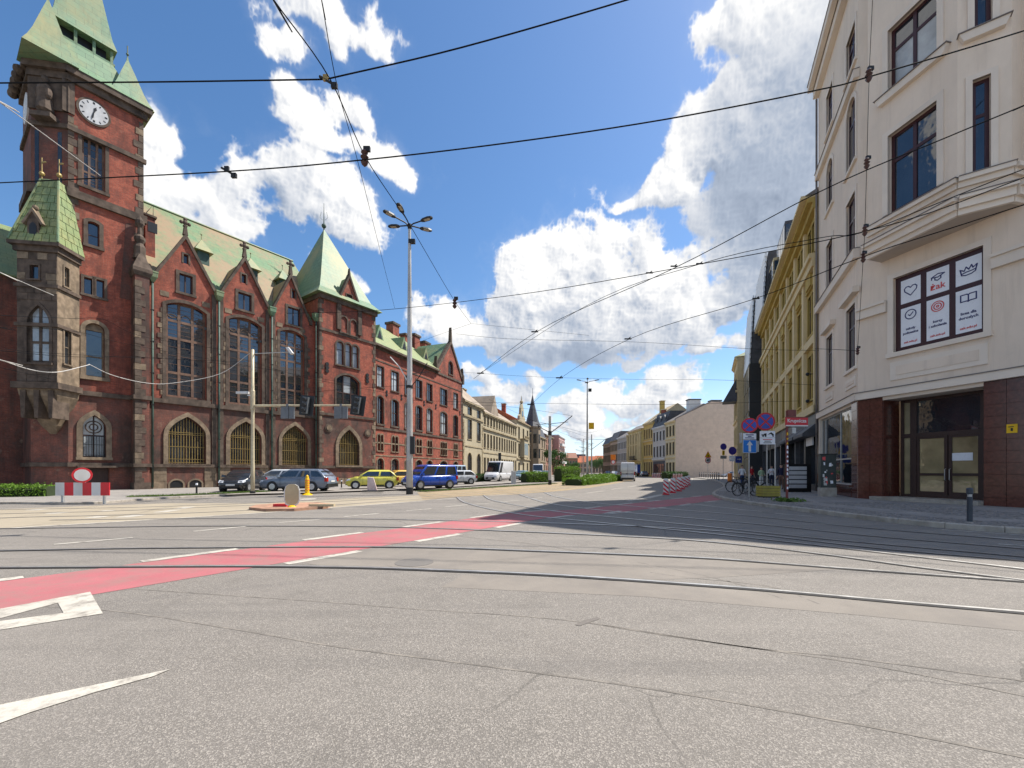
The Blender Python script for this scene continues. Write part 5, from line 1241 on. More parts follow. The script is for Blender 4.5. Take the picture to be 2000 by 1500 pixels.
hG = Hf.A(1093); h6 = house('pink_house', 'far pinkish house with white balconies behind the street tree', Hf.off(2.2), hF+.6, hG, 15.0, 5, [(1,3.4),(4.8,7.2),(8.4,10.6),(11.6,13.6)], simple('pink_plaster', (.50, .27, .23), .85, var=.12), m_white, m_wood, m_glassd, 12, ('flat', 0, None), 1.6)
for z in (4.4, 8.0, 11.2):
    mb = MB(); f_ = Hf.off(2.2); f_.box(mb, hF+3, hG-2, z, z+.9, 0, 1.0); obj('balcony', mb, m_white, h6)
# buildings closing the far end of the street
m_farbrick = simple('far_brick', (.33, .16, .10), .85, var=.2, scale=.3, dirt=(.25, .14, .1))
FF = F((0, 262), (1, 0))
house('long_brick_hall', 'low brick hall closing the end of the street', FF, 30, 40.5, 9.5, 6, [(1,3.6),(5,7.6)], m_farbrick, m_ochred, m_wood, m_glassd, 14, ('gable', 3.5, simple('brown_roof', (.25,.12,.08), .8)), 1.0)
house('dark_topped_block', 'block with a dark blue top storey beyond the brick hall', F((0, 300), (1, 0)), 35, 52, 13, 7, [(1,3.6),(5,7.4),(9.4,11.8)], simple('blue_grey_cladding', (.10, .13, .19), .6, var=.1), m_slate, m_wood, m_glassd, 16, ('flat', 0, None), 1.6)
house('orange_roofed_house', 'far house with an orange tiled roof right of the masts', F((0, 285), (1, 0)), 46, 60, 7.5, 7, [(1,3.2),(4.3,6.3)], simple('far_plaster', (.45,.33,.24), .85), m_ochred, m_wood, m_glassd, 14, ('gable', 4.2, m_rooftile), 1.1)
house('low_tiled_house', 'lower far house with a brownish tiled roof in the middle of the street end', F((0, 275), (1, 0)), 41, 46, 7, 3, [(1,3.2),(4.2,6)], simple('far_plaster_two', (.42,.28,.20), .85), m_ochred, m_wood, m_glassd, 14, ('gable', 3.2, m_rooftile), 1.0)
house('orange_roofed_house', 'wide far house with an orange roof beside the trees', F((0, 300), (1, 0)), 60, 76, 8, 7, [(1,3.2),(4.4,6.6)], simple('far_plaster_three', (.46,.36,.27), .85), m_ochred, m_wood, m_glassd, 14, ('gable', 4.6, m_rooftile), 1.1)
# ---------------------------------------------------------------- cream corner house on the right
C1 = (16.6, 20.4)
K = F(C1, (-.418, -.908)); Mf = F(C1, (.299, -.954))
crn = thing('corner_house', 'cream corner house with maroon windows over a brown granite shop entrance', 'building', (24, 22, 0))
CB = dict(frame=m_maroon, trim=m_beigel)
aL = K.A(1598.5); ZG = 4.95; ZTOP = 26.6
m_gls = [m_glass]
# side along the narrower street
kw = []
def kr(x0, x1, y0, y1, kind='rect', **q): x = K.rect(x0, x1, y0, y1); h = arch(*x, kind, **q); kw.append(h); return h
col1, col2 = (1653.5, 1671.5), (1614.5, 1627)
for (x0, x1), rows in ((col1, ((600,722),(388,516),(197,329),(65,142))), (col2, ((656,753),(472,570),(313,407),(174,254)))):
    for i, (y0, y1) in enumerate(rows): kr(x0, x1, y0, y1, 'seg' if i == 2 else 'rect', **({'rise': .5} if i == 2 else {}))
shopz = K.pick(1632, 965)[1]
sh = arch(K.A(1601.5), K.A(1664), .75, ZG-.25); kw2 = [sh]
wall(K, [(aL, ZG), (0, ZG), (0, ZTOP), (aL, ZTOP)], kw, m_beige, crn, .22)
wall(K, [(aL, 0), (0, 0), (0, ZG), (aL, ZG)], kw2, m_beigel, crn, .3)
for h in kw: window(K, h, crn, 2, (.68,), depth=.15, bar=.09, sur=.2, proud=.04, sill=.14, glass=m_glass, **CB)
window(K, sh, crn, 3, (.34,), depth=.18, bar=.07, sur=.0, sill=.1, glass=m_glass, frame=m_steel, trim=m_granite, colsx=(.12, .62))
for zz, hh, pr_ in ((ZG-.12, .34, .16), (K.pick(1632, 557)[1]-.25, .45, .22), (K.pick(1632, 259)[1]-.2, .4, .2), (ZTOP-.9, .5, .3), (ZTOP-.4, .4, .6)):
    mb = MB(); K.box(mb, aL, pr_*.5, zz, zz+hh, -.05, pr_); obj('string_course', mb, m_beigel, crn)
    mb = MB(); K.box(mb, aL, pr_*.6, zz+hh, zz+hh+.03, -.05, pr_+.04); obj('lead_flashing', mb, m_roofgrey, crn)
for h in kw[:1]+kw[4:5]:                                   # panels and hoods of the first floor windows
    a0, a1 = h[0][0], h[1][0]; z0 = h[0][1]; z1 = h[2][1]
    mb = MB(); K.box(mb, a0-.1, a1+.1, ZG+.65, z0-.45, -.02, .05); p_ = obj('apron_panel', mb, m_beigel, crn)
    mb = MB(); K.box(mb, a0+.12, a1-.12, ZG+.8, z0-.62, .02, .075); obj('panel_field', mb, m_beige, p_)
    mb = MB(); K.prism(mb, [(a0-.45, z1+.35), (a1+.45, z1+.35), (a1+.55, z1+.6), (a0-.55, z1+.6)], -.02, .26); obj('window_hood', mb, m_beigel, crn)
mb = MB().tube([K.p(aL+.08, .2, .12), K.p(aL+.08, ZTOP-1, .12)], .06, 8); obj('drain_pipe', mb, m_roofgrey, crn, smooth=True)
# body behind, roofs and the unseen third front
c2 = Mf.p(6.3, 0); TF = F((c2.x, c2.y), (.877, -.48)); ZT3 = 20.9; tE = 16
mb = MB()
q = [K.p(aL, 0, 0), Vector((*C1, 0)), c2, TF.p(tE, 0), TF.p(tE, 0, -13), K.p(aL, 0, -14)]
mb.poly([K.p(aL, 0, -14), K.p(aL, 0), K.p(aL, ZTOP), K.p(aL, ZTOP, -14)]); mb.poly([TF.p(tE, 0), TF.p(tE, 0, -13), TF.p(tE, ZT3, -13), TF.p(tE, ZT3)])
obj('rear_wall', mb, m_beige, crn, fixn=False)
th_ = [arch(1.6+i*3.0, 3.0+i*3.0, zb, zt) for i in range(5) for zb, zt in ((1.0, 4.2), (6.4, 9.2), (10.6, 13.2), (14.6, 17.2))]
wall(TF, [(0, 0), (tE, 0), (tE, ZT3), (0, ZT3)], th_, m_beige, crn, .22)
for h in th_: window(TF, h, crn, 2, (.68,), depth=.15, bar=.09, sur=.2, proud=.04, sill=.14, glass=m_glass, merge=True, **CB)
mb = MB(); TF.box(mb, 0, tE, ZG-.12, ZG+.2, -.05, .18); obj('string_course', mb, m_beigel, crn)
mb = MB(); mb.poly([K.p(aL, ZTOP, .5), Vector((*C1, ZTOP)), c2+Vector((0, 0, ZT3)), TF.p(tE, ZT3), TF.p(tE, ZT3+2, -13), K.p(aL, ZTOP+2, -14)]); obj('roof', mb, m_rooftile, crn, fixn=False)
# canted entrance front: granite piers, recessed doors
mLp = Mf.A(1724); mR = Mf.A(1921); ZD = ZG-.15; aM = 6.3
sgn = (Mf.A(1745.6), Mf.A(1922)); zs0 = (Mf.pick(1745.6, 689)[1]+Mf.pick(1922, 649.6)[1])/2; zs1 = (Mf.pick(1745.6, 545)[1]+Mf.pick(1922, 478)[1])/2
hS = arch(sgn[0], sgn[1], zs0, zs1)
wall(Mf, [(0, ZG), (aM, ZG), (aM, ZT3), (0, ZTOP)], [hS], m_beige, crn, .22)  # sloping top edge, out of view, is shaped for its shadow on the road
wall(Mf, [(mLp, ZD), (mR, ZD), (mR, ZG), (mLp, ZG)], [], m_beigel, crn)
mb = MB(); Mf.box(mb, 0, mLp, 0, ZG, -1.1, -.03); Mf.box(mb, mR, aM, 0, ZG, -1.1, -.03); obj('pier_core', mb, m_granited, crn)
def cladding(f, a0, a1, z0, z1, nx, nz, k0=-.03, t=.03):
    for i in range(nx):
        for j in range(nz):
            x0, x1 = a0+(a1-a0)*i/nx, a0+(a1-a0)*(i+1)/nx; y0, y1 = z0+(z1-z0)*j/nz, z0+(z1-z0)*(j+1)/nz
            mb = MB(); f.box(mb, x0+.006, x1-.006, y0+.006, y1-.006, k0, k0+t+random.uniform(0, .008)); obj('granite_panel', mb, m_granite, crn)
cladding(Mf, 0, mLp, .02, ZG-.14, 2, 11); cladding(Mf, mR, aM, .02, ZG-.14, 3, 11)
RV = F(Mf.p(mLp, 0, -1.05)[:2], tuple(Mf.n)[:2]); cladding(RV, 0, 1.02, .02, ZD, 2, 11, -.03, .03)
KP = K; cladding(K, K.A(1664.5), -.02, .02, ZG-.14, 1, 11, .0, .03); cladding(K, aL+.1, K.A(1664), .02, .62, 7, 1, .0, .03)
mb = MB(); Mf.box(mb, mLp, mR, ZD-.12, ZD, -1.1, 0); obj('soffit', mb, m_beigel, crn)
mb = MB(); Mf.box(mb, 0, aM, ZG-.12, ZG+.2, -.05, .18); obj('string_course', mb, m_beigel, crn)
mb = MB(); Mf.box(mb, 0, aM, ZG+.2, ZG+.235, -.05, .22); obj('lead_flashing', mb, m_roofgrey, crn)
# doors
m_doorglass = glass_mat('shop_door_glass', (.20, .16, .085), .03, .9)  # brown tint stands in for the lit lobby behind the doors
D = Mf.off(-1.0); kd = -1.0; zsill = PZ+.16
def DA(px): return Mf.A(px, kd)
dz = lambda px, py: Mf.pick(px, py, kd)[1]
ztr = dz(1855, 846); ztop = ZD-.13
mb = MB()
for a, w_ in ((DA(1764), .10), (DA(1783), .12), (DA(1789), .12), (DA(1921), .12)): D.box(mb, a-w_/2, a+w_/2, zsill, ztop, -.05, .08)
D.box(mb, DA(1764), DA(1921)+.05, ztr-.09, ztr+.09, -.045, .075); D.box(mb, DA(1764), DA(1921)+.05, ztop-.12, ztop, -.045, .075); D.box(mb, DA(1764), DA(1921)+.05, zsill-.02, zsill+.12, -.045, .07)
ent = obj('shop_entrance', mb, m_wood, crn)
for x0, x1, z0, z1 in ((1766, 1782, zsill+.1, ztr), (1766, 1782, ztr, ztop), (1790, 1920, ztr+.05, ztop-.1)):
    a0, a1 = DA(x0), DA(x1); obj('pane', MB().poly([D.p(a0, z0, .0), D.p(a1, z0, .0), D.p(a1, z1, .0), D.p(a0, z1, .0)]), m_glass if x0 == 1790 else m_doorglass, ent, fixn=False)
for nm, x0, x1 in (('door', 1791, 1852), ('door', 1854, 1919)):
    a0, a1 = DA(x0), DA(x1); mb = MB(); D.box(mb, a0, a0+.11, zsill, ztr-.06, -.03, .05); D.box(mb, a1-.11, a1, zsill, ztr-.06, -.03, .05)
    D.box(mb, a0+.11, a1-.11, zsill, zsill+.26, -.03, .05); D.box(mb, a0+.11, a1-.11, ztr-.18, ztr-.06, -.03, .05); D.box(mb, a0+.11, a1-.11, 1.25, 1.36, -.03, .05)
    dr = obj(nm, mb, m_wood, crn); obj('pane', MB().poly([D.p(a0, zsill, .01), D.p(a1, zsill, .01), D.p(a1, ztr-.1, .01), D.p(a0, ztr-.1, .01)]), m_doorglass, dr, fixn=False)
    ah = a1-.06 if x0 == 1791 else a0+.06; mb = MB().tube([D.p(ah, 1.05, .05), D.p(ah, 1.08, .12), D.p(ah, 1.52, .12), D.p(ah, 1.55, .05)], .018, 6); obj('handle', mb, m_steel, dr)
    if x0 == 1854:
        a_, z_ = Mf.pick(1878, 892, kd); mb = MB(); D.box(mb, a_-.36, a_+.36, z_-.16, z_+.16, .015, .03); nt_ = obj('door_notice', mb, m_film, dr)
# warm panels of the lobby behind the glass
mb = MB(); Mf.box(mb, mLp-.3, mR+.3, 0, ZG-.3, -1.9, -1.75); obj('lobby_wall', mb, simple('lobby_plaster', (.55, .45, .2), .7), crn)
mb = MB(); Mf.prism(mb, [(Mf.A(1708), 0), (mR, 0), (mR, PZ+.15), (Mf.A(1708), PZ+.15)], -1.1, .35); obj('doorstep', mb, m_kerb, crn)
a_, z_ = Mf.pick(1977, 837); mb = MB(); Mf.box(mb, a_-.14, a_+.14, z_-.16, z_+.16, 0, .025); pq = obj('yellow_plaque', mb, m_yel, crn); mb = MB(); Mf.box(mb, a_-.03, a_+.03, z_-.09, z_+.02, .02, .028); Mf.box(mb, a_-.09, a_+.05, z_+.05, z_+.08, .02, .028); obj('print_mark', mb, m_black, pq)
mb = MB(); mb.sphere(RV.p(.75, 2.75, .05), .06, 8); obj('wall_light', mb, m_gold, crn)
# sign window with printed films
mxs = (.355, .70); zt_ = .60
w = window(Mf, hS, crn, 3, (zt_,), depth=.18, bar=.20, sur=.22, proud=.06, sill=.2, glass=m_film, panes=False, merge=True, frame=m_maroon, trim=m_beigel, colsx=(.345, .665))
kf = -.105; WS, HS = sgn[1]-sgn[0], zs1-zs0
b = .2; xe = [sgn[0]+b, sgn[0]+WS*.345, sgn[0]+WS*.665, sgn[1]-b*.6]
cells = [((xe[i]+(b/2 if i else 0)), xe[i+1]-(b/2 if i < 2 else 0)) for i in range(3)]
zl = (zs0+b, zs0+HS*zt_-b/2, zs0+HS*zt_+b/2, zs1-b)
for i, (x0, x1) in enumerate(cells):
    c = (x0+x1)/2; wd = x1-x0
    for z0, z1 in ((zl[0], zl[1]), (zl[2], zl[3])):
        obj('window_film', MB().poly([Mf.p(x0, z0, kf-.02), Mf.p(x1, z0, kf-.02), Mf.p(x1, z1, kf-.02), Mf.p(x0, z1, kf-.02)]), m_film, w, fixn=False)
    zu = (zl[2]+zl[3])/2; hU = zl[3]-zl[2]; hL = zl[1]-zl[0]; zi = zl[1]-hL*.2; s = wd
    kk = kf-.012; lw = wd*.055
    if i == 0:
        ht = [(0,-.32),(-.16,-.16),(-.31,.0),(-.33,.16),(-.24,.27),(-.11,.27),(0,.17),(.11,.27),(.24,.27),(.33,.16),(.31,0),(.16,-.16)]
        stroke(Mf, ht, c, zu, kk, s*.95, lw, m_navy, w, 'heart_icon', True)
        stroke(Mf, None, c, zi, kk, s, lw, m_navy, w, 'tick_icon', loops=[(circ(.27), True), ([(-.11,.0),(-.03,-.08),(.12,.1)], False)])
        t_ = ('szkoły', 'policealne')
    elif i == 1:
        stroke(Mf, None, c, zu+hU*.17, kk, s, lw, m_navy, w, 'cap_icon', loops=[([(-.28,.02),(.02,.16),(.3,.1),(.0,-.03)], True), ([(-.12,-.0),(-.12,-.14),(0,-.2),(.14,-.12),(.14,.02)], False), ([(-.26,.0),(-.27,-.1)], False)])
        text(Mf, 'żak', c, zu-hU*.22, kk, s*.46, m_redp, w, bold=.004)
        stroke(Mf, None, c, zi, kk, s, lw*.9, m_redp, w, 'target_icon', loops=[(circ(.27), True), (circ(.165), True), (circ(.05, 10), True)])
        t_ = ('kursy', 'i szkolenia')
    else:
        stroke(Mf, None, c, zu, kk, s, lw, m_navy, w, 'crown_icon', loops=[([(-.26,-.17),(-.32,.13),(-.16,.02),(-.09,.2),(.02,.05),(.12,.24),(.18,.08),(.33,.2),(.27,-.12),(.12,-.2),(-.1,-.22)], True), ([(-.24,-.1),(-.08,-.06),(.12,-.05),(.27,-.02)], False)])
        stroke(Mf, None, c, zi, kk, s, lw, m_navy, w, 'book_icon', loops=[([(-.3,.17),(-.3,-.17),(-.06,-.17),(0,-.21),(.06,-.17),(.3,-.17),(.3,.17),(.06,.17),(0,.13),(-.06,.17)], True), ([(0,.13),(0,-.2)], False)])
        t_ = ('licea dla', 'dorosłych')
    text(Mf, t_[0], c, zl[0]+hL*.44, kk, s*.19, m_navy, w, bold=.003); text(Mf, t_[1], c, zl[0]+hL*.335, kk, s*.19, m_navy, w, bold=.003)
    text(Mf, 'zak.edu.pl', c, zl[0]+hL*.10, kk, s*.165, m_redp, w, bold=.002)
# apron panel under the sign window, mouldings right of it
mb = MB(); Mf.box(mb, sgn[0]-.12, sgn[1]+.12, ZG+.55, zs0-.42, -.02, .05); p_ = obj('apron_panel', mb, m_beigel, crn); mb = MB(); Mf.box(mb, sgn[0]+.12, sgn[1]-.12, ZG+.75, zs0-.62, .02, .07); obj('panel_field', mb, m_beige, p_)
zm = Mf.pick(1950, 515)[1]
for a0, a1, z0 in ((sgn[1]+.25, aM, zm-.15), (.02, sgn[0]-.25, zm-.5)):
    mb = MB(); Mf.box(mb, a0, a1, z0, z0+.4, -.02, .16); Mf.box(mb, a0, a1, z0+.4, z0+.52, -.02, .24); obj('string_course', mb, m_beigel, crn)
# upper bay: two faces that overhang the entrance front
q0 = Mf.p(1.0, 0, .88); q1 = Mf.p(Mf.A(1870, 1.3), 0, 1.3); B1 = F(q0[:2], tuple(q1-q0)[:2]); LB1 = (q1-q0).length
B2 = F(q1[:2], (.80, -.60)); LB2 = B2.A(1976); q2 = B2.p(LB2, 0); B3 = F(q2[:2], (.97, .24)); LB3 = .75; B0 = F(Mf.p(1.0, 0, -.05)[:2], tuple(Mf.n)[:2]); LB0 = .93
ZBB = B1.pick(1870, 422)[1]
ZBT = 20.7
def bw_(f, *r, **q): x = f.rect(*r); return arch(*x, 'rect')
bh1 = [bw_(B1, 1735, 1831, 233, 393), bw_(B1, 1735, 1831, 17, 146)]
bh2 = [bw_(B2, 1899, 1935, 151, 333), bw_(B2, 1903, 1938, -90, 54)]
wall(B1, [(0, ZBB), (LB1, ZBB), (LB1, ZBT+1.4), (0, ZBT+4.5)], bh1, m_beige, crn, .3)
wall(B2, [(0, ZBB), (LB2, ZBB), (LB2, ZBT+.6), (0, ZBT+1.4)], bh2, m_beige, crn, .3)
wall(B0, [(0, ZBB), (LB0, ZBB), (LB0, ZBT+4.5), (0, ZBT+4.5)], [], m_beige, crn)
wall(B3, [(0, ZBB), (LB3, ZBB), (LB3, ZBT+.6), (0, ZBT+.6)], [], m_beige, crn, .3)
for h in bh1: window(B1, h, crn, 2, (.66,), depth=.22, bar=.13, sur=.22, proud=.05, sill=.0, glass=[m_glass, m_glass, m_glassc], **CB)
for h in bh2: window(B2, h, crn, 1, (.62,), depth=.22, bar=.12, sur=.18, proud=.05, sill=.0, glass=m_glass, **CB)
for f_, hs in ((B1, bh1), (B2, bh2)):
    for h in hs[1:]:
        a0, a1, z0 = h[0][0], h[1][0], h[0][1]; mb = MB(); f_.prism(mb, [(a0-.3, z0-.34), (a1+.3, z0-.34), (a1+.42, z0-.03), (a0-.42, z0-.03)], -.02, .2); sl_ = obj('window_sill', mb, m_beigel, crn)
        mb = MB(); f_.box(mb, a0-.46, a1+.46, z0-.03, z0-.0, -.02, .25); obj('lead_flashing', mb, m_roofgrey, sl_)
zc = B1.pick(1870, 352)[1]
for z0, hh, e in ((ZBB-.02, .2, .10), (ZBB+.18, .28, .22), (ZBB+.46, .12, .36), (zc-.35, .2, .10), (zc-.15, .16, .22)):
    for f_, l in ((B1, LB1), (B2, LB2), (B3, LB3)):
        mb = MB(); f_.box(mb, -.0, l+(e*.3 if f_ is not B3 else 0), z0, z0+hh, -.03, e); obj('bay_cornice', mb, m_beigel, crn)
for f_, l in ((B1, LB1), (B2, LB2)):
    mb = MB(); f_.box(mb, 0, l+.1, ZBB+.58, ZBB+.61, -.03, .39); f_.box(mb, 0, l+.1, zc+.01, zc+.04, -.03, .25); obj('lead_flashing', mb, m_roofgrey, crn)
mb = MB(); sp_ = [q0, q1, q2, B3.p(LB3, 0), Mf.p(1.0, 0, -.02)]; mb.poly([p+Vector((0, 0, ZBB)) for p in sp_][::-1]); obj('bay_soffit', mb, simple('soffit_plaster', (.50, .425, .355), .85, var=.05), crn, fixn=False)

# ---------------------------------------------------------------- olive yellow house next to it
yl = thing('yellow_house', 'olive yellow house with cream pilasters and dark shop fronts', 'building', tuple(K.p(-22, 0, -6)))
y0, y1 = K.A(1490.5), aL-.06; ZY = 19.4; nb = 8; st = (y1-y0)/nb
yh = []
for i in range(nb):
    for zb, zt in ((6.4, 9.5), (10.9, 13.7), (16.0, 18.3)):
        for d_ in ((-.85, -.1), (.1, .85)): yh.append(arch(y0+st*(i+.5)+d_[0]*st*.36, y0+st*(i+.5)+d_[1]*st*.36, zb, zt))
wall(K, [(y0, 5.3), (y1, 5.3), (y1, ZY), (y0, ZY)], yh, m_yellow, yl, .2)
for h in yh: window(K, h, yl, 1, (.66,), depth=.15, bar=.07, sur=.08, proud=.03, sill=.14, glass=m_glassd, frame=m_wood, trim=m_yellow, merge=True)
for i in range(nb+1):
    a = y0+st*i; mb = MB(); K.box(mb, max(y0, a-.32), min(y1, a+.32), 5.3, 14.9, -.02, .22); K.box(mb, max(y0, a-.24), min(y1, a+.24), 15.9, ZY-.7, -.02, .16); obj('pilaster', mb, m_yellowl, yl)
    if i < nb:
        mb = MB(); K.box(mb, a+st*.16, a+st*.84, 14.0, 14.7, -.02, .14); K.box(mb, a+st*.3, a+st*.7, 14.1, 14.9, .1, .24); obj('carved_panel', mb, m_yellow, yl)
        mb = MB(); K.box(mb, a+.3, a+st-.3, 10.0, 10.55, -.02, .2); obj('sill_band', mb, m_yellowl, yl)
for z0, hh, e, mt in ((14.9, .55, .35, m_yellowl), (15.45, .3, .5, m_yellowl), (ZY-.7, .4, .3, m_yellow), (ZY-.3, .3, .6, m_yellow), (ZY, .2, .95, m_yellowl), (5.3, .5, .3, m_yellowl)):
    mb = MB(); K.box(mb, y0, y1, z0, z0+hh, -.05, e); obj('cornice', mb, mt, yl)
mb = MB(); mb.loft([[K.p(y0, ZY+.2, .7), K.p(y1, ZY+.2, .7), K.p(y1, ZY+3.2, -5), K.p(y0, ZY+3.2, -5)], [K.p(y0, ZY+.1, .7), K.p(y1, ZY+.1, .7), K.p(y1, ZY, -12), K.p(y0, ZY, -12)]]); obj('roof', mb, m_roofgrey, yl)
mb = MB()
for p, q in (((y1, 0), (y1, -12)), ((y0, -12), (y0, 0))): mb.poly([K.p(p[0], 0, p[1]), K.p(q[0], 0, q[1]), K.p(q[0], ZY, q[1]), K.p(p[0], ZY, p[1])])
obj('side_wall', mb, m_yellow, yl, fixn=False)
# glazed attic boxes and a slatted attic on the roof
def attic(a0, a1, z1, k1, name, wm, pane):
    mb = MB(); K.box(mb, a0, a1, ZY+.15, z1, -7, k1); at_ = obj(name, mb, wm, yl)
    n_ = max(2, round((a1-a0)/1.3)); w_ = (a1-a0)/n_; h_ = (z1-ZY-.6)/2
    for i in range(n_):
        for j in range(2): mb = MB(); K.box(mb, a0+w_*i+.06, a0+w_*(i+1)-.06, ZY+.4+j*h_, ZY+.3+(j+1)*h_, k1-.05, k1+.04); obj('pane', mb, pane, at_)
    KS = F(K.p(a1, 0, k1)[:2], tuple(-K.n)[:2])
    for i in range(4):
        for j in range(3): mb = MB(); KS.box(mb, .06+i*1.5, 1.44+i*1.5, ZY+.4+j*h_*.66, ZY+.32+(j+1)*h_*.66, -.05, .04); obj('pane', mb, pane, at_)
attic(K.A(1521), K.A(1537), 24.2, .15, 'glazed_attic', m_slate, m_glass)
attic(K.A(1511)+.1, K.A(1521)-.1, 23.2, .45, 'plastered_attic', m_yellowl, m_glassd)
def slats(f, g0, g1, z0, z1, k0, k1, parent, nsl=13):
    z_ = lambda t: z0+t*(z1-z0); k_ = lambda t: k0+t*(k1-k0)
    for j in range(nsl):
        t0, t1 = j/nsl, (j+.82)/nsl; mb = MB()
        mb.hexa([f.p(g0, z_(t0), k_(t0)), f.p(g1, z_(t0), k_(t0)), f.p(g1, z_(t0), k_(t0)-.15), f.p(g0, z_(t0), k_(t0)-.15), f.p(g0, z_(t1), k_(t1)+.05), f.p(g1, z_(t1), k_(t1)+.05), f.p(g1, z_(t1), k_(t1)-.1), f.p(g0, z_(t1), k_(t1)-.1)]); obj('roof_slat', mb, m_silver, parent)
    mb = MB(); mb.hexa([f.p(g0+.1, z0, k0-.25), f.p(g1-.05, z0, k0-.25), f.p(g1-.05, z0, -11), f.p(g0+.1, z0, -11), f.p(g0+.1, z1-.1, k1-.25), f.p(g1-.05, z1-.1, k1-.25), f.p(g1-.05, z1-.1, -11), f.p(g0+.1, z1-.1, -11)]); obj('roof', mb, m_slate, parent)
m_silver = simple('silver_sheet', (.62, .64, .66), .4, .15, var=.08)
slats(K, y0, K.A(1511), ZY+.25, 25.6, 1.05, .75, yl, 11)
# shop fronts with raked dark fascias
for i in range(nb):
    a = y0+st*i; mb = MB(); K.box(mb, a, a+.5, 0, 5.3, -.3, .12); K.box(mb, a+.5, a+st, 3.9, 5.3, -.3, .10); K.box(mb, a+.5, a+st, 0, .55, -.3, .08); sf = obj('shop_front', mb, m_black if i % 3 else m_slate, yl)
    for j in range(2):
        x0 = a+.5+(st-.5)*j/2; mb = MB(); K.box(mb, x0+.05, x0+(st-.5)/2-.05, .55, 3.9, -.25, -.18); obj('pane', mb, m_glass if i % 2 else m_glassd, sf)
    if i in (5, 6, 7):
        mb = MB()
        mb.hexa([K.p(a+.3, 3.75, .1), K.p(a+st-.1, 3.75, .1), K.p(a+st-.1, 3.75, .85), K.p(a+.3, 3.75, .85), K.p(a+.3, 4.6, .1), K.p(a+st-.1, 4.6, .1), K.p(a+st-.1, 3.95, .85), K.p(a+.3, 3.95, .85)]); obj('awning', mb, m_slate, sf)
a = y0+st*7; mb = MB(); K.box(mb, a+1.0, a+3.0, 3.2, 3.75, .1, .18); obj('shop_sign', mb, m_film, yl)
for z, x in ((7.9, .45), (6.1, .42)):
    a = y1-x; mb = MB(); mb.tube([K.p(a, z, 0), K.p(a, z, .5)], .03, 5); mb.sphere(K.p(a, z, .5), .12, 7); obj('wire_anchor', mb, m_iron, yl)

# ---------------------------------------------------------------- glass fronted house beyond
gs = thing('glass_house', 'narrow glass fronted house with a silver slatted roof and black side', 'building', tuple(K.p(-45, 0, -6)))
g0, g1 = y0-9.6, y0-.06; GK = K.off(1.6); ZGl = 15.6
mb = MB(); GK.box(mb, g0, g1, 0, ZGl, -13, -.06); obj('wall', mb, simple('black_cladding', (.018, .018, .02), .45, var=.2, scale=1), gs)
for i in range(10):
    for j in range(5):
        x0 = g0+(g1-g0)*i/10; mb = MB(); GK.box(mb, x0+.05, x0+(g1-g0)/10-.05, .3+j*3.05, 3.2+j*3.05, -.06, .0+random.uniform(-.01, .01)); obj('pane', mb, m_glass if (i+j) % 3 else m_glassc, gs)
slats(GK, g0, g1, ZGl, 24.6, 0, -.5, gs)
# cream house with eaves and dark pointed awning further on
ch = house('cream_eaves_house', 'tall cream house with deep eaves just past the glass front', K.off(2.4), g0-9.5, g0-.3, 19.0, 4, [(1,3.8),(5.6,8.4),(10.0,12.6),(14.4,17.2)], simple('cream_plaster', (.56, .43, .24), .85, var=.1, dirt=(.42,.32,.18)), m_yellowl, m_wood, m_glassd, 11, ('hip', 3, m_copper), 1.1, courses=((9.2,.3,.2),(13.6,.3,.25),(4.6,.3,.4)))
mb = MB(); f_ = K.off(2.4); mb.cone([f_.p(g0-3.5, 12.2, .05), f_.p(g0-.6, 12.2, .05), f_.p(g0-.6, 12.2, 2.0), f_.p(g0-3.5, 12.2, 2.0)], f_.p(g0-1.0, 15.8, .1)); obj('awning', mb, m_slate, ch)

# ---------------------------------------------------------------- houses along the far right side, blank gable wall first
Rf = F((36.5, 95.0), (0.02, -1)); a_of = lambda px: Rf.A(px)
BW = F((36.6, 95.0), (1, 0.0)); bE = BW.A(1446)
bl = thing('blank_gable_house', 'cream house showing a large blank fire wall above parked cars', 'building', (44, 100, 0))
zt1, zt2 = BW.pick(1318, 818)[1], BW.pick(1372, 788)[1]; zt3 = BW.pick(1420, 787)[1]; zt4 = BW.pick(1446, 792)[1]
mb = MB(); BW.prism(mb, [(0, 0), (bE, 0), (bE, zt4), (BW.A(1420), zt3), (BW.A(1390), zt2+.4), (0, zt1)], -.35, 0); obj('fire_wall', mb, tile_mat('fire_wall_render', (.62, .50, .41), (.66, .535, .43), (.55, .45, .37), 9, 2.2, .85, .2), bl)
mb = MB(); e_ = [(0, zt1), (BW.A(1390), zt2+.4), (BW.A(1420), zt3), (bE, zt4)]
for p, q in zip(e_, e_[1:]): mb.hexa([BW.p(p[0], p[1], .06), BW.p(q[0], q[1], .06), BW.p(q[0], q[1], -.45), BW.p(p[0], p[1], -.45), BW.p(p[0], p[1]+.2, .06), BW.p(q[0], q[1]+.2, .06), BW.p(q[0], q[1]+.2, -.45), BW.p(p[0], p[1]+.2, -.45)])
obj('wall_coping', mb, m_roofgrey, bl)
for px, yt, w_ in ((1355, 782, 2.6), (1397, 784, 2.2)):
    a, z = BW.pick(px, yt, -2); mb = MB(); BW.box(mb, a-w_/2, a+w_/2, zt1, z, -3, -1.4); c_ = obj('chimney', mb, m_white, bl); mb = MB(); BW.box(mb, a-w_/2-.15, a+w_/2+.15, z, z+.25, -3.1, -1.3); obj('cap', mb, m_slate, c_)
cr_ = simple('pale_yellow_plaster', (.68, .60, .42), .85, var=.08, dirt=(.45,.4,.28))
def rr(px0, px1): return a_of(px0), a_of(px1)-.05
r0, r1 = rr(1300, 1317.5)
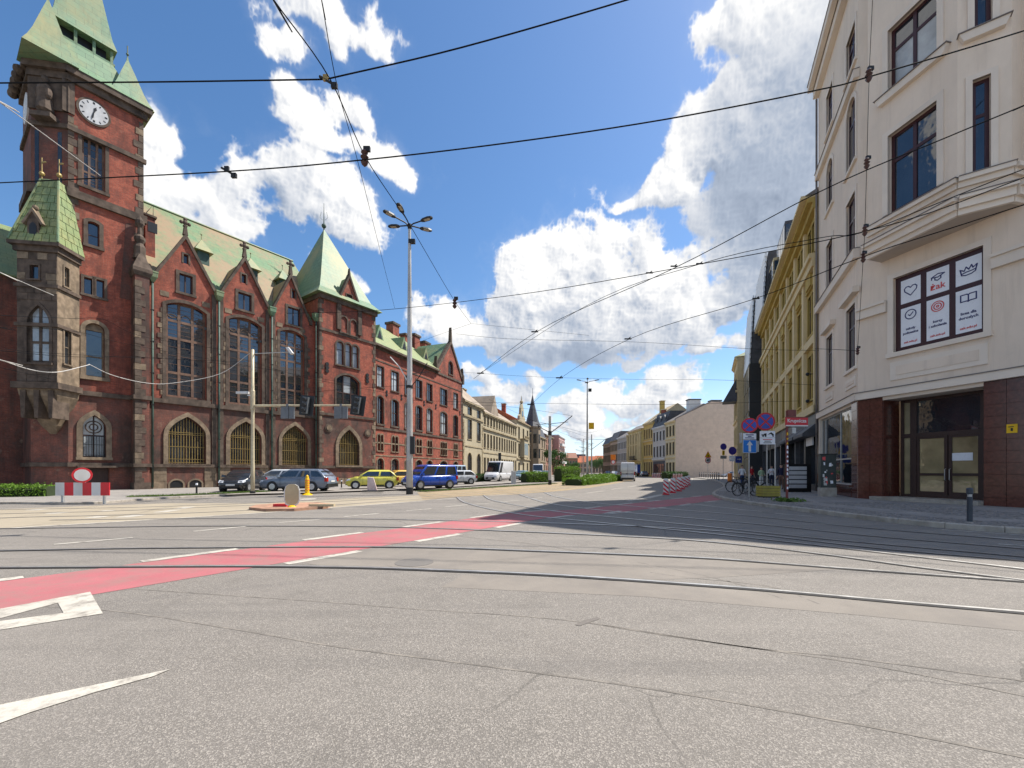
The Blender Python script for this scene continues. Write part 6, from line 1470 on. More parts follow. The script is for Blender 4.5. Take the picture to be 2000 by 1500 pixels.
hh = house('pale_yellow_house', 'pale yellow house joined to the blank fire wall', Rf, r0, -.05, zt1-.3, 3, [(.5,3.4),(5.2,8.0),(9.4,11.8)], cr_, m_yellowl, m_wood, m_glassd, 13, ('gable', 3.8, m_roofgrey), 1.2, courses=((4.3,.3,.2),(8.6,.25,.2)))
r0, r1 = rr(1275, 1300)
gwp = simple('grey_white_plaster', (.55, .52, .49), .85, var=.07, dirt=(.45,.42,.4))
h7 = house('grey_white_house', 'grey white house with dark windows and a dark shop front', Rf, r0, r1, 12.4, 4, [(4.9,7.6),(8.9,11.2)], gwp, m_white, m_wood, m_glassd, 13, ('mansard', 3.4, m_slate), 1.25, courses=((4.2,.4,.3),))
mb = MB(); Rf.box(mb, r0+.4, r1-.4, .1, 3.9, -.05, .06); s_ = obj('shop_front', mb, m_slate, h7)
for i in range(5): x = r0+.6+i*(r1-r0-1.2)/5; mb = MB(); Rf.box(mb, x, x+(r1-r0-1.2)/5-.25, .5, 3.2, .0, .1); obj('pane', mb, m_glass, s_)
for i in range(3): x = r0+(r1-r0)*(i+.5)/3; mb = MB(); Rf.prism(mb, [(x-.8, 12.6), (x+.8, 12.6), (x+.8, 14.2), (x, 15.0), (x-.8, 14.2)], -2.2, -.2); obj('roof_dormer', mb, m_slate, h7)
r0, r1 = rr(1257, 1275)
oc = simple('golden_plaster', (.66, .45, .14), .85, var=.1, dirt=(.45,.3,.1))
house('golden_house', 'golden yellow house with a darker ochre ground floor', Rf, r0, r1, 14.2, 4, [(.5,3.8),(5.5,8.4),(10.0,12.6)], oc, m_yellowl, m_wood, m_glassd, 13, ('gable', 4.8, simple('tan_roof_sheet', (.40,.32,.20), .8)), 1.1, courses=((4.6,.3,.25),(9.2,.3,.3)), chim=((r0+3, 20, -4, 1.2, m_yellow), (r0+8, 17, -2.5, 1.0, m_brick)))
r0, r1 = rr(1231, 1257)
ly = simple('lemon_plaster', (.72, .57, .23), .85, var=.08, dirt=(.48,.38,.16))
h8 = house('lemon_house', 'lemon yellow classical house with columns and a balcony', Rf.off(.6), r0, r1, 13.2, 5, [(.4,3.6),(5.0,8.2),(9.6,11.8)], ly, m_yellowl, m_wood, m_glassd, 13, ('hip', 2.6, m_roofgrey), 1.2, courses=((4.2,.4,.4),(8.8,.3,.3)))
for i in range(6): x = r0+(r1-r0)*(i+.0)/5.0; c_ = Rf.p(min(r1-.3, x+.3), 0, .85); mb = MB().lathe([(.42, 4.6), (.40, 11.6), (.55, 12.0), (.55, 12.3)], 8, (c_.x, c_.y, 0)); obj('column', mb, m_yellowl, h8)
mb = MB(); Rf.box(mb, r1-7, r1-2, 4.6, 4.8, .6, 1.9); Rf.box(mb, r1-7, r1-2, 5.6, 5.7, 1.8, 1.9)
for i in range(14): x = r1-7+i*.37; Rf.box(mb, x, x+.06, 4.8, 5.6, 1.8, 1.86)
obj('balcony', mb, m_iron, h8)
r0, r1 = rr(1206, 1231)
house('pale_grey_house', 'long pale grey house beyond the lemon one', Rf, r0, r1, 12.4, 8, [(.8,3.4),(4.8,7.2),(8.6,10.8)], simple('pale_grey_plaster', (.46,.42,.37), .85, var=.08), m_white, m_wood, m_glassd, 13, ('gable', 4, m_roofgrey), 1.1, courses=((4.1,.25,.2),))
r0, r1 = rr(1192, 1206)
house('beige_far_house', 'beige house with a mansard beyond the pale grey one', Rf, r0, r1, 12.0, 5, [(.8,3.4),(4.8,7.2),(8.4,10.6)], simple('beige_far_plaster', (.47,.36,.26), .85, var=.1), m_ochred, m_wood, m_glassd, 13, ('mansard', 3, m_roofgrey), 1.2)
r0, r1 = rr(1178, 1192)
house('brown_far_house', 'brown house farthest along the right side of the street', Rf, r0, r1, 11.5, 6, [(.8,3.4),(4.8,7.2),(8.2,10.2)], simple('brown_far_plaster', (.25,.17,.12), .85, var=.1), m_ochred, m_wood, m_glassd, 13, ('mansard', 2.5, m_slate), 1.2)
# ---------------------------------------------------------------- vehicles (front along +x)
LF = F((0, 0), (1, 0))
def paint(name, c): return simple(name, c, .3, .0, .05, 1.5, co='Object', coat=.8, spec=.5)
def mb_quad_inset(q, i, out):
    q = [Vector(p) for p in q]; c = sum(q, Vector())/len(q); n = (q[1]-q[0]).cross(q[2]-q[0]).normalized()
    return [p+(c-p).normalized()*i+n*out for p in q]
def car(name, label, pm, loc, head, L_=4.6, W=1.76, Hh=1.47, belt=.92, hood=.86, nose=.62, tail=.9, xfb=.95, xft=.25, xrt=-1.5, xrb=-2.1, wr=.76, wb=2.7, r=.31, sides=None, cargo=False, rear_glass=True, group=None, bumper=None, cat='car', rim=None, panel_from=None):
    t = thing(name, label, cat, loc, group, head); w = W/2; h2 = L_/2; z0 = .19
    st = [(-h2, tail*.62, .80), (-h2+.06, tail*.96, .90), (-h2+.3, tail, .96), (-wb/2, max(belt, tail) if xrb < -h2+.5 else tail, .99), (0, belt, 1.0), (xfb-.05, belt, .995), (xfb+.25, hood+.02, .985), (wb/2+.1, hood-.02, .97), (h2-.22, nose+.12, .93), (h2-.06, nose, .85), (h2, nose*.78, .74)]
    st = sorted(st)
    def sec(x, zt, k):
        a = w*k; hgt = zt-z0; zb = z0+(.14 if abs(x) > h2-.1 else 0)
        half = [(a*.84, zb), (a*.96, zb+.08), (a, z0+hgt*.45), (a*.99, z0+hgt*.78), (a*.94, z0+hgt*.95), (a*.86, zt), (a*.3, zt+.025)]
        return [(x, y, z) for y, z in half]+[(x, -y, z) for y, z in reversed(half)]
    bd = obj('body', MB().loft([sec(*s) for s in st]), pm, t, smooth=True, org=(0, 0, 0), uv=False)
    # cabin shell
    wbm, wrf = w*.93, w*wr; ht = Hh; e = .06
    base = lambda x, zz: [(x, wbm, zz), (x, -wbm, zz)]
    zb = belt-.03
    ring = lambda x0, x1, ww, z: [(x1, ww, z), (x1, -ww, z), (x0, -ww, z), (x0, ww, z)]
    mid = .55
    sh = MB().loft([ring(xrb, xfb, wbm, zb), ring(xrb+(xrt-xrb)*.5, xfb+(xft-xfb)*.5, (wbm+wrf)/2+.015, zb+(ht-zb)*.5), ring(xrt+.02, xft-.02, wrf+.02, ht-.07), ring(xrt+.12, xft-.16, wrf-.10, ht)])
    cb = obj('cabin', sh, pm, t, org=(0, 0, 0), uv=False, smooth=True); bm = bmesh.new(); bm.from_mesh(cb.data); bmesh.ops.bevel(bm, geom=list(bm.edges), offset=.05, segments=2, profile=.6, affect='EDGES', clamp_overlap=True); bm.to_mesh(cb.data); bm.free(); cb.data.polygons.foreach_set('use_smooth', [True]*len(cb.data.polygons))
    P_ = lambda x, y, z: Vector((x, y, z))
    gz0, gz1 = zb+.06, ht-.12
    def atx(xb, xt, z): return xb+(xt-xb)*(z-zb)/(ht-.07-zb)
    def aty(z): return wbm+(wrf+.02-wbm)*(z-zb)/(ht-.07-zb)
    fx0, fx1 = atx(xfb, xft, gz0), atx(xfb, xft, gz1)
    q = [P_(fx0, -aty(gz0), gz0), P_(fx0, aty(gz0), gz0), P_(fx1, aty(gz1), gz1), P_(fx1, -aty(gz1), gz1)]
    obj('windscreen', MB().poly(mb_quad_inset(q, .09, .016)), m_carglass, t, org=(0, 0, 0), fixn=False, uv=False)
    rx0, rx1 = atx(xrb, xrt, gz0), atx(xrb, xrt, gz1)
    if rear_glass:
        zq = gz0+.05; q = [P_(atx(xrb, xrt, zq), aty(zq), zq), P_(atx(xrb, xrt, zq), -aty(zq), zq), P_(rx1, -aty(gz1), gz1), P_(rx1, aty(gz1), gz1)]
        obj('rear_window', MB().poly(mb_quad_inset(q, .10, .016)), m_carglass, t, org=(0, 0, 0), fixn=False, uv=False)
    for x0, x1 in (sides or [(.47, .985), (.02, .45)]):
        for s_ in (-1, 1):
            b0, b1 = rx0+(fx0-rx0)*x0, rx0+(fx0-rx0)*x1; t0, t1 = rx1+(fx1-rx1)*x0, rx1+(fx1-rx1)*x1
            q = [P_(b0, s_*aty(gz0), gz0), P_(b1, s_*aty(gz0), gz0), P_(t1, s_*aty(gz1), gz1), P_(t0, s_*aty(gz1), gz1)]
            if s_ > 0: q = q[::-1]
            obj('side_window', MB().poly(mb_quad_inset(q, .05, .022)), m_carglass, t, org=(0, 0, 0), fixn=False, uv=False)
    # wheels
    for x in (wb/2, -wb/2):
        for s_ in (-1, 1):
            y1 = s_*(w*.995); y0 = s_*(w-.22)
            mb = MB().lathe([(r+.055, y0), (r+.055, y1+s_*.004), (.01, y1+s_*.006)], 18, (x, 0, r+.01), 'y'); wa = obj('wheel_arch', mb, m_black, t, org=(0, 0, 0), uv=False)
            mb = MB().lathe([(r*.6, y0), (r*.93, y0), (r, y0+s_*.03), (r, y1-s_*.02), (r*.94, y1+s_*.012), (r*.66, y1+s_*.014)], 20, (x, 0, r), 'y'); wh_ = obj('wheel', mb, m_tyre, t, smooth=True, org=(0, 0, 0), uv=False)
            mb = MB().lathe([(r*.66, y1+s_*.016), (r*.60, y1+s_*.02), (r*.56, y1-s_*.02), (.01, y1-s_*.02)], 18, (x, 0, r), 'y')
            for k in range(6):
                a = k*math.pi/3+.2; c, s2 = math.cos(a), math.sin(a); wv = .035
                mb.hexa([(x+c*d-s2*u*wv, y1+s_*yy, r+s2*d+c*u*wv) for yy in (-.015, .022) for d, u in ((.03, -1), (r*.62, -1), (r*.62, 1), (.03, 1))])
            obj('rim', mb, rim or m_alloy, wh_, org=(0, 0, 0), uv=False)
    # lights, bumpers, plates, mirrors, handles, seams
    for s_ in (-1, 1):
        mb = MB().hexa([(h2-.30, s_*w*.94, nose-.02), (h2-.05, s_*w*.88, nose-.06), (h2-.005, s_*w*.52, nose-.06), (h2-.25, s_*w*.5, nose-.02), (h2-.36, s_*w*.90, nose+.13), (h2-.17, s_*w*.86, nose+.10), (h2-.10, s_*w*.52, nose+.06), (h2-.3, s_*w*.5, nose+.08)]); obj('headlight', mb, m_lens, t, org=(0, 0, 0), uv=False)
        zt_ = tail*.93 if not cargo else 1.05
        mb = MB().box(-h2-.012, -h2+.16, min(s_*w*.70, s_*w*.945), max(s_*w*.70, s_*w*.945), zt_-.26 if not cargo else .85, zt_ if not cargo else 1.32)
        if cargo: mb = MB().box(-h2-.02, -h2+.10, min(s_*w*.86, s_*w*.97), max(s_*w*.86, s_*w*.97), .85, 1.35)
        obj('tail_light', mb, m_redlens, t, org=(0, 0, 0), uv=False)
        mb = MB().hexa([(xfb-.32, s_*(w*.93), belt+.02), (xfb-.18, s_*(w*.93), belt+.02), (xfb-.18, s_*(w+.17), belt+.03), (xfb-.30, s_*(w+.17), belt+.03), (xfb-.32, s_*(w*.93), belt+.16), (xfb-.2, s_*(w*.93), belt+.16), (xfb-.2, s_*(w+.16), belt+.19), (xfb-.30, s_*(w+.16), belt+.19)]); obj('mirror', mb, bumper or pm, t, org=(0, 0, 0), uv=False)
        mb = MB()
        for x in (xfb-.35, (xfb+xrb)/2, xrb+.75): mb.box(x-.006, x+.006, s_*w*1.002-.004, s_*w*1.002+.004, z0+.18, belt-.08)
        mb.box(-wb/2+.4, wb/2-.4, min(s_*w*.985, s_*w*1.006), max(s_*w*.985, s_*w*1.006), z0+.02, z0+.11)
        obj('sill_trim', mb, m_black, t, org=(0, 0, 0), uv=False)
        for x in ((xfb+xrb)/2+.18, xrb+.95): mb = MB().box(x-.1, x+.1, min(s_*w*.99, s_*w*1.02), max(s_*w*.99, s_*w*1.02), belt-.16, belt-.12); obj('door_handle', mb, bumper or pm, t, org=(0, 0, 0), uv=False)
    mb = MB().box(h2-.10, h2+.012, -w*.62, w*.62, .30, nose*.72); mb.box(h2-.16, h2-.03, -w*.42, w*.42, nose*.80, nose*.98); obj('grille', mb, m_black, t, org=(0, 0, 0), uv=False)
    mb = MB().box(h2+.01, h2+.025, -.26, .26, .40, .51); obj('number_plate', mb, m_white, t, org=(0, 0, 0), uv=False)
    mb = MB().box(-h2-.03, -h2-.01, -.26, .26, tail*.62, tail*.62+.11); obj('number_plate', mb, m_white, t, org=(0, 0, 0), uv=False)
    mb = MB().box(-h2-.025, -h2+.12, -w*.86, w*.86, .26, .50); obj('rear_bumper', mb, bumper or m_black, t, org=(0, 0, 0), uv=False)
    if cargo:
        mb = MB().box(-h2-.018, -h2+.02, -.012, .012, .55, Hh-.12)
        for z in (1.0, 1.45): mb.box(-h2-.02, -h2+.02, -w*.86, w*.86, z, z+.012)
        mb.box(-h2-.03, -h2, .03, .22, 1.02, 1.1); obj('rear_door_seam', mb, m_black, t, org=(0, 0, 0), uv=False)
    return t
p_blueg = paint('blue_grey_metallic', (.12, .15, .20)); p_lime = paint('lime_yellow', (.58, .53, .07)); p_blue = paint('bright_blue', (.008, .055, .33)); p_white = paint('white_car_paint', (.58, .58, .59))
p_silver = paint('silver_paint', (.45, .47, .49)); p_dark = paint('black_car_paint', (.015, .016, .018)); p_orange = paint('amber_car_paint', (.62, .38, .05)); p_lb = paint('pale_blue_paint', (.30, .38, .46)); p_teal = paint('dull_teal_paint', (.13, .2, .22)); p_dred = paint('dark_red_paint', (.25, .02, .03))
GZ = .10
def at(px, py, z=GZ): x, y = G(px, py, z); return (x, y, z)
est = dict(L_=4.75, W=1.78, Hh=1.50, tail=.98, xfb=1.15, xft=.35, xrt=-1.75, xrb=-2.28, wb=2.72, sides=[(.60, .985), (.30, .585), (.03, .285)])
hat = dict(L_=3.85, W=1.66, Hh=1.44, tail=.95, xfb=1.05, xft=.35, xrt=-1.35, xrb=-1.82, wb=2.45, r=.29, hood=.88, nose=.66)
sal = dict(L_=4.5, W=1.75, Hh=1.44, tail=.98, xfb=1.0, xft=.25, xrt=-1.0, xrb=-1.75, wb=2.65)
mpv = dict(L_=4.2, W=1.75, Hh=1.84, tail=1.05, belt=1.02, hood=1.0, nose=.72, xfb=1.35, xft=.7, xrt=-1.95, xrb=-2.08, wr=.82, wb=2.58, r=.31, sides=[(.63, .97), (.34, .61), (.03, .31)])
van = dict(L_=5.9, W=2.0, Hh=2.65, tail=1.1, belt=1.15, hood=1.15, nose=.8, xfb=2.2, xft=1.45, xrt=-2.86, xrb=-2.93, wr=.90, wb=3.6, r=.36, sides=[(.83, .985)], cargo=True, rear_glass=False, cat='van')
car('grey_estate_car', 'blue grey estate car parked broadside behind the yellow bollard', p_blueg, at(584, 958.3), R(177), **est)
car('dark_car', 'black car standing nose on behind the cream traffic light pole', p_dark, at(476, 958.5), R(-80), **hat)
car('silver_car', 'silver car mostly hidden behind the blue grey estate', p_silver, at(546, 953.2), R(187), **est)
car('lime_yellow_car', 'lime yellow hatchback parked beside the red brick building', p_lime, at(727, 954), R(200), **hat)
car('amber_car', 'amber coloured car half hidden behind the lime yellow hatchback', p_orange, at(778, 949.5), R(215), **hat)
car('blue_high_roofed_car', 'bright blue high roofed car beside the tall lamp post', p_blue, at(839, 954.2), R(-138), **{**mpv, 'L_': 4.15})
car('silver_hatchback', 'silver hatchback behind the bright blue high roofed car', p_silver, at(893, 945.6), R(205), **hat)
car('pale_blue_van', 'pale blue passenger van behind the silver hatchback', p_lb, at(882, 941.5), R(-120), **{**mpv, 'L_': 4.9, 'Hh': 2.1, 'cat': 'van'})
car('white_panel_van', 'white panel van with a dark nose turning out by the hedges', p_white, at(975, 939.6), R(-112), bumper=m_black, **van)
car('teal_car', 'dull teal car beyond the white cabinet', p_teal, at(1019, 937.5), R(-110), **sal)
car('white_delivery_van', 'white delivery van far down the left lane', p_white, at(1051, 934), R(-95), bumper=m_black, **van)
car('white_hatchback', 'small white hatchback in front of the far delivery van', p_white, at(1049, 936.3), R(-95), **hat)
car('blue_car', 'dark blue car beside the far delivery van', p_blueg, at(1064, 935), R(-95), **sal)
car('white_van', 'white van driving away seen from behind, in the middle of the road', p_white, (*G(1226.5, 939.3), 0), R(74), bumper=m_black, **van)
for px, py, nm, lb, pm, sp, hd in ((1200, 930.5, 'silver_car', 'silver car just left of the white van driving away', p_silver, sal, 80), (1187, 929.2, 'violet_grey_car', 'dark car farthest left of the driving white van', p_blueg, hat, 80), (1272, 930, 'white_hatchback', 'white hatchback with red lamps near the small red and white posts', p_white, hat, 84), (1258, 930.5, 'dark_blue_car', 'dark blue car right of the blue truck', p_blueg, sal, 84),
                               (1350, 932.4, 'silver_red_car', 'silver car beside the black street lantern', p_silver, {**mpv, 'L_': 4.4}, 205), (1327, 932.0, 'white_car', 'white car behind the low dark hedge', p_white, sal, 180), (1392, 932.2, 'grey_car', 'grey car parked before the blank wall behind the black posts', p_silver, sal, 195), (1424, 932.6, 'pale_car', 'pale car right of the grey one before the blank wall', p_white, sal, 195)):
    car(nm, lb, pm, at(px, py, .0), R(hd), **sp)
# blue truck far off
tx, ty = G(1249, 930); tk = thing('blue_truck', 'small truck with a blue cover waiting beyond the white van', 'truck', (tx, ty, 0), None, R(85))
obj('cargo_cover', MB().box(-2.6, 1.0, -1.15, 1.15, 1.0, 3.3), p_blue, tk, org=(0, 0, 0)); obj('cab', MB().loft([[(1.1, -1.05, .6), (2.7, -1.05, .6), (2.7, 1.05, .6), (1.1, 1.05, .6)], [(1.1, -1.05, 1.6), (2.7, -1.05, 1.5), (2.7, 1.05, 1.5), (1.1, 1.05, 1.6)], [(1.1, -.95, 2.4), (2.1, -.95, 2.4), (2.1, .95, 2.4), (1.1, .95, 2.4)]]), p_white, tk, org=(0, 0, 0)); obj('chassis', MB().box(-2.7, 2.6, -.9, .9, .5, 1.0), m_black, tk, org=(0, 0, 0))
for x in (-1.7, 2.0):
    for s_ in (-1, 1): obj('wheel', MB().lathe([(.2, s_*.75), (.45, s_*.75), (.45, s_*1.08), (.2, s_*1.1)], 16, (x, 0, .45), 'y'), m_tyre, tk, org=(0, 0, 0))
for s_ in (-1, 1): obj('tail_light', MB().box(-2.75, -2.62, min(s_*.7, s_*1.05), max(s_*.7, s_*1.05), .7, .95), m_redlens, tk, org=(0, 0, 0))

# ---------------------------------------------------------------- lamp posts, masts, traffic lights
def lamp_post(name, label, loc, H_, r0, heads, group=None, base=True, flags=True):
    t = thing(name, label, 'lamp post', loc, group)
    obj('pole', MB().lathe([(r0, 0), (r0*.97, 2.5), (r0*.9, 5), (r0*.42, H_-.3), (r0*.40, H_)], 16), m_pole, t, smooth=True, org=(0, 0, 0))
    if base: obj('base_band', MB().lathe([(r0+.012, .0), (r0+.012, .42), (r0*.99, .43)], 16), m_black, t, org=(0, 0, 0))
    obj('hub', MB().lathe([(r0*.5, H_-.25), (r0*.62, H_-.15), (r0*.62, H_+.05), (.02, H_+.12)], 12), m_iron, t, org=(0, 0, 0))
    for a, l, up in heads:
        c, s_ = math.cos(R(a)), math.sin(R(a)); e = Vector((c*l, s_*l, H_+up))
        arm = obj('arm', MB().tube([(0, 0, H_-.1), (c*l*.3, s_*l*.3, H_+up*.6-.02), e], .04, 6), m_iron, t, org=(0, 0, 0))
        s2 = Vector((-s_, c, 0)); d = Vector((c, s_, .10)); mb = MB(); rg = []
        for q, wd, th in ((-.05, .07, .05), (.1, .15, .075), (.45, .17, .08), (.68, .12, .06), (.74, .04, .03)):
            o_ = e+d*q; rg.append([o_+s2*wd-Vector((0, 0, .03)), o_+s2*wd*.8+Vector((0, 0, th)), o_-s2*wd*.8+Vector((0, 0, th)), o_-s2*wd-Vector((0, 0, .03))])
        hd = obj('lamp_head', mb.loft(rg), m_iron, t, org=(0, 0, 0))
        mb = MB(); o_ = e+d*.18-Vector((0, 0, .036)); o2 = e+d*.56-Vector((0, 0, .036)); mb.poly([o_+s2*.11, o_-s2*.11, o2-s2*.11, o2+s2*.11]); obj('lens', mb, simple('lamp_lens', (.35, .30, .22), .3), hd, org=(0, 0, 0))
    return t
m_lensl = None
lp = lamp_post('street_lamp', 'tall grey lamp post with five lamp heads in a star and a black foot', (*G(800, 965.5), 0), 16.75, .205, [(222, 1.0, .12), (262, 1.1, .15), (-18, .85, .12), (165, .75, .05), (35, .75, .05)])
lx, ly_, _ = lp.location
mb = MB(); mb.tube([(-.1, 0, 7.0), (-.6, -.1, 7.9), (-1.15, -.2, 8.5)], .035, 6); obj('flag_holder', mb, m_white, lp, org=(0, 0, 0))
mb = MB(); mb.tube([(.1, 0, 6.7), (.55, .1, 7.3), (1.05, .25, 8.25)], .03, 6); mb.tube([(.1, 0, 7.5), (1.2, .1, 7.65)], .02, 5); obj('wire_bracket', mb, m_iron, lp, org=(0, 0, 0))
obj('switch_box', MB().box(.08, .34, -.22, .05, 2.5, 3.6), m_black, lp, org=(0, 0, 0)); obj('pole_band', MB().lathe([(.2, 6.6), (.215, 6.62), (.215, 6.75), (.2, 6.77)], 14), m_iron, lp, org=(0, 0, 0))
obj('clamp', MB().box(-.05, .35, -.12, .08, 15.6, 15.85), m_iron, lp, org=(0, 0, 0))
lp2 = lamp_post('street_lamp', 'second tall lamp post farther down the tram reservation with a yellow plate', (*G(1147, 936.6), 0), 16.6, .2, [(200, 1.3, .2), (-20, 1.3, .2), (90, 1.2, .2), (262, 1.1, .25)])
obj('yellow_plate', MB().box(.25, 1.15, -.05, .0, 8.6, 9.7), m_yel, lp2, org=(0, 0, 0)); obj('floodlight', MB().box(.2, .7, -.2, .2, 15.0, 15.5), m_black, lp2, org=(0, 0, 0))
for px, py, h_, lab in ((1155.5, 934.5, 8.6, 'thin catenary mast right behind the second lamp post'), (1140, 929.5, 11.0, 'distant catenary mast just left of the second lamp post'), (1137, 927.5, 13.0, 'most distant catenary mast on the reservation')):
    x, y = G(px, py); t = thing('catenary_mast', lab, 'mast', (x, y, 0), 'catenary masts on the tram reservation'); obj('pole', MB().lathe([(.14, 0), (.1, h_)], 8), m_steel, t, org=(0, 0, 0)); obj('arm', MB().tube([(-2.4, 0, h_*.72), (0, 0, h_*.66), (2.8, 0, h_*.9)], .05, 5), m_iron, t, org=(0, 0, 0)); obj('brace', MB().tube([(-2.8, 0, h_*.9), (3.2, 0, h_*.88)], .035, 5), m_iron, t, org=(0, 0, 0))
mx, my = G(1074, 947); mt = thing('catenary_mast', 'nearest grey catenary mast with a raised bracket arm and black foot', 'mast', (mx, my, 0), 'catenary masts on the tram reservation')
obj('pole', MB().lathe([(.17, 0), (.165, 3), (.13, 7.2), (.02, 7.25)], 12), m_pole, mt, org=(0, 0, 0)); obj('base_band', MB().lathe([(.182, 0), (.182, .5), (.17, .51)], 12), m_black, mt, org=(0, 0, 0))
obj('bracket_arm', MB().tube([(0, 0, 5.4), (1.2, 0, 6.3), (2.35, 0, 7.25)], .05, 6), m_iron, mt, org=(0, 0, 0)); obj('bracket_arm', MB().tube([(0, 0, 5.5), (-.8, .0, 5.9), (-1.3, 0, 6.3)], .045, 6), m_iron, mt, org=(0, 0, 0))
obj('pull_rod', MB().tube([(-1.5, 0, 6.35), (0, 0, 6.4), (1.9, 0, 6.6)], .03, 5), m_iron, mt, org=(0, 0, 0)); obj('insulator', MB().lathe([(.05, 0), (.09, .05), (.05, .1), (.09, .15), (.05, .2)], 8, (-1.15, 0, 6.0)), m_black, mt, org=(0, 0, 0)); obj('collar', MB().lathe([(.17, 5.2), (.2, 5.25), (.2, 5.6), (.17, 5.65)], 10), m_iron, mt, org=(0, 0, 0))
# traffic light mast with its long arm
x, y = G(493.5, 966.5); tl = thing('traffic_light_mast', 'cream traffic light mast whose long arm reaches across the lanes', 'traffic light', (x, y, 0))
zA_ = EYE+(920-792.5)/830*y; zT = EYE+(920-683)/830*y
obj('pole', MB().lathe([(.115, 0), (.11, 1.5), (.095, 5.0), (.085, zT), (.02, zT+.03)], 12), m_polebeige, tl, smooth=True, org=(0, 0, 0)); obj('base_band', MB().lathe([(.15, 0), (.15, .22), (.14, .23)], 12), m_black, tl, org=(0, 0, 0)); obj('collar', MB().lathe([(.10, zA_-.25), (.125, zA_-.2), (.125, zA_+.9), (.10, zA_+.95)], 10), m_polebeige, tl, org=(0, 0, 0))
al = 216/830*y; obj('arm', MB().tube([(.1, 0, zA_), (al*.5, 0, zA_+.02), (al, 0, zA_+.03)], [.075, .06, .05], 8), m_polebeige, tl, org=(0, 0, 0))
def sig(px, dark, tilt=0):
    xx = (px-493.5)/830*y
    if dark:
        c, s_ = math.cos(R(tilt)), math.sin(R(tilt)); o = Vector((xx, -.12, zA_))
        T2 = lambda p: o+Vector((p[0]*c-p[2]*s_, p[1], p[0]*s_+p[2]*c))
        mb = MB(); mb.hexa([T2(p) for p in ((-.42,.05,-.6),(.42,.05,-.6),(.42,.09,-.6),(-.42,.09,-.6),(-.42,.05,.62),(.42,.05,.62),(.42,.09,.62),(-.42,.09,.62))]); bk = obj('backing_board', mb, m_black, tl, org=(0, 0, 0))
        mb = MB(); mb.hexa([T2(p) for p in ((-.16,-.22,-.5),(.16,-.22,-.5),(.16,.05,-.5),(-.16,.05,-.5),(-.16,-.22,.5),(.16,-.22,.5),(.16,.05,.5),(-.16,.05,.5))]); obj('signal_head', mb, simple('signal_housing', (.09, .1, .11), .5), bk, org=(0, 0, 0))
        for zz in (-.33, 0, .33): obj('visor', MB().tube([T2((0, -.2, zz)), T2((0, -.4, zz-.03))], .12, 8), m_black, bk, org=(0, 0, 0))
    else: mb = MB().box(xx-.4, xx+.4, -.06, .06, zA_-.78, zA_-.06); mb.box(xx-.05, xx+.08, -.1, .1, zA_-.78, zA_+.1); obj('sign_back', mb, simple('grey_sign_back', (.14, .145, .155), .45, .3), tl, org=(0, 0, 0))
sig(562, False); sig(600, True, -6); sig(666, False); sig(700, True, -8)
mb = MB(); mb.box(-.95, -.25, -.12, .08, zA_+.72, zA_+.86); mb.box(-.3, .0, -.05, .05, zA_+.6, zA_+.66); obj('camera_housing', mb, m_white, tl, org=(0, 0, 0))
obj('camera_arm', MB().tube([(0, 0, zT-.25), (2.2, 0, zT-.15)], .025, 6), m_steel, tl, org=(0, 0, 0)); mb = MB(); mb.hexa([(2.05, -.1, zT+.1), (2.2, -.1, zT+.15), (2.2, .1, zT+.15), (2.05, .1, zT+.1), (2.35, -.1, zT-.3), (2.48, -.1, zT-.22), (2.48, .1, zT-.22), (2.35, .1, zT-.3)]); obj('camera_housing', mb, m_white, tl, org=(0, 0, 0))
x, y = G(976, 938); tl2 = thing('traffic_light', 'small black traffic light on a post by the white panel van', 'traffic light', (x, y, 0)); obj('pole', MB().lathe([(.06, 0), (.06, 3.2)], 8), m_iron, tl2, org=(0, 0, 0)); obj('signal_head', MB().box(-.22, .22, -.2, .2, 3.1, 4.3), m_black, tl2, org=(0, 0, 0))

# ---------------------------------------------------------------- signs
SF = F((0, 0), (1, 0))
def facing(x, y, yaw=0):                                  # a facade through (x, y) that looks back at the street, turned by yaw degrees
    return F((x, y), (math.cos(R(yaw)), math.sin(R(yaw))))
def disc(mb, f, a, z, r, k0, k1, n=28): f.prism(mb, circ(r, n, a, z), k0, k1)
def no_stopping(f, a, z, r, parent, cross=2, rim=m_signred, fld=m_signblue):
    mb = MB(); disc(mb, f, a, z, r, .0, .02); o = obj('sign_disc', mb, rim, parent)
    mb = MB(); disc(mb, f, a, z, r*.80, .015, .024); obj('sign_field', mb, fld, o)
    mb = MB()
    for t_ in ((45, -45) if cross == 2 else (45,)):
        c, s_ = math.cos(R(t_)), math.sin(R(t_)); w_ = r*.085; l = r*.82; kk = .028 if t_ > 0 else .0285
        f.prism(mb, [(a+l*c-w_*s_, z+l*s_+w_*c), (a-l*c-w_*s_, z-l*s_+w_*c), (a-l*c+w_*s_, z-l*s_-w_*c), (a+l*c+w_*s_, z+l*s_-w_*c)], .02, kk)
    obj('red_bar', mb, rim, o); return o
def post(t, h_, r=.03, mat=m_steel): return obj('post', MB().lathe([(r, 0), (r, h_), (.004, h_+.01)], 8), mat, t, org=(0, 0, 0))
def zat(py, d): return EYE+(HOR-py)/FPX*d
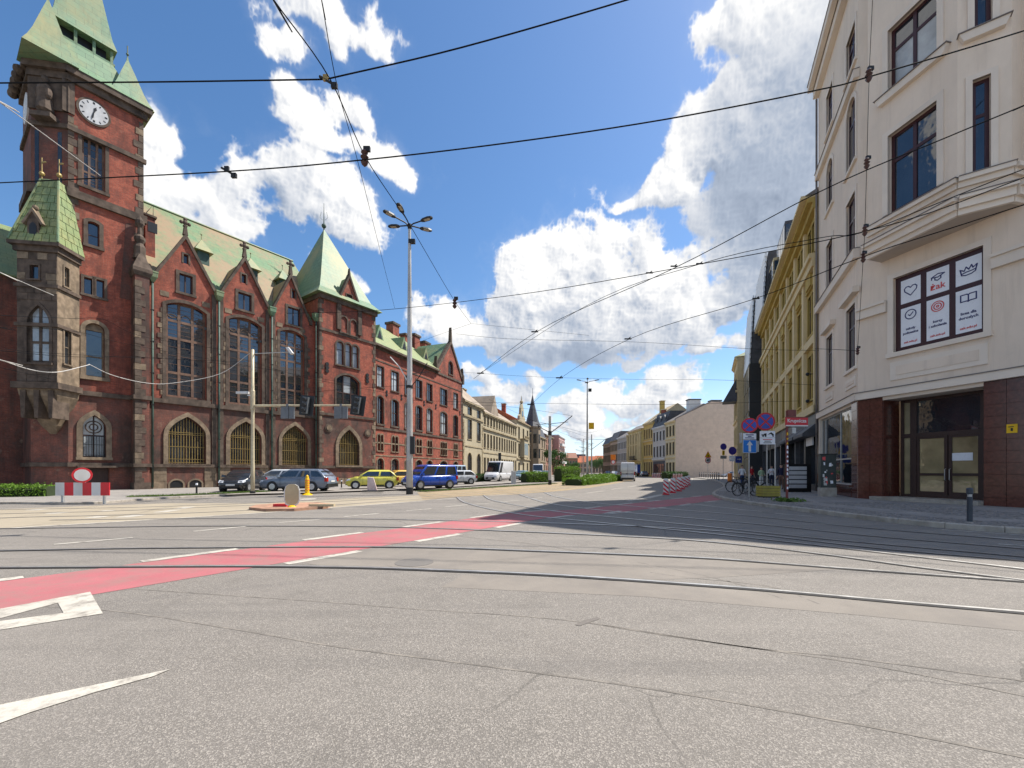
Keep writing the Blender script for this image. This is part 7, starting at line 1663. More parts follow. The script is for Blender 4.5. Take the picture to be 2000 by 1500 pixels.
# barrier sign on the left
xl, yl_ = G(121, 985); xr, _ = G(198, 985); bf = F((xl, yl_), (1, .06)); bsn = thing('road_closed_barrier', 'red and white striped barrier board with a round red rimmed sign above it', 'barrier', (xl, yl_, 0))
wl = (210-110)/830*yl_; a0 = (110-121)/830*yl_
zb0, zb1 = zat(968, yl_), zat(942.5, yl_)
for i in range(6): mb = MB(); bf.box(mb, a0+wl*i/6, a0+wl*(i+1)/6, zb0, zb1, 0, .03); obj('barrier_stripe', mb, m_white if i % 2 == 0 else m_red, bsn)
for a in (0, xr-xl): mb = MB(); bf.box(mb, a-.04, a+.04, 0, zb1-.05, -.08, -.002); obj('post', mb, m_steel, bsn)
dz_ = zat(928, yl_); da = (160.5-121)/830*yl_; df = F(tuple(bf.p(da, 0, .05))[:2], (.80, .60)); mb = MB(); disc(mb, df, 0, dz_, .33, .0, .02); dd = obj('sign_disc', mb, m_red, bsn); mb = MB(); disc(mb, df, 0, dz_, .255, .01, .026); obj('sign_field', mb, m_white, dd)
mb = MB(); bf.box(mb, da-.03, da+.03, zb0, dz_+.3, -.09, -.03); obj('post', mb, m_steel, bsn)
# signs on the right pavement
def pz(px, py): return G(px, py, PZ)
x, y = pz(1463, 971); s1 = thing('one_way_sign_post', 'post with a smaller no stopping disc above a blue one way arrow', 'road sign', (x, y, PZ)); post(s1, zat(822, y)-PZ+.2)
f1 = facing(x, y-.04, 8); no_stopping(facing(x, y-.04, -28), 0, zat(831, y), .37, s1)
mb = MB(); f1.box(mb, -.36, .36, zat(858, y), zat(846.5, y), 0, .015); pl = obj('sign_plate', mb, m_film, s1)
for j, (l, o_) in enumerate(((.44, 0), (.2, .0), (.5, .0))): mb = MB(); zz = zat(849.5+j*3, y); f1.box(mb, -l/2+o_, l/2+o_, zz-.022, zz+.022, .0152, .017); obj('print_line', mb, m_navy, pl)
mb = MB(); hz0, hz1 = zat(884.5, y), zat(859, y); f1.box(mb, -.37, .37, hz0, hz1, 0, .015); b_ = obj('sign_plate', mb, m_white, s1); mb = MB(); f1.box(mb, -.35, .35, hz0+.02, hz1-.02, .01, .018); bb = obj('sign_field', mb, m_blue, b_)
zc_ = (hz0+hz1)/2; mb = MB(); f1.prism(mb, [(-.065, zc_-.27), (.065, zc_-.27), (.065, zc_+.06), (.17, zc_+.06), (0, zc_+.27), (-.17, zc_+.06), (-.065, zc_+.06)], .015, .021); obj('arrow', mb, m_white, b_)
mb = MB(); f1.box(mb, .38, .5, hz0+.05, hz1-.05, -.1, .02); f1.box(mb, -.5, -.4, hz0+.5, hz1+.35, -.1, .0); obj('plate_edge', mb, m_steel, s1)
x, y = pz(1498, 969.5); s2 = thing('no_stopping_sign_post', 'post with the largest round no stopping sign and a white tow away plate', 'road sign', (x, y, PZ)); post(s2, zat(815, y)-PZ)
f2 = facing(x, y-.04, -6); no_stopping(f2, -.1, zat(823.5, y), .47, s2)
mb = MB(); f2.box(mb, -.38, .37, zat(855, y), zat(842, y), 0, .015); pl = obj('sign_plate', mb, m_film, s2)
zc_ = zat(848.5, y); mb = MB(); f2.prism(mb, [(-.3, zc_-.06), (-.05, zc_-.06), (-.05, zc_+.05), (-.14, zc_+.05), (-.2, zc_+.0), (-.3, zc_-.0)], .0152, .018); f2.prism(mb, [(-.02, zc_-.03), (.18, zc_+.11), (.32, zc_-.02), (.24, zc_-.08), (.16, zc_+.02)], .0152, .0182); disc(mb, f2, -.22, zc_-.09, .045, .0152, .0185, 10); disc(mb, f2, -.1, zc_-.09, .045, .0152, .0185, 10); disc(mb, f2, .27, zc_-.09, .04, .0152, .0185, 10); obj('tow_truck_symbol', mb, m_black, pl)
mb = MB(); f2.box(mb, -.38, .37, zat(868, y), zat(855.6, y), 0, .015); pl = obj('sign_plate', mb, m_film, s2)
for j, l in enumerate((.46, .3, .4)): mb = MB(); zz = zat(858.5+j*3.3, y); f2.box(mb, -l/2, l/2, zz-.02, zz+.02, .0152, .017); obj('print_line', mb, m_redp if j == 0 else m_black, pl)
x, y = pz(1514, 968); t = thing('sign_post', 'plain grey post with stickers beside the no stopping sign', 'post', (x, y, PZ)); post(t, zat(866, y)-PZ, .035, m_pole)
# street name sign on its red post
x, y = pz(1537, 980); sn = thing('street_name_post', 'red brown post covered in stickers carrying the red Krupnicza street sign', 'street sign', (x, y, PZ)); m_rb = simple('red_brown_paint', (.16, .035, .03), .5, dirt=(.1, .04, .035)); post(sn, zat(802, y)-PZ, .05, m_rb)
fs_ = facing(x, y-.07, 4); zs0_, zs1_ = zat(833, y), zat(814.5, y); mb = MB(); fs_.box(mb, -.13, .87, zs0_, zs1_, 0, .03); pl = obj('sign_plate', mb, m_signred, sn); mb = MB(); fs_.box(mb, -.13, .87, zs0_, zs0_+.05, .02, .035); obj('white_edge', mb, m_white, pl); text(fs_, 'Krupnicza', .37, (zs0_+zs1_)/2+.03, .033, .21, m_white, pl, bold=.004); mb = MB(); fs_.box(mb, -.13, .87, zs1_-.035, zs1_, .02, .034); obj('dark_edge', mb, m_rb, pl)
mb = MB(); fs_.box(mb, -.02, .35, zs1_+.01, zs1_+.30, -.02, .02); obj('small_plate', mb, m_rb, sn); mb = MB(); fs_.box(mb, .12, .3, zat(844, y)-.06, zat(836, y), .0, .08); obj('small_box', mb, m_steel, sn)
rnd = random.Random(9)
for j in range(13): z_ = .55+j*.19; mb = MB(); q = [Vector((.052*math.cos(R(a_)), .052*math.sin(R(a_)), z_+rnd.uniform(-.03, .03))) for a_ in (-130, -110, -90, -70, -50)]; h_ = rnd.uniform(.06, .13); n_ = len(q); mb.add([p for p in q]+[p+Vector((0, 0, h_)) for p in q], [(i, i+1, n_+i+1, n_+i) for i in range(n_-1)]); obj('sticker', mb, rnd.choice((m_film, m_film, m_yel, m_white)), sn, org=(0, 0, 0), fixn=False)
gpts = np.random.default_rng(2).normal(size=(260, 3))*[.22, .14, .04]+[x, y-.05, PZ+.06]; tag(leaves('grass', gpts, .16, m_grass, None, 4, up=.1), 'tuft of grass at the foot of the red street sign post', kind='stuff')
# farther signs
x, y = G(1412.5, 946); t = thing('no_parking_sign', 'left one of two faded no parking signs before the blank wall, with an arrow plate', 'road sign', (x, y, 0)); post(t, zat(866, y)); f_ = facing(x, y-.05, 5); no_stopping(f_, 0, zat(872.5, y), .36, t, 1, m_violet, m_violet); mb = MB(); f_.box(mb, -.14, .14, zat(889, y), zat(880, y), 0, .02); pl = obj('sign_plate', mb, m_yel, t); mb = MB(); f_.box(mb, -.03, .03, zat(888, y), zat(881, y), .02, .03); obj('print_line', mb, m_black, pl); mb = MB(); f_.box(mb, -.36, .36, zat(896, y), zat(890, y), 0, .02); obj('sign_plate', mb, m_steel, t)
x, y = G(1430, 949); t = thing('no_parking_sign', 'right one of two faded no parking signs, above white plates', 'road sign', (x, y, 0)); post(t, zat(874, y)); f_ = facing(x, y-.05, 5); no_stopping(f_, 0, zat(880.5, y), .40, t, 1, m_violet, m_violet); mb = MB(); f_.box(mb, -.35, .35, zat(895.5, y), zat(890, y), 0, .02); f_.box(mb, -.33, .25, zat(901, y), zat(896, y), 0, .02); obj('sign_plate', mb, m_film, t)
x, y = G(1442, 950); t = thing('blue_arrow_sign', 'small dark blue sign beside the no parking plates', 'road sign', (x, y, 0)); post(t, zat(892, y)); f_ = facing(x, y-.05, 20); mb = MB(); f_.box(mb, -.4, .4, zat(904, y), zat(891, y), 0, .02); b_ = obj('sign_plate', mb, m_signblue, t); mb = MB(); f_.prism(mb, [(-.2, zat(897, y)-.03), (.1, zat(897, y)-.03), (.1, zat(897, y)-.1), (.28, zat(897, y)), (.1, zat(897, y)+.1), (.1, zat(897, y)+.03), (-.2, zat(897, y)+.03)], .02, .03); obj('arrow', mb, m_white, b_)
x, y = G(1382.5, 940); t = thing('road_works_sign', 'yellow triangular warning sign over a round 40 speed limit sign', 'road sign', (x, y, 0)); post(t, zat(884, y)); f_ = facing(x, y-.05, 5); zz = zat(893.5, y); mb = MB(); f_.prism(mb, [(-.52, zz), (.52, zz), (0, zat(881, y))], 0, .02); b_ = obj('warning_triangle', mb, m_red, t); mb = MB(); f_.prism(mb, [(-.42, zz+.05), (.42, zz+.05), (0, zat(881, y)-.12)], .01, .026); obj('sign_field', mb, m_yel, b_); mb = MB(); f_.box(mb, -.06, .1, zz+.1, zz+.36, .02, .03); obj('digger_symbol', mb, m_black, b_)
zz = zat(899, y); mb = MB(); disc(mb, f_, 0, zz, .43, 0, .02); b_ = obj('sign_disc', mb, m_red, t); mb = MB(); disc(mb, f_, 0, zz, .34, .01, .026); obj('sign_field', mb, m_white, b_); text(f_, '40', 0, zz, .03, .48, m_black, b_, bold=.012)
x, y = G(1197.5, 933); t = thing('road_works_sign', 'distant yellow warning sign over a round speed limit sign, left of the driving van', 'road sign', (x, y, 0)); post(t, zat(893, y)); f_ = facing(x, y-.05); zz = zat(898, y); mb = MB(); f_.box(mb, -.55, .55, zz, zat(888, y), 0, .02); obj('warning_plate', mb, m_orange, t); mb = MB(); zz = zat(902.5, y); disc(mb, f_, 0, zz, .5, 0, .02); b_ = obj('sign_disc', mb, m_red, t); mb = MB(); disc(mb, f_, 0, zz, .36, .01, .03); obj('sign_field', mb, m_white, b_)
x, y = G(997, 938); t = thing('brown_sign', 'brown direction board on a post behind the white cabinet', 'road sign', (x, y, 0)); post(t, zat(908, y)); f_ = facing(x, y-.05); mb = MB(); f_.box(mb, -.75, .6, zat(912.5, y), zat(907, y), 0, .03); obj('sign_plate', mb, simple('brown_board', (.11, .075, .06), .6), t)

# ---------------------------------------------------------------- bollards, delineators, posts, boxes
def delineator(label, loc, yaw, h_=1.0, group='red and white delineator posts along the kerb'):
    t = thing('delineator', label, 'delineator', loc, group, R(yaw)); w_ = .15; f_ = F((0, 0), (1, 0))
    mb = MB(); mb.extr([(-w_, .03, .06), (w_, .03, .06), (w_, .03, h_-.08), (w_*.55, .03, h_), (-w_*.55, .03, h_), (-w_, .03, h_-.08)], (0, -.06, 0)); b_ = obj('board', mb, m_white, t, org=(0, 0, 0))
    for s_ in (1, -1):
        for j in range(-1, 5):
            z0 = .06+j*.27; p = [(-w_, z0+.27), (w_, z0), (w_, z0+.135), (-w_, z0+.405)]
            cl = []
            for x, z in p: cl.append((x, min(max(z, .065), h_-.085)))
            if max(z for _, z in cl)-min(z for _, z in cl) < .05: continue
            yy = -.033 if s_ > 0 else .033; mb = MB().poly([(x, yy, z) for x, z in (cl if s_ > 0 else cl[::-1])]); obj('red_stripe', mb, m_signred, b_, org=(0, 0, 0), fixn=False)
    obj('foot', MB().box(-.2, .2, -.14, .14, 0, .07), m_signred, t, org=(0, 0, 0)); return t
dl = None
ords = ('nearest red and white striped delineator at the white painted nose', 'second nearest striped delineator', 'third striped delineator of the curved row', 'fourth striped delineator of the curved row', 'fifth striped delineator of the curved row', 'last striped delineator of the curved row')
ORD = ('leftmost', 'second', 'third', 'fourth', 'fifth', 'sixth', 'seventh', 'eighth', 'ninth', 'tenth', 'eleventh', 'twelfth')
for i, (px, py) in enumerate(((1300.5, 966.5), (1314, 963), (1326, 959.5), (1333.5, 955.5), (1340, 951.5), (1345, 947.8))):
    x, y = G(px, py)
    if dl is None: dl = delineator(ords[0], (x, y, 0), -14)
    else: copy_thing(dl, (x, y, 0), R(-14-i*3), ords[i])
for i, px in enumerate((1316, 1321, 1326, 1331)):
    x, y = G(px, 937-i*.2); copy_thing(dl, (x, y, 0), R(-10), ('leftmost', 'second from left', 'third from left', 'rightmost')[i]+' distant striped delineator in the short row before the low dark hedge')
for i, px in enumerate((1275, 1279, 1283.5, 1287.5, 1291.5)):
    x, y = G(px, 932.6-i*.05); copy_thing(dl, (x, y, 0), R(0), ('leftmost', 'second from left', 'middle', 'fourth from left', 'rightmost')[i]+' tiny striped delineator in the row before the grey white house')
def stake(label, loc, h_, r, mat, group, cap=None, name='bollard', cat='bollard'):
    t = thing(name, label, cat, loc, group); obj('post', MB().lathe([(r, 0), (r, h_-.06), (r*.8, h_-.02), (.005, h_)], 10), mat, t, org=(0, 0, 0))
    if cap: obj('collar', MB().lathe([(r+.006, cap), (r+.012, cap+.02), (r+.012, cap+.1), (r+.006, cap+.12)], 10), m_film, t, org=(0, 0, 0))
    return t
x, y = pz(1894, 1021); bo = thing('bollard', 'dark blue grey bollard on the cobbles before the shop door', 'bollard', (x, y, PZ)); mb_ = simple('blue_black_paint', (.035, .045, .06), .4, dirt=(.09, .09, .09))
obj('post', MB().lathe([(.055, 0), (.055, .66)], 14), mb_, bo, org=(0, 0, 0)); obj('collar', MB().lathe([(.045, .66), (.045, .72), (.055, .725)], 14), m_steel, bo, org=(0, 0, 0)); obj('cap', MB().lathe([(.058, .725), (.066, .74), (.066, .86), (.05, .885), (.004, .89)], 14), mb_, bo, org=(0, 0, 0)); obj('foot', MB().lathe([(.075, 0), (.07, .02), (.057, .03)], 14), m_kerb, bo, org=(0, 0, 0))
kb = None
for i in range(12):
    q = i/11; px = 1404-46*q; py = 940-8.2*q**.7; x, y = G(px, py); lb = ORD[i]+' from the right thin black post in the row beside the branching street'
    if i == 0: kb = stake('rightmost and tallest looking thin black post in the row beside the branching street', (x, y, .0), 1.25, .07, m_black, 'black posts beside the branching street', .95)
    else: copy_thing(kb, (x, y, 0), 0, lb if i < 11 else 'leftmost thin black post in the row beside the branching street')
lb0 = None
for i, (px, py, lb) in enumerate(((384, 963.5, 'left of two short dark posts on the pavement before the arched windows'), (441.5, 960.5, 'right of two short dark posts on the pavement before the arched windows'), (667, 952.5, 'short dark post between the estate car and the lime yellow hatchback'))):
    x, y = G(px, py, .09)
    if lb0 is None: lb0 = stake(lb, (x, y, .09), .72, .05, m_iron, 'short dark pavement posts', .5)
    else: copy_thing(lb0, (x, y, .09), 0, lb)
x, y = G(600, 967, .0); yb = thing('yellow_bollard', 'yellow ribbed plastic bollard on a white ring behind the traffic island', 'bollard', (x, y, 0))
obj('post', MB().lathe([(.13, .1), (.12, .2), (.12, .95), (.09, 1.05), (.08, 1.15), (.02, 1.22)], 12), m_yel, yb, org=(0, 0, 0)); mb = MB()
for j in range(5): mb.lathe([(.122, .3+j*.14), (.135, .33+j*.14), (.122, .36+j*.14)], 12)
obj('rib', mb, m_orange, yb, org=(0, 0, 0)); obj('base', MB().lathe([(.3, 0), (.28, .05), (.14, .1)], 14), m_yel, yb, org=(0, 0, 0)); struct('road_marking', MB().lathe([(.42, .006), (.40, .014), (.01, .014)], 18, (*G(601, 975), 0)), m_line)
x, y = G(570.5, 990, .1); ib = thing('island_sign', 'beige rounded back of a keep side sign standing on the traffic island', 'road sign', (x, y, .1)); f_ = F((0, 0), (math.cos(R(18)), math.sin(R(18))))
hw = .27; hh_ = zat(943, y)-.15; pts = [(-hw, .25), (-hw, hh_-.25), (-hw*.8, hh_-.08), (-hw*.4, hh_), (hw*.4, hh_), (hw*.8, hh_-.08), (hw, hh_-.25), (hw, .25), (hw*.8, .1), (hw*.4, .03), (-hw*.4, .03), (-hw*.8, .1)]
m_bsb = simple('beige_sign_back', (.46, .37, .23), .6, var=.12, dirt=(.36, .28, .17)); mb = MB(); f_.prism(mb, pts, -.02, .04); b_ = obj('sign_back', mb, m_white, ib, org=(0, 0, 0)); mb = MB(); f_.prism(mb, [(a*.86, .06+z*.93) for a, z in pts], .03, .052); obj('back_panel', mb, m_bsb, b_, org=(0, 0, 0)); obj('foot', MB().lathe([(.16, 0), (.12, .05), (.04, .08)], 10), m_yel, ib, org=(0, 0, 0))
obj('kerb_edge', MB().box(-.75, -.25, .05, .22, 0, .1), m_signred, ib, org=(0, 0, 0)); obj('kerb_edge', MB().box(.55, 1.5, .15, .32, 0, .09), m_bsb, ib, org=(0, 0, 0))
x, y = G(727, 960, 0.09); ts = thing('leaning_sign', 'small pinkish board leaning on a flat dark base near the lime yellow car', 'road sign', (x, y, .09)); obj('base', MB().box(-.6, .75, -.3, .3, 0, .08), m_iron, ts, org=(0, 0, 0)); mb = MB(); mb.extr([(-.3, -.1, .08), (.35, -.1, .08), (.05, .1, .9), (-.35, .1, .95)], (0, .06, .02)); obj('board', mb, simple('pinkish_board', (.62, .5, .45), .6, dirt=(.55, .3, .25)), ts, org=(0, 0, 0))
x, y = G(1003, 945); cbn = thing('white_cabinet', 'white utility cabinet at the start of the hedges', 'cabinet', (x, y, 0)); hc = zat(919.5, y); obj('body', MB().box(-.27, .27, -.22, .22, 0, hc-.04), m_white, cbn, org=(0, 0, 0)); obj('lid', MB().box(-.3, .3, -.25, .25, hc-.04, hc), m_white, cbn, org=(0, 0, 0)); obj('door_panel', MB().box(-.21, .21, -.235, -.215, .12, hc-.12), m_pole, cbn, org=(0, 0, 0))
x, y = pz(1618, 969.5); gcb = thing('graffiti_cabinet', 'dark utility cabinet covered in graffiti and torn posters beside the shop window', 'cabinet', (x, y, PZ)); hc = zat(888, y)-PZ; f_ = F((0, 0), (math.cos(R(-20)), math.sin(R(-20)))); mb = MB(); f_.box(mb, -.34, .34, 0, hc, -.4, 0); b_ = obj('body', mb, simple('dark_green_cabinet', (.03, .04, .035), .5, dirt=(.12, .11, .1)), gcb, org=(0, 0, 0)); mb = MB(); f_.box(mb, -.38, .38, hc, hc+.05, -.44, .04); obj('lid', mb, m_iron, gcb, org=(0, 0, 0)); mb = MB(); f_.box(mb, -.36, .36, 0, .45, -.42, .015); obj('stone_foot', mb, m_kerb, gcb, org=(0, 0, 0))
rnd = random.Random(5)
for j in range(16): a, z = rnd.uniform(-.28, .2), rnd.uniform(.5, hc-.25); w_, h_ = rnd.uniform(.05, .14), rnd.uniform(.06, .2); mb = MB().poly([f_.p(a+dx, z+dz_, .006+j*.0004) for dx, dz_ in ((0, 0), (w_, rnd.uniform(-.02, .02)), (w_*.9, h_), (rnd.uniform(-.02, .02), h_*.95))]); obj('sticker', mb, rnd.choice((m_film, m_white, m_steel, m_redp)), gcb, org=(0, 0, 0), fixn=False)
x, y = pz(1500, 972); plr = thing('planter', 'low planter box of yellow green slats beside the bicycles', 'planter', (x, y, PZ)); yg = simple('yellow_green_boards', (.33, .27, .05), .6, dirt=(.2, .17, .05))
for j in range(4): mb = MB().box(-.40, .40, -.3, -.26, .08+j*.13, .19+j*.13); mb.box(-.40, .40, .26, .3, .08+j*.13, .19+j*.13); mb.box(-.43, -.40, -.3, .3, .08+j*.13, .19+j*.13); mb.box(.40, .43, -.3, .3, .08+j*.13, .19+j*.13); obj('slat', mb, yg, plr, org=(0, 0, 0))
obj('soil', MB().box(-.39, .39, -.25, .25, .1, .5), m_soil, plr, org=(0, 0, 0)); obj('skid', MB().box(-.36, .36, -.27, .27, 0, .08), m_black, plr, org=(0, 0, 0))
x, y = pz(1561, 961); stb = thing('display_stand', 'dark stand with shelves of magazines outside the shop', 'stand', (x, y, PZ)); 
obj('back', MB().box(-.75, .75, 0, .35, 0, 1.75), m_black, stb, org=(0, 0, 0))
for j in range(5): obj('shelf', MB().box(-.65, .4, -.1, 0, .25+j*.28, .47+j*.28), random.choice((m_film, m_steel, m_lens)), stb, org=(0, 0, 0))
x, y = G(1426, 944); stake('orange litter bin post beside the no parking signs', (x, y, 0), 1.2, .28, m_orange, None, name='litter_bin', cat='bin')
# black street lantern
x, y = G(1339, 932.2); t = thing('street_lantern', 'old style black street lantern before the blank wall', 'street lamp', (x, y, 0)); hz_ = zat(882, y); obj('post', MB().lathe([(.3, 0), (.28, .6), (.14, .9), (.1, 3), (.08, hz_-1.2)], 10), m_black, t, org=(0, 0, 0)); obj('lantern', MB().lathe([(.1, hz_-1.25), (.2, hz_-1.15), (.42, hz_-.45), (.5, hz_-.4), (.3, hz_-.2), (.05, hz_)], 8), m_iron, t, org=(0, 0, 0)); obj('small_lamp', MB().lathe([(.03, hz_-3.6), (.22, hz_-3.2), (.25, hz_-2.8), (.03, hz_-2.5)], 8, (.9, 0, 0)), m_black, t, org=(0, 0, 0)); obj('arm', MB().tube([(0, 0, hz_-3.9), (.9, 0, hz_-3.6)], .05, 5), m_black, t, org=(0, 0, 0))

# ---------------------------------------------------------------- bicycles
def bicycle(label, loc, rz, fm, group='bicycles chained by the sign post'):
    t = thing('bicycle', label, 'bicycle', loc, group, rz); r = .34
    for x in (-.53, .53):
        mb = MB().lathe([(r-.03, -.018), (r, -.02), (r+.012, 0), (r, .02), (r-.03, .018), (r-.03, -.018)], 26, (x, 0, r), 'y', False); wh_ = obj('wheel', mb, m_tyre, t, org=(0, 0, 0), uv=False)
        mb = MB()
        for k in range(12): a = k*math.pi/6; mb.tube([(x, .03 if k % 2 else -.03, r), (x+(r-.03)*math.cos(a), 0, r+(r-.03)*math.sin(a))], .0035, 3)
        mb.lathe([(.025, -.05), (.025, .05)], 8, (x, 0, r), 'y'); obj('spoke', mb, m_steel, wh_, org=(0, 0, 0), uv=False)
    mb = MB(); bb = (-.08, 0, .28); se = (-.22, 0, .78); hd = (.36, 0, .80); h0 = (.39, 0, .68)
    for a, b, q in ((bb, se, .018), (se, hd, .016), (bb, h0, .02), (hd, h0, .02), (se, (-.53, 0, r), .011), (bb, (-.53, 0, r), .012), (h0, (.53, 0, r), .015)): mb.tube([a, b], q, 6)
    obj('frame', mb, fm, t, org=(0, 0, 0), uv=False)
    mb = MB(); mb.tube([hd, (.33, 0, .98)], .014, 6); mb.tube([(.28, -.28, 1.0), (.34, -.12, 1.0), (.34, .12, 1.0), (.28, .28, 1.0)], .014, 6); obj('handlebar', mb, m_black, t, org=(0, 0, 0), uv=False)
    mb = MB(); mb.tube([se, (-.25, 0, .9)], .013, 6); mb.loft([[(-.42, .08, .9), (-.42, -.08, .9), (-.42, -.07, .95), (-.42, .07, .95)], [(-.2, .05, .91), (-.2, -.05, .91), (-.2, -.04, .95), (-.2, .04, .95)], [(-.05, .02, .9), (-.05, -.02, .9), (-.05, -.02, .93), (-.05, .02, .93)]]); obj('saddle', mb, m_black, t, org=(0, 0, 0), uv=False)
    mb = MB().lathe([(.09, -.03), (.09, -.02)], 14, bb, 'y'); mb.tube([(bb[0], -.06, bb[2]), (bb[0]+.12, -.06, bb[2]-.11)], .01, 5); mb.tube([(bb[0], .06, bb[2]), (bb[0]-.12, .06, bb[2]+.11)], .01, 5); obj('crank', mb, m_steel, t, org=(0, 0, 0), uv=False)
    for x in (-.53, .53): mb = MB(); mb.tube([(x+(r+.035)*math.cos(R(a)), 0, r+(r+.035)*math.sin(R(a))) for a in range(20, 181, 16)], .016, 5); obj('mudguard', mb, m_iron, t, org=(0, 0, 0), uv=False)
    return t
x, y = pz(1457, 968.5); bicycle('nearest dark bicycle leaning at the blue one way sign post', (x, y, PZ), R(14), m_black)
x, y = pz(1478, 966); bicycle('second dark bicycle turned towards the planter', (x, y, PZ), R(-24), m_iron)
x, y = pz(1466, 963); bicycle('third bicycle standing behind the other two, with a blue grey frame', (x, y, PZ), R(35), mb_)
x, y = pz(1446, 961); bicycle('fourth bicycle, farthest left behind the nearest one', (x, y, PZ), R(-8), m_iron)

# ---------------------------------------------------------------- people
def person(label, loc, rz, top, legs, hair=(.05, .035, .025), hgt=1.76, pose='walk', pack=None, short=False, bag=None):
    t = thing('person', label, 'person', loc, None, rz); s = hgt/1.76
    J = {}; E = []
    def j(n, p, r, par=None): J[n] = (Vector(p)*s, r*s); (E.append((par, n)) if par else None)
    st = .16 if pose == 'walk' else .0
    j('pel', (0, 0, .95), .135); j('abd', (0, .0, 1.10), .130, 'pel'); j('chest', (0, -.01, 1.30), .150, 'abd'); j('top', (0, 0, 1.44), .10, 'chest'); j('neck', (0, .0, 1.52), .055, 'top'); j('jaw', (0, .02, 1.59), .075, 'neck'); j('head', (0, .01, 1.67), .098, 'jaw'); j('crown', (0, -.005, 1.72), .080, 'head'); j('nose', (0, .105, 1.64), .016, 'head')
    for sd, n in ((1, 'r'), (-1, 'l')):
        f_ = st*sd
        j('hip'+n, (.095*sd, 0, .90), .100, 'pel'); j('th'+n, (.10*sd, f_*.5, .68), .085, 'hip'+n); j('knee'+n, (.10*sd, f_*.75+.02, .50), .062, 'th'+n); j('calf'+n, (.10*sd, f_*.7-.03, .33), .058, 'knee'+n); j('ank'+n, (.10*sd, f_*.8-.02, .09), .042, 'calf'+n); j('toe'+n, (.115*sd, f_*.8+.15, .035), .035, 'ank'+n); j('ear'+n, (.085*sd, 0, 1.64), .018, 'head')
        b_ = -f_*.9
        if pose == 'phone' : el, ha = (.25*sd, .06, 1.12), (.10*sd, .26, 1.22)
        elif pose == 'hold': el, ha = (.27*sd, -.02, 1.13), (.16*sd, .22, 1.08)
        else: el, ha = (.25*sd, b_*.3-.03, 1.13), (.26*sd, b_*.8+.06, .88)
        j('sh'+n, (.18*sd, 0, 1.42), .062, 'top'); j('el'+n, el, .046, 'sh'+n); hv = Vector(ha); ev = Vector(el); d = (hv-ev).normalized()
        j('wr'+n, ha, .030, 'el'+n); j('palm'+n, tuple(hv+d*.07), .034, 'wr'+n); sdv = Vector((0, 1, 0)).cross(d).normalized() if abs(d.y) < .9 else Vector((1, 0, 0)); up = sdv.cross(d)
        for k in range(4):
            o_ = hv+d*.085+up*(.024*(1.5-k)); j(f'f{k}a{n}', tuple(o_+d*.035), .0095, 'palm'+n); j(f'f{k}b{n}', tuple(o_+d*(.07-.008*abs(k-1))-sdv*.018*sd), .008, f'f{k}a{n}')
        j('tha'+n, tuple(hv+d*.04+up*.045), .011, 'wr'+n); j('thb'+n, tuple(hv+d*.085+up*.055), .009, 'tha'+n)
    names = list(J); me = bpy.data.meshes.new('body'); me.from_pydata([tuple(J[n][0]) for n in names], [(names.index(a), names.index(b)) for a, b in E], [])
    tmp = bpy.data.objects.new('tmp', me); C.objects.link(tmp); sk = tmp.modifiers.new('skin', 'SKIN'); sk.use_smooth_shade = True; sb = tmp.modifiers.new('sub', 'SUBSURF'); sb.levels = 1; sb.render_levels = 1
    for i, n in enumerate(names): v = me.skin_vertices[0].data[i]; r = J[n][1]; v.radius = (r*(1.18 if n in ('pel', 'abd', 'chest') else 1), r*(.78 if n in ('pel', 'abd', 'chest') else 1)); v.use_root = n == 'pel'
    dg = bpy.context.evaluated_depsgraph_get(); m2 = bpy.data.meshes.new_from_object(tmp.evaluated_get(dg)); bpy.data.objects.remove(tmp)
    m2.name = 'body'; shoe = simple('dark_shoes', (.03, .025, .02), .6)
    for m in (m_skin, top, legs, shoe): m2.materials.append(m)
    armz = 1.02 if not short else 1.2
    for p in m2.polygons:
        z = p.center.z/s; ax = abs(p.center.x)/s
        hand = min((p.center-J['wr'+n][0]).length for n in 'rl') < .06*s or min((p.center-J['palm'+n][0]).length for n in 'rl') < .13*s
        fore = short and min((p.center-(J['wr'+n][0]+J['el'+n][0])/2).length for n in 'rl') < .16*s
        p.material_index = 0 if z > 1.505 or hand or fore else (1 if z > .97 else (2 if z > .09 else 3)); p.use_smooth = True
    o = bpy.data.objects.new('body', m2); link(o); o.parent = t
    hm = simple('hair', hair, .8); mb = MB().sphere((0, -.02*s, 1.695*s), .108*s, 12, .93, 1.02, .98); mb.v = [(x, y if z > 1.66*s or y < .02*s else min(y, .02*s), z) for x, y, z in mb.v]
    obj('hair', mb, hm, t, smooth=True, org=(0, 0, 0), uv=False)
    for sx in (-1, 1): obj('eye', MB().sphere((sx*.034*s, .098*s, 1.665*s), .011*s, 6), m_black, t, org=(0, 0, 0), uv=False)
    obj('mouth', MB().box(-.022*s, .022*s, .094*s, .1*s, 1.595*s, 1.602*s), m_redp, t, org=(0, 0, 0), uv=False)
    return t
def cloth(n, c): return simple(n, c, .85, var=.1, scale=8, co='Object', spec=.15)
jeans = cloth('dark_jeans', (.03, .04, .075)); wsh = cloth('white_shirt', (.66, .66, .68))
x, y = pz(1449.5, 951.5); pA_ = person('person in a white shirt with a blue backpack walking away past the bicycles', (x, y, PZ), R(170), wsh, cloth('blue_trousers', (.03, .05, .12)), short=True)
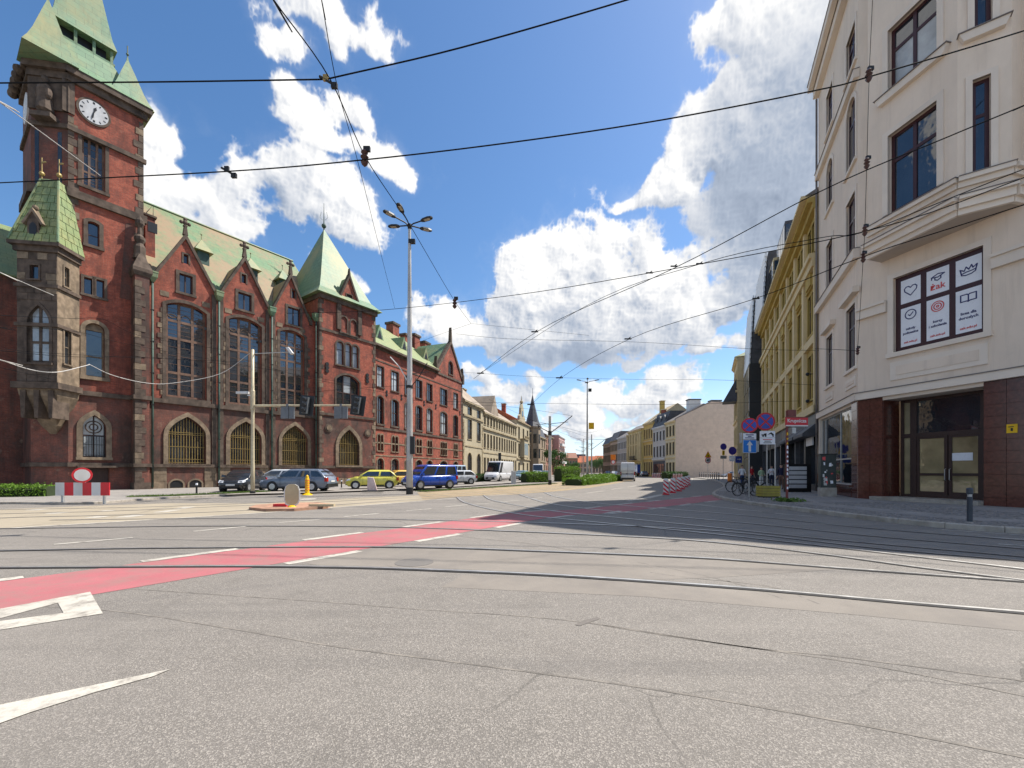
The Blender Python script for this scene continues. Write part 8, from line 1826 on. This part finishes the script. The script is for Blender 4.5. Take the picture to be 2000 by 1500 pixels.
mb = MB().loft([[(-.15, -.14, 1.05), (.15, -.14, 1.05), (.13, -.30, 1.08), (-.13, -.30, 1.08)], [(-.16, -.14, 1.3), (.16, -.14, 1.3), (.14, -.32, 1.28), (-.14, -.32, 1.28)], [(-.12, -.12, 1.46), (.12, -.12, 1.46), (.1, -.24, 1.44), (-.1, -.24, 1.44)]]); bp = obj('backpack', mb, cloth('blue_backpack', (.02, .06, .22)), None, org=(0, 0, 0)); bp.location = (x, y, PZ); bp.rotation_euler = (0, 0, R(170)); tag(bp, 'blue backpack carried by the person in white walking away', 'backpack')
x, y = pz(1468, 950); person('person in a red top behind the bicycles', (x, y, PZ), R(200), cloth('red_top', (.45, .03, .04)), jeans, short=True, pose='stand')
x, y = pz(1487, 953); person('person in a pale green top and white trousers near the bicycles', (x, y, PZ), R(185), cloth('pale_green_top', (.38, .5, .32)), cloth('white_trousers', (.6, .6, .58)), hgt=1.62, pose='hold')
x, y = pz(1507, 951); person('person in a white top and dark jeans holding something by the shop front', (x, y, PZ), R(150), wsh, jeans, pose='phone')
x, y = pz(1526, 955.5); person('person in dark clothes and brown trousers standing left of the red sign post', (x, y, PZ), R(120), cloth('navy_top', (.02, .022, .05)), cloth('brown_trousers', (.17, .10, .075)), pose='stand', hgt=1.8)

# ---------------------------------------------------------------- hedges and trees
def hedge(name, label, pts, w, h_, z, dens, mat, size, seed, cat='hedge'):
    r = np.random.default_rng(seed); pts = [Vector(p) for p in pts]; LT = length(pts); mb = MB(); L2, R2 = [], []
    t = thing(name, label, cat, (*((pts[0]+pts[-1])/2), z))
    n = max(3, int(LT/.4)); rg = []
    for i in range(n+1):
        q = along(pts, max(0, LT*i/n-.02), max(.04, LT*i/n)); p = q[-1]; tt = (q[-1]-q[0]).normalized(); nn = Vector((-tt.y, tt.x)); k = r.uniform(.86, 1.0); hh_ = h_*r.uniform(.84, .95)
        rg.append([(*(p+nn*w*.42*k), z), (*(p+nn*w*.45*k), z+hh_*.7), (*(p+nn*w*.3*k), z+hh_), (*(p-nn*w*.3*k), z+hh_), (*(p-nn*w*.45*k), z+hh_*.7), (*(p-nn*w*.42*k), z)])
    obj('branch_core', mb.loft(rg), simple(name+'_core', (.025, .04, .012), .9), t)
    N_ = int(LT*dens); c = np.empty((N_, 3))
    for i in range(N_):
        s = r.uniform(.03, LT); q = along(pts, max(0, s-.03), s); p = q[-1]; tt = (q[-1]-q[0]).normalized(); nn = Vector((-tt.y, tt.x)); u = r.uniform(-1, 1); side = r.random()
        bump = .5+.5*math.sin(s*4.1+seed)*math.sin(s*1.7+2)
        if side < .5: a = u*w*.48; zz = h_*(.90+.16*bump*r.random()+.09*r.normal())
        else: a = math.copysign(w*(.42+.12*r.random()+.05*bump), u); zz = h_*r.uniform(.03, 1.0)
        c[i] = (*(p+nn*a), z+zz)
    leaves('foliage', c, size, mat, t, seed); return t
hedge('low_hedge', 'low clipped hedge at the left edge in front of the brick tower', [G(-160, 976), G(104, 971.5)], 1.3, .58, .09, 900, m_leaf, .09, 1)
hedge('median_hedge', 'bright low hedge along the road right of the tram reservation', [Vector(G(1118, 948.5)), Vector(G(1150, 945.5)), Vector(G(1185, 941)), Vector(G(1206, 937.2))], 2.0, .72, 0, 560, m_leaf, .15, 2)
hedge('median_hedge', 'long low hedge behind the bright one along the reservation', [Vector(G(1150, 938.5)), Vector(G(1175, 935.8)), Vector(G(1193, 933.5))], 1.8, .8, 0, 200, m_leaf, .2, 3)
hedge('dark_hedge', 'hedge between the white cabinet and the nearest catenary mast', [Vector(G(1022, 942.6)), Vector(G(1071, 941.5))], 1.2, 1.25, 0, 620, m_leaf, .13, 4)
hedge('tall_hedge', 'tall bright clipped hedge right of the nearest catenary mast', [Vector(G(1089, 940.5)), Vector(G(1126, 939.2))], 1.4, 1.9, 0, 620, m_leaf, .15, 5)
hedge('dark_hedge', 'small hedge left of the white panel van', [Vector(G(917, 941.8)), Vector(G(954, 940.5))], 1.0, 1.0, 0, 450, m_leafd, .13, 6)
hedge('low_dark_hedge', 'low dark hedge before the pale yellow house', [Vector(G(1297, 935.2)), Vector(G(1339, 934.8))], 1.6, 1.2, 0, 330, m_leafd, .2, 7)
hedge('bright_shrub', 'round bright shrub by the tall clipped hedge', [Vector(G(1110, 943.5)), Vector(G(1120, 943))], 1.2, .9, 0, 900, m_leaf, .14, 8, 'shrub')
def tree(label, x, y, h_, rad, seed, dens=2600):
    r = np.random.default_rng(seed); rnd = random.Random(seed); t = thing('street_tree', label, 'tree', (x, y, 0), 'trees along the far street'); tr = h_*.3
    obj('trunk', MB().tube([(x, y, 0), (x+.1, y, tr*.6), (x-.05, y+.1, tr), (x+.1, y, h_*.65)], [.22, .17, .15, .05], 7), m_bark, t)
    mb = MB(); cl = []
    for k in range(9):
        a = k*2.4+rnd.random(); l = rad*rnd.uniform(.5, .9); e = Vector((x+math.cos(a)*l, y+math.sin(a)*l, h_*rnd.uniform(.42, .88))); mb.tube([(x, y, tr*rnd.uniform(.8, 1.4)), tuple((Vector((x, y, tr))+e)/2+Vector((0, 0, .3))), tuple(e)], [.09, .06, .02], 5); cl.append((e, rad*rnd.uniform(.35, .6)))
    cl.append((Vector((x, y, h_*.85)), rad*.5)); obj('limb', mb, m_bark, t); pts = []
    for e, q in cl:
        d = r.normal(size=(dens//10, 3)); d /= np.linalg.norm(d, axis=1)[:, None]; pts.append(np.array(e)+d*q*(r.random((len(d), 1))**.45)*[1, 1, .8])
    leaves('crown', np.concatenate(pts), .34, m_leafd, t, seed); return t
for lab, px, d, h_, rad, sd in (('street tree beside the nearest catenary mast', 1084, 118, 7.6, 3.0, 1), ('far round tree left of the brown far house', 1171, 200, 8.2, 4.0, 2), ('far tree closest to the brown far house', 1177, 185, 7.0, 3.0, 3), ('small far tree behind the second lamp post', 1160, 215, 7.0, 3.4, 4), ('far tree in front of the brick hall', 1122, 230, 6.0, 3.2, 5), ('far tree left of the brick hall', 1100, 210, 7.4, 3.6, 6)):
    tree(lab, (px-1000)/FPX*d, d, h_, rad, sd)
# low railing beside the tall hedge
x0, y0_ = G(1126, 939); x1, y1_ = G(1150, 937); t = thing('railing', 'thin railing right of the tall clipped hedge', 'railing', (x0, y0_, 0))
for j in range(9): q = j/8; p = (x0+(x1-x0)*q, y0_+(y1_-y0_)*q); obj('post', MB().tube([(*p, 0), (*p, 1.1)], .03, 5), m_iron, t)
for z in (.55, 1.1): obj('rail', MB().tube([(x0, y0_, z), (x1, y1_, z)], .03, 5), m_iron, t)

# ---------------------------------------------------------------- overhead wires
def wire(label, pts, r=.016, mat=m_wire, group='overhead tram wires', name='tram_wire', k=6):
    p3 = [P(*p) for p in pts]
    out_ = lambda p: p[0] > 1990 or p[0] < 5 or p[1] < 5
    if out_(pts[-1]): p3.append(p3[-1]+(p3[-1]-p3[-2]).normalized()*14)
    if out_(pts[0]): p3.insert(0, p3[0]+(p3[0]-p3[1]).normalized()*14)
    if len(p3) > 2:
        q = [p3[0]*2-p3[1]]+p3+[p3[-1]*2-p3[-2]]; out = []
        for i in range(1, len(q)-2):
            for j_ in range(k):
                t = j_/k; a, b, c, d = q[i-1:i+3]; out.append(.5*((2*b)+(c-a)*t+(2*a-5*b+4*c-d)*t*t+(3*b-a-3*c+d)*t**3))
        p3 = out+[q[-2]]
    return solo(name, MB().tube(p3, r, 5), mat, label, 'wire', group, uv=False)
wire('thick black wire crossing the top left corner from the tower', [(-60,164,13), (0,162,12.5), (300,160,12), (630,155,11.5)], .02)
wire('thick black wire rising from the upper clamp to the top edge', [(640,154,11.5), (900,93,11.5), (1230,-2,11.5), (1400,-60,11.5)], .02)
wire('long black wire sagging right across the sky to the cream corner house', [(-60,360,16), (0,357,15.5), (440,335,13.5), (712,312,12.5), (1000,278,12), (1300,233,11.7), (1600,175,11.5), (1697,150,11.4), (2000,60,11), (2200,-10,11)], .019)
wire('wire running from the top edge down past the first lamp post', [(500,-60,9), (535,0,9.5), (645,155,11.5), (713,305,14.5), (780,408,18), (808,452,22), (888,588,34), (920,632,44)], .016)
wire('thin wire from the top edge down to the roofs', [(620,-40,10), (628,0,10.5), (660,175,14), (700,320,18), (745,500,30), (771,602,40)], .012)
wire('wire from the brick tower wall across the sky to the right', [(560,612,26), (740,606,24), (1000,577,20), (1270,533,16), (1690,452,12.5), (2000,347,11), (2150,290,10.5)], .014)
wire('wire rising steeply from the masts to the right edge', [(925,740,42), (1048,648,28), (1310,527,18), (1600,375,13), (1850,268,11), (2000,206,10.2), (2150,140,9.6)], .016)
wire('lower contact wire rising from the masts to the corner house', [(1036,792,60), (1096,738,40), (1230,662,26), (1470,585,18), (1690,500,13), (2000,400,10.5)], .015)
wire('second contact wire above the lower one', [(940,728,42), (1140,600,26), (1370,515,18), (1600,465,14.5), (1690,452,13.2), (2000,330,10.8)], .013)
wire('level thin wire in front of the clouds above the masts', [(890,652,34), (1000,662,34), (1240,668,32), (1480,682,30), (1675,685,26)], .012)
wire('thin wire low over the street between both sides', [(905,727,48), (1048,736,46), (1240,741,42), (1400,742,36), (1590,752,27)], .012)
wire('thin level wire from the first lamp post to the yellow house', [(800,782,27), (1000,787,34), (1300,790,34), (1560,783,30)], .011)
wire('short wire down from the junction to the roofs', [(920,632,44), (840,660,48), (735,700,52)], .013)
wire('wire from the junction to the right above the houses', [(920,632,44), (1000,640,44), (1150,655,42)], .012)
wire('pair of wires along the reservation, upper', [(955,780,70), (1060,830,62), (1160,870,70)], .014)
wire('wire from the nearest mast to the second lamp post', [(1052,824,46), (1105,836,60), (1147,845,74), (1180,838,74)], .014)
wire('wire from the mast arm up to the clouds', [(880,790,40), (1000,795,44), (1117,812,45)], .012)
wire('wire low behind the nearest mast', [(930,806,50), (1060,826,60), (1150,855,80)], .012)
m_cable = simple('white_cable', (.45, .43, .40), .6)
wire('white drooping cable in front of the brick tower', [(-40,693,16), (0,703,16.5), (60,722,17.5), (110,727,18), (160,716,20), (175,712,20.5)], .018, m_cable, name='white_cable')
wire('white drooping cable from the tower window to the hall', [(173,711,20.5), (220,733,21.5), (285,748,23), (340,748,24), (430,730,25.5), (488,690,26)], .016, m_cable, name='white_cable')
wire('pale wire from the left edge to the tower window', [(-40,178,10), (0,200,10.5), (140,302,13.5), (196,343,16)], .012, m_cable, name='white_cable')
wire('pale wire falling from the left edge across the oriel', [(-30,518,15), (0,532,15.5), (60,558,17), (105,577,18)], .013, m_cable, name='white_cable')
wire('thin wire across the oriel and hall, upper', [(-30,615,14), (0,616,14.5), (140,622,18), (205,625,21), (300,662,25), (560,700,30)], .009)
wire('thin wire across the oriel and hall, middle', [(-30,634,14), (0,639,14.5), (150,648,18), (300,682,24), (700,752,33)], .008)
wire('thin wire across the oriel and hall, lower', [(-30,683,14), (0,685,14.5), (150,697,18), (330,700,24), (560,725,30)], .009)
wire('thin wire across the stair tower below the others', [(-30,712,14), (0,718,14.5), (100,740,18)], .008)
wire('thin wire from the traffic light mast to the left', [(-30,678,14), (100,690,18), (300,700,23), (480,707,26)], .008)
wire('thin wire from the traffic light mast up to the lamp post', [(497,790,26), (620,765,26.3), (798,752,26.6)], .009)
wire('thin wire from the end tower to the first lamp post', [(470,700,26), (600,738,26.4), (798,775,26.7)], .008)
def insulator(label, px, py, d, s=1.0):
    c = P(px, py, d); t = thing('insulator', label, 'insulator', tuple(c), 'insulators and clamps on the tram wires'); r = .055*s
    obj('body', MB().lathe([(.02, -.2*s), (r, -.16*s), (r*1.5, -.1*s), (r*.7, -.06*s), (r*1.6, 0), (r*.7, .05*s), (r*1.4, .1*s), (.02, .18*s)], 8), simple('brown_insulator', (.07, .03, .025), .35), t, org=(0, 0, 0)); obj('clamp', MB().box(-.02*s, .12*s, -.03*s, .03*s, .12*s, .22*s), m_iron, t, org=(0, 0, 0)); return t
for lab, px, py, d, s in (('insulator at the upper right crossing of wires on the corner house', 1697, 146, 11.4, 1.0), ('second insulator below on the hanging wire at the corner house', 1693, 318, 11.6, .85), ('third insulator of the hanging wire by the bay', 1689, 450, 12, .8), ('fourth insulator of the hanging wire under the bay', 1686, 502, 12.3, .8), ('insulator ball at the end of the level wire on the corner house', 1675, 685, 14.5, .7),
                      ('clamp where the wires meet above the first lamp post', 712, 307, 12.6, 1.4), ('clamp on the wire halfway to the junction', 888, 592, 33, 2.2)): insulator(lab, px, py, d, s)
for lab, px, py, d in (('forked wire clamp in the top left of the sky', 640, 158, 11.5), ('dark clamp on the long sagging wire near the tower', 446, 335, 13.5)):
    c = P(px, py, d); t = thing('wire_clamp', lab, 'clamp', tuple(c), 'insulators and clamps on the tram wires'); u_ = .14
    obj('body', MB().tube([(-.22, 0, .12), (0, 0, 0), (.22, -.02, -.14)], .035, 6), m_iron, t, org=(0, 0, 0)); obj('yoke', MB().box(-.12, .02, -.03, .03, .0, .16), m_gold if px > 600 else m_iron, t, org=(0, 0, 0)); obj('bolt', MB().box(.1, .26, -.04, .04, -.2, -.06), m_iron, t, org=(0, 0, 0))
for i, (px, py, d) in enumerate(((1048, 648, 28), (1230, 662, 26), (1096, 738, 40), (942, 729, 42), (1320, 520, 17.8), (1370, 515, 18), (1272, 533, 16), (1480, 583, 18), (1040, 790, 60))):
    c = P(px, py, d); s = d/26; t = thing('wire_clamp', ('clamp on the steep wire above the reservation', 'clamp where the lower contact wire forks', 'clamp low over the street centre', 'clamp at the left over the ornate house', 'left clamp of the pair below the big grey cloud', 'right clamp of the pair below the big grey cloud', 'clamp on the wire before the big white cloud', 'clamp beside the glass fronted house', 'farthest clamp above the masts')[i], 'clamp', tuple(c), 'insulators and clamps on the tram wires')
    obj('body', MB().box(-.32*s, .1*s, -.03*s, .03*s, -.03*s, .035*s), m_iron, t, org=(0, 0, 0)); obj('yoke', MB().tube([(-.1*s, 0, 0), (.05*s, 0, .12*s)], .03*s, 5), m_iron, t, org=(0, 0, 0))
wire('hanging wire with insulators down the corner house', [(1706,-40,11.3), (1698,140,11.4), (1693,318,11.6), (1689,450,12), (1686,502,12.3), (1679,620,14), (1675,685,14.5)], .007)
wire('short level wire before the corner house windows', [(1592,681,24), (1640,683,19), (1672,685,14.6)], .012)
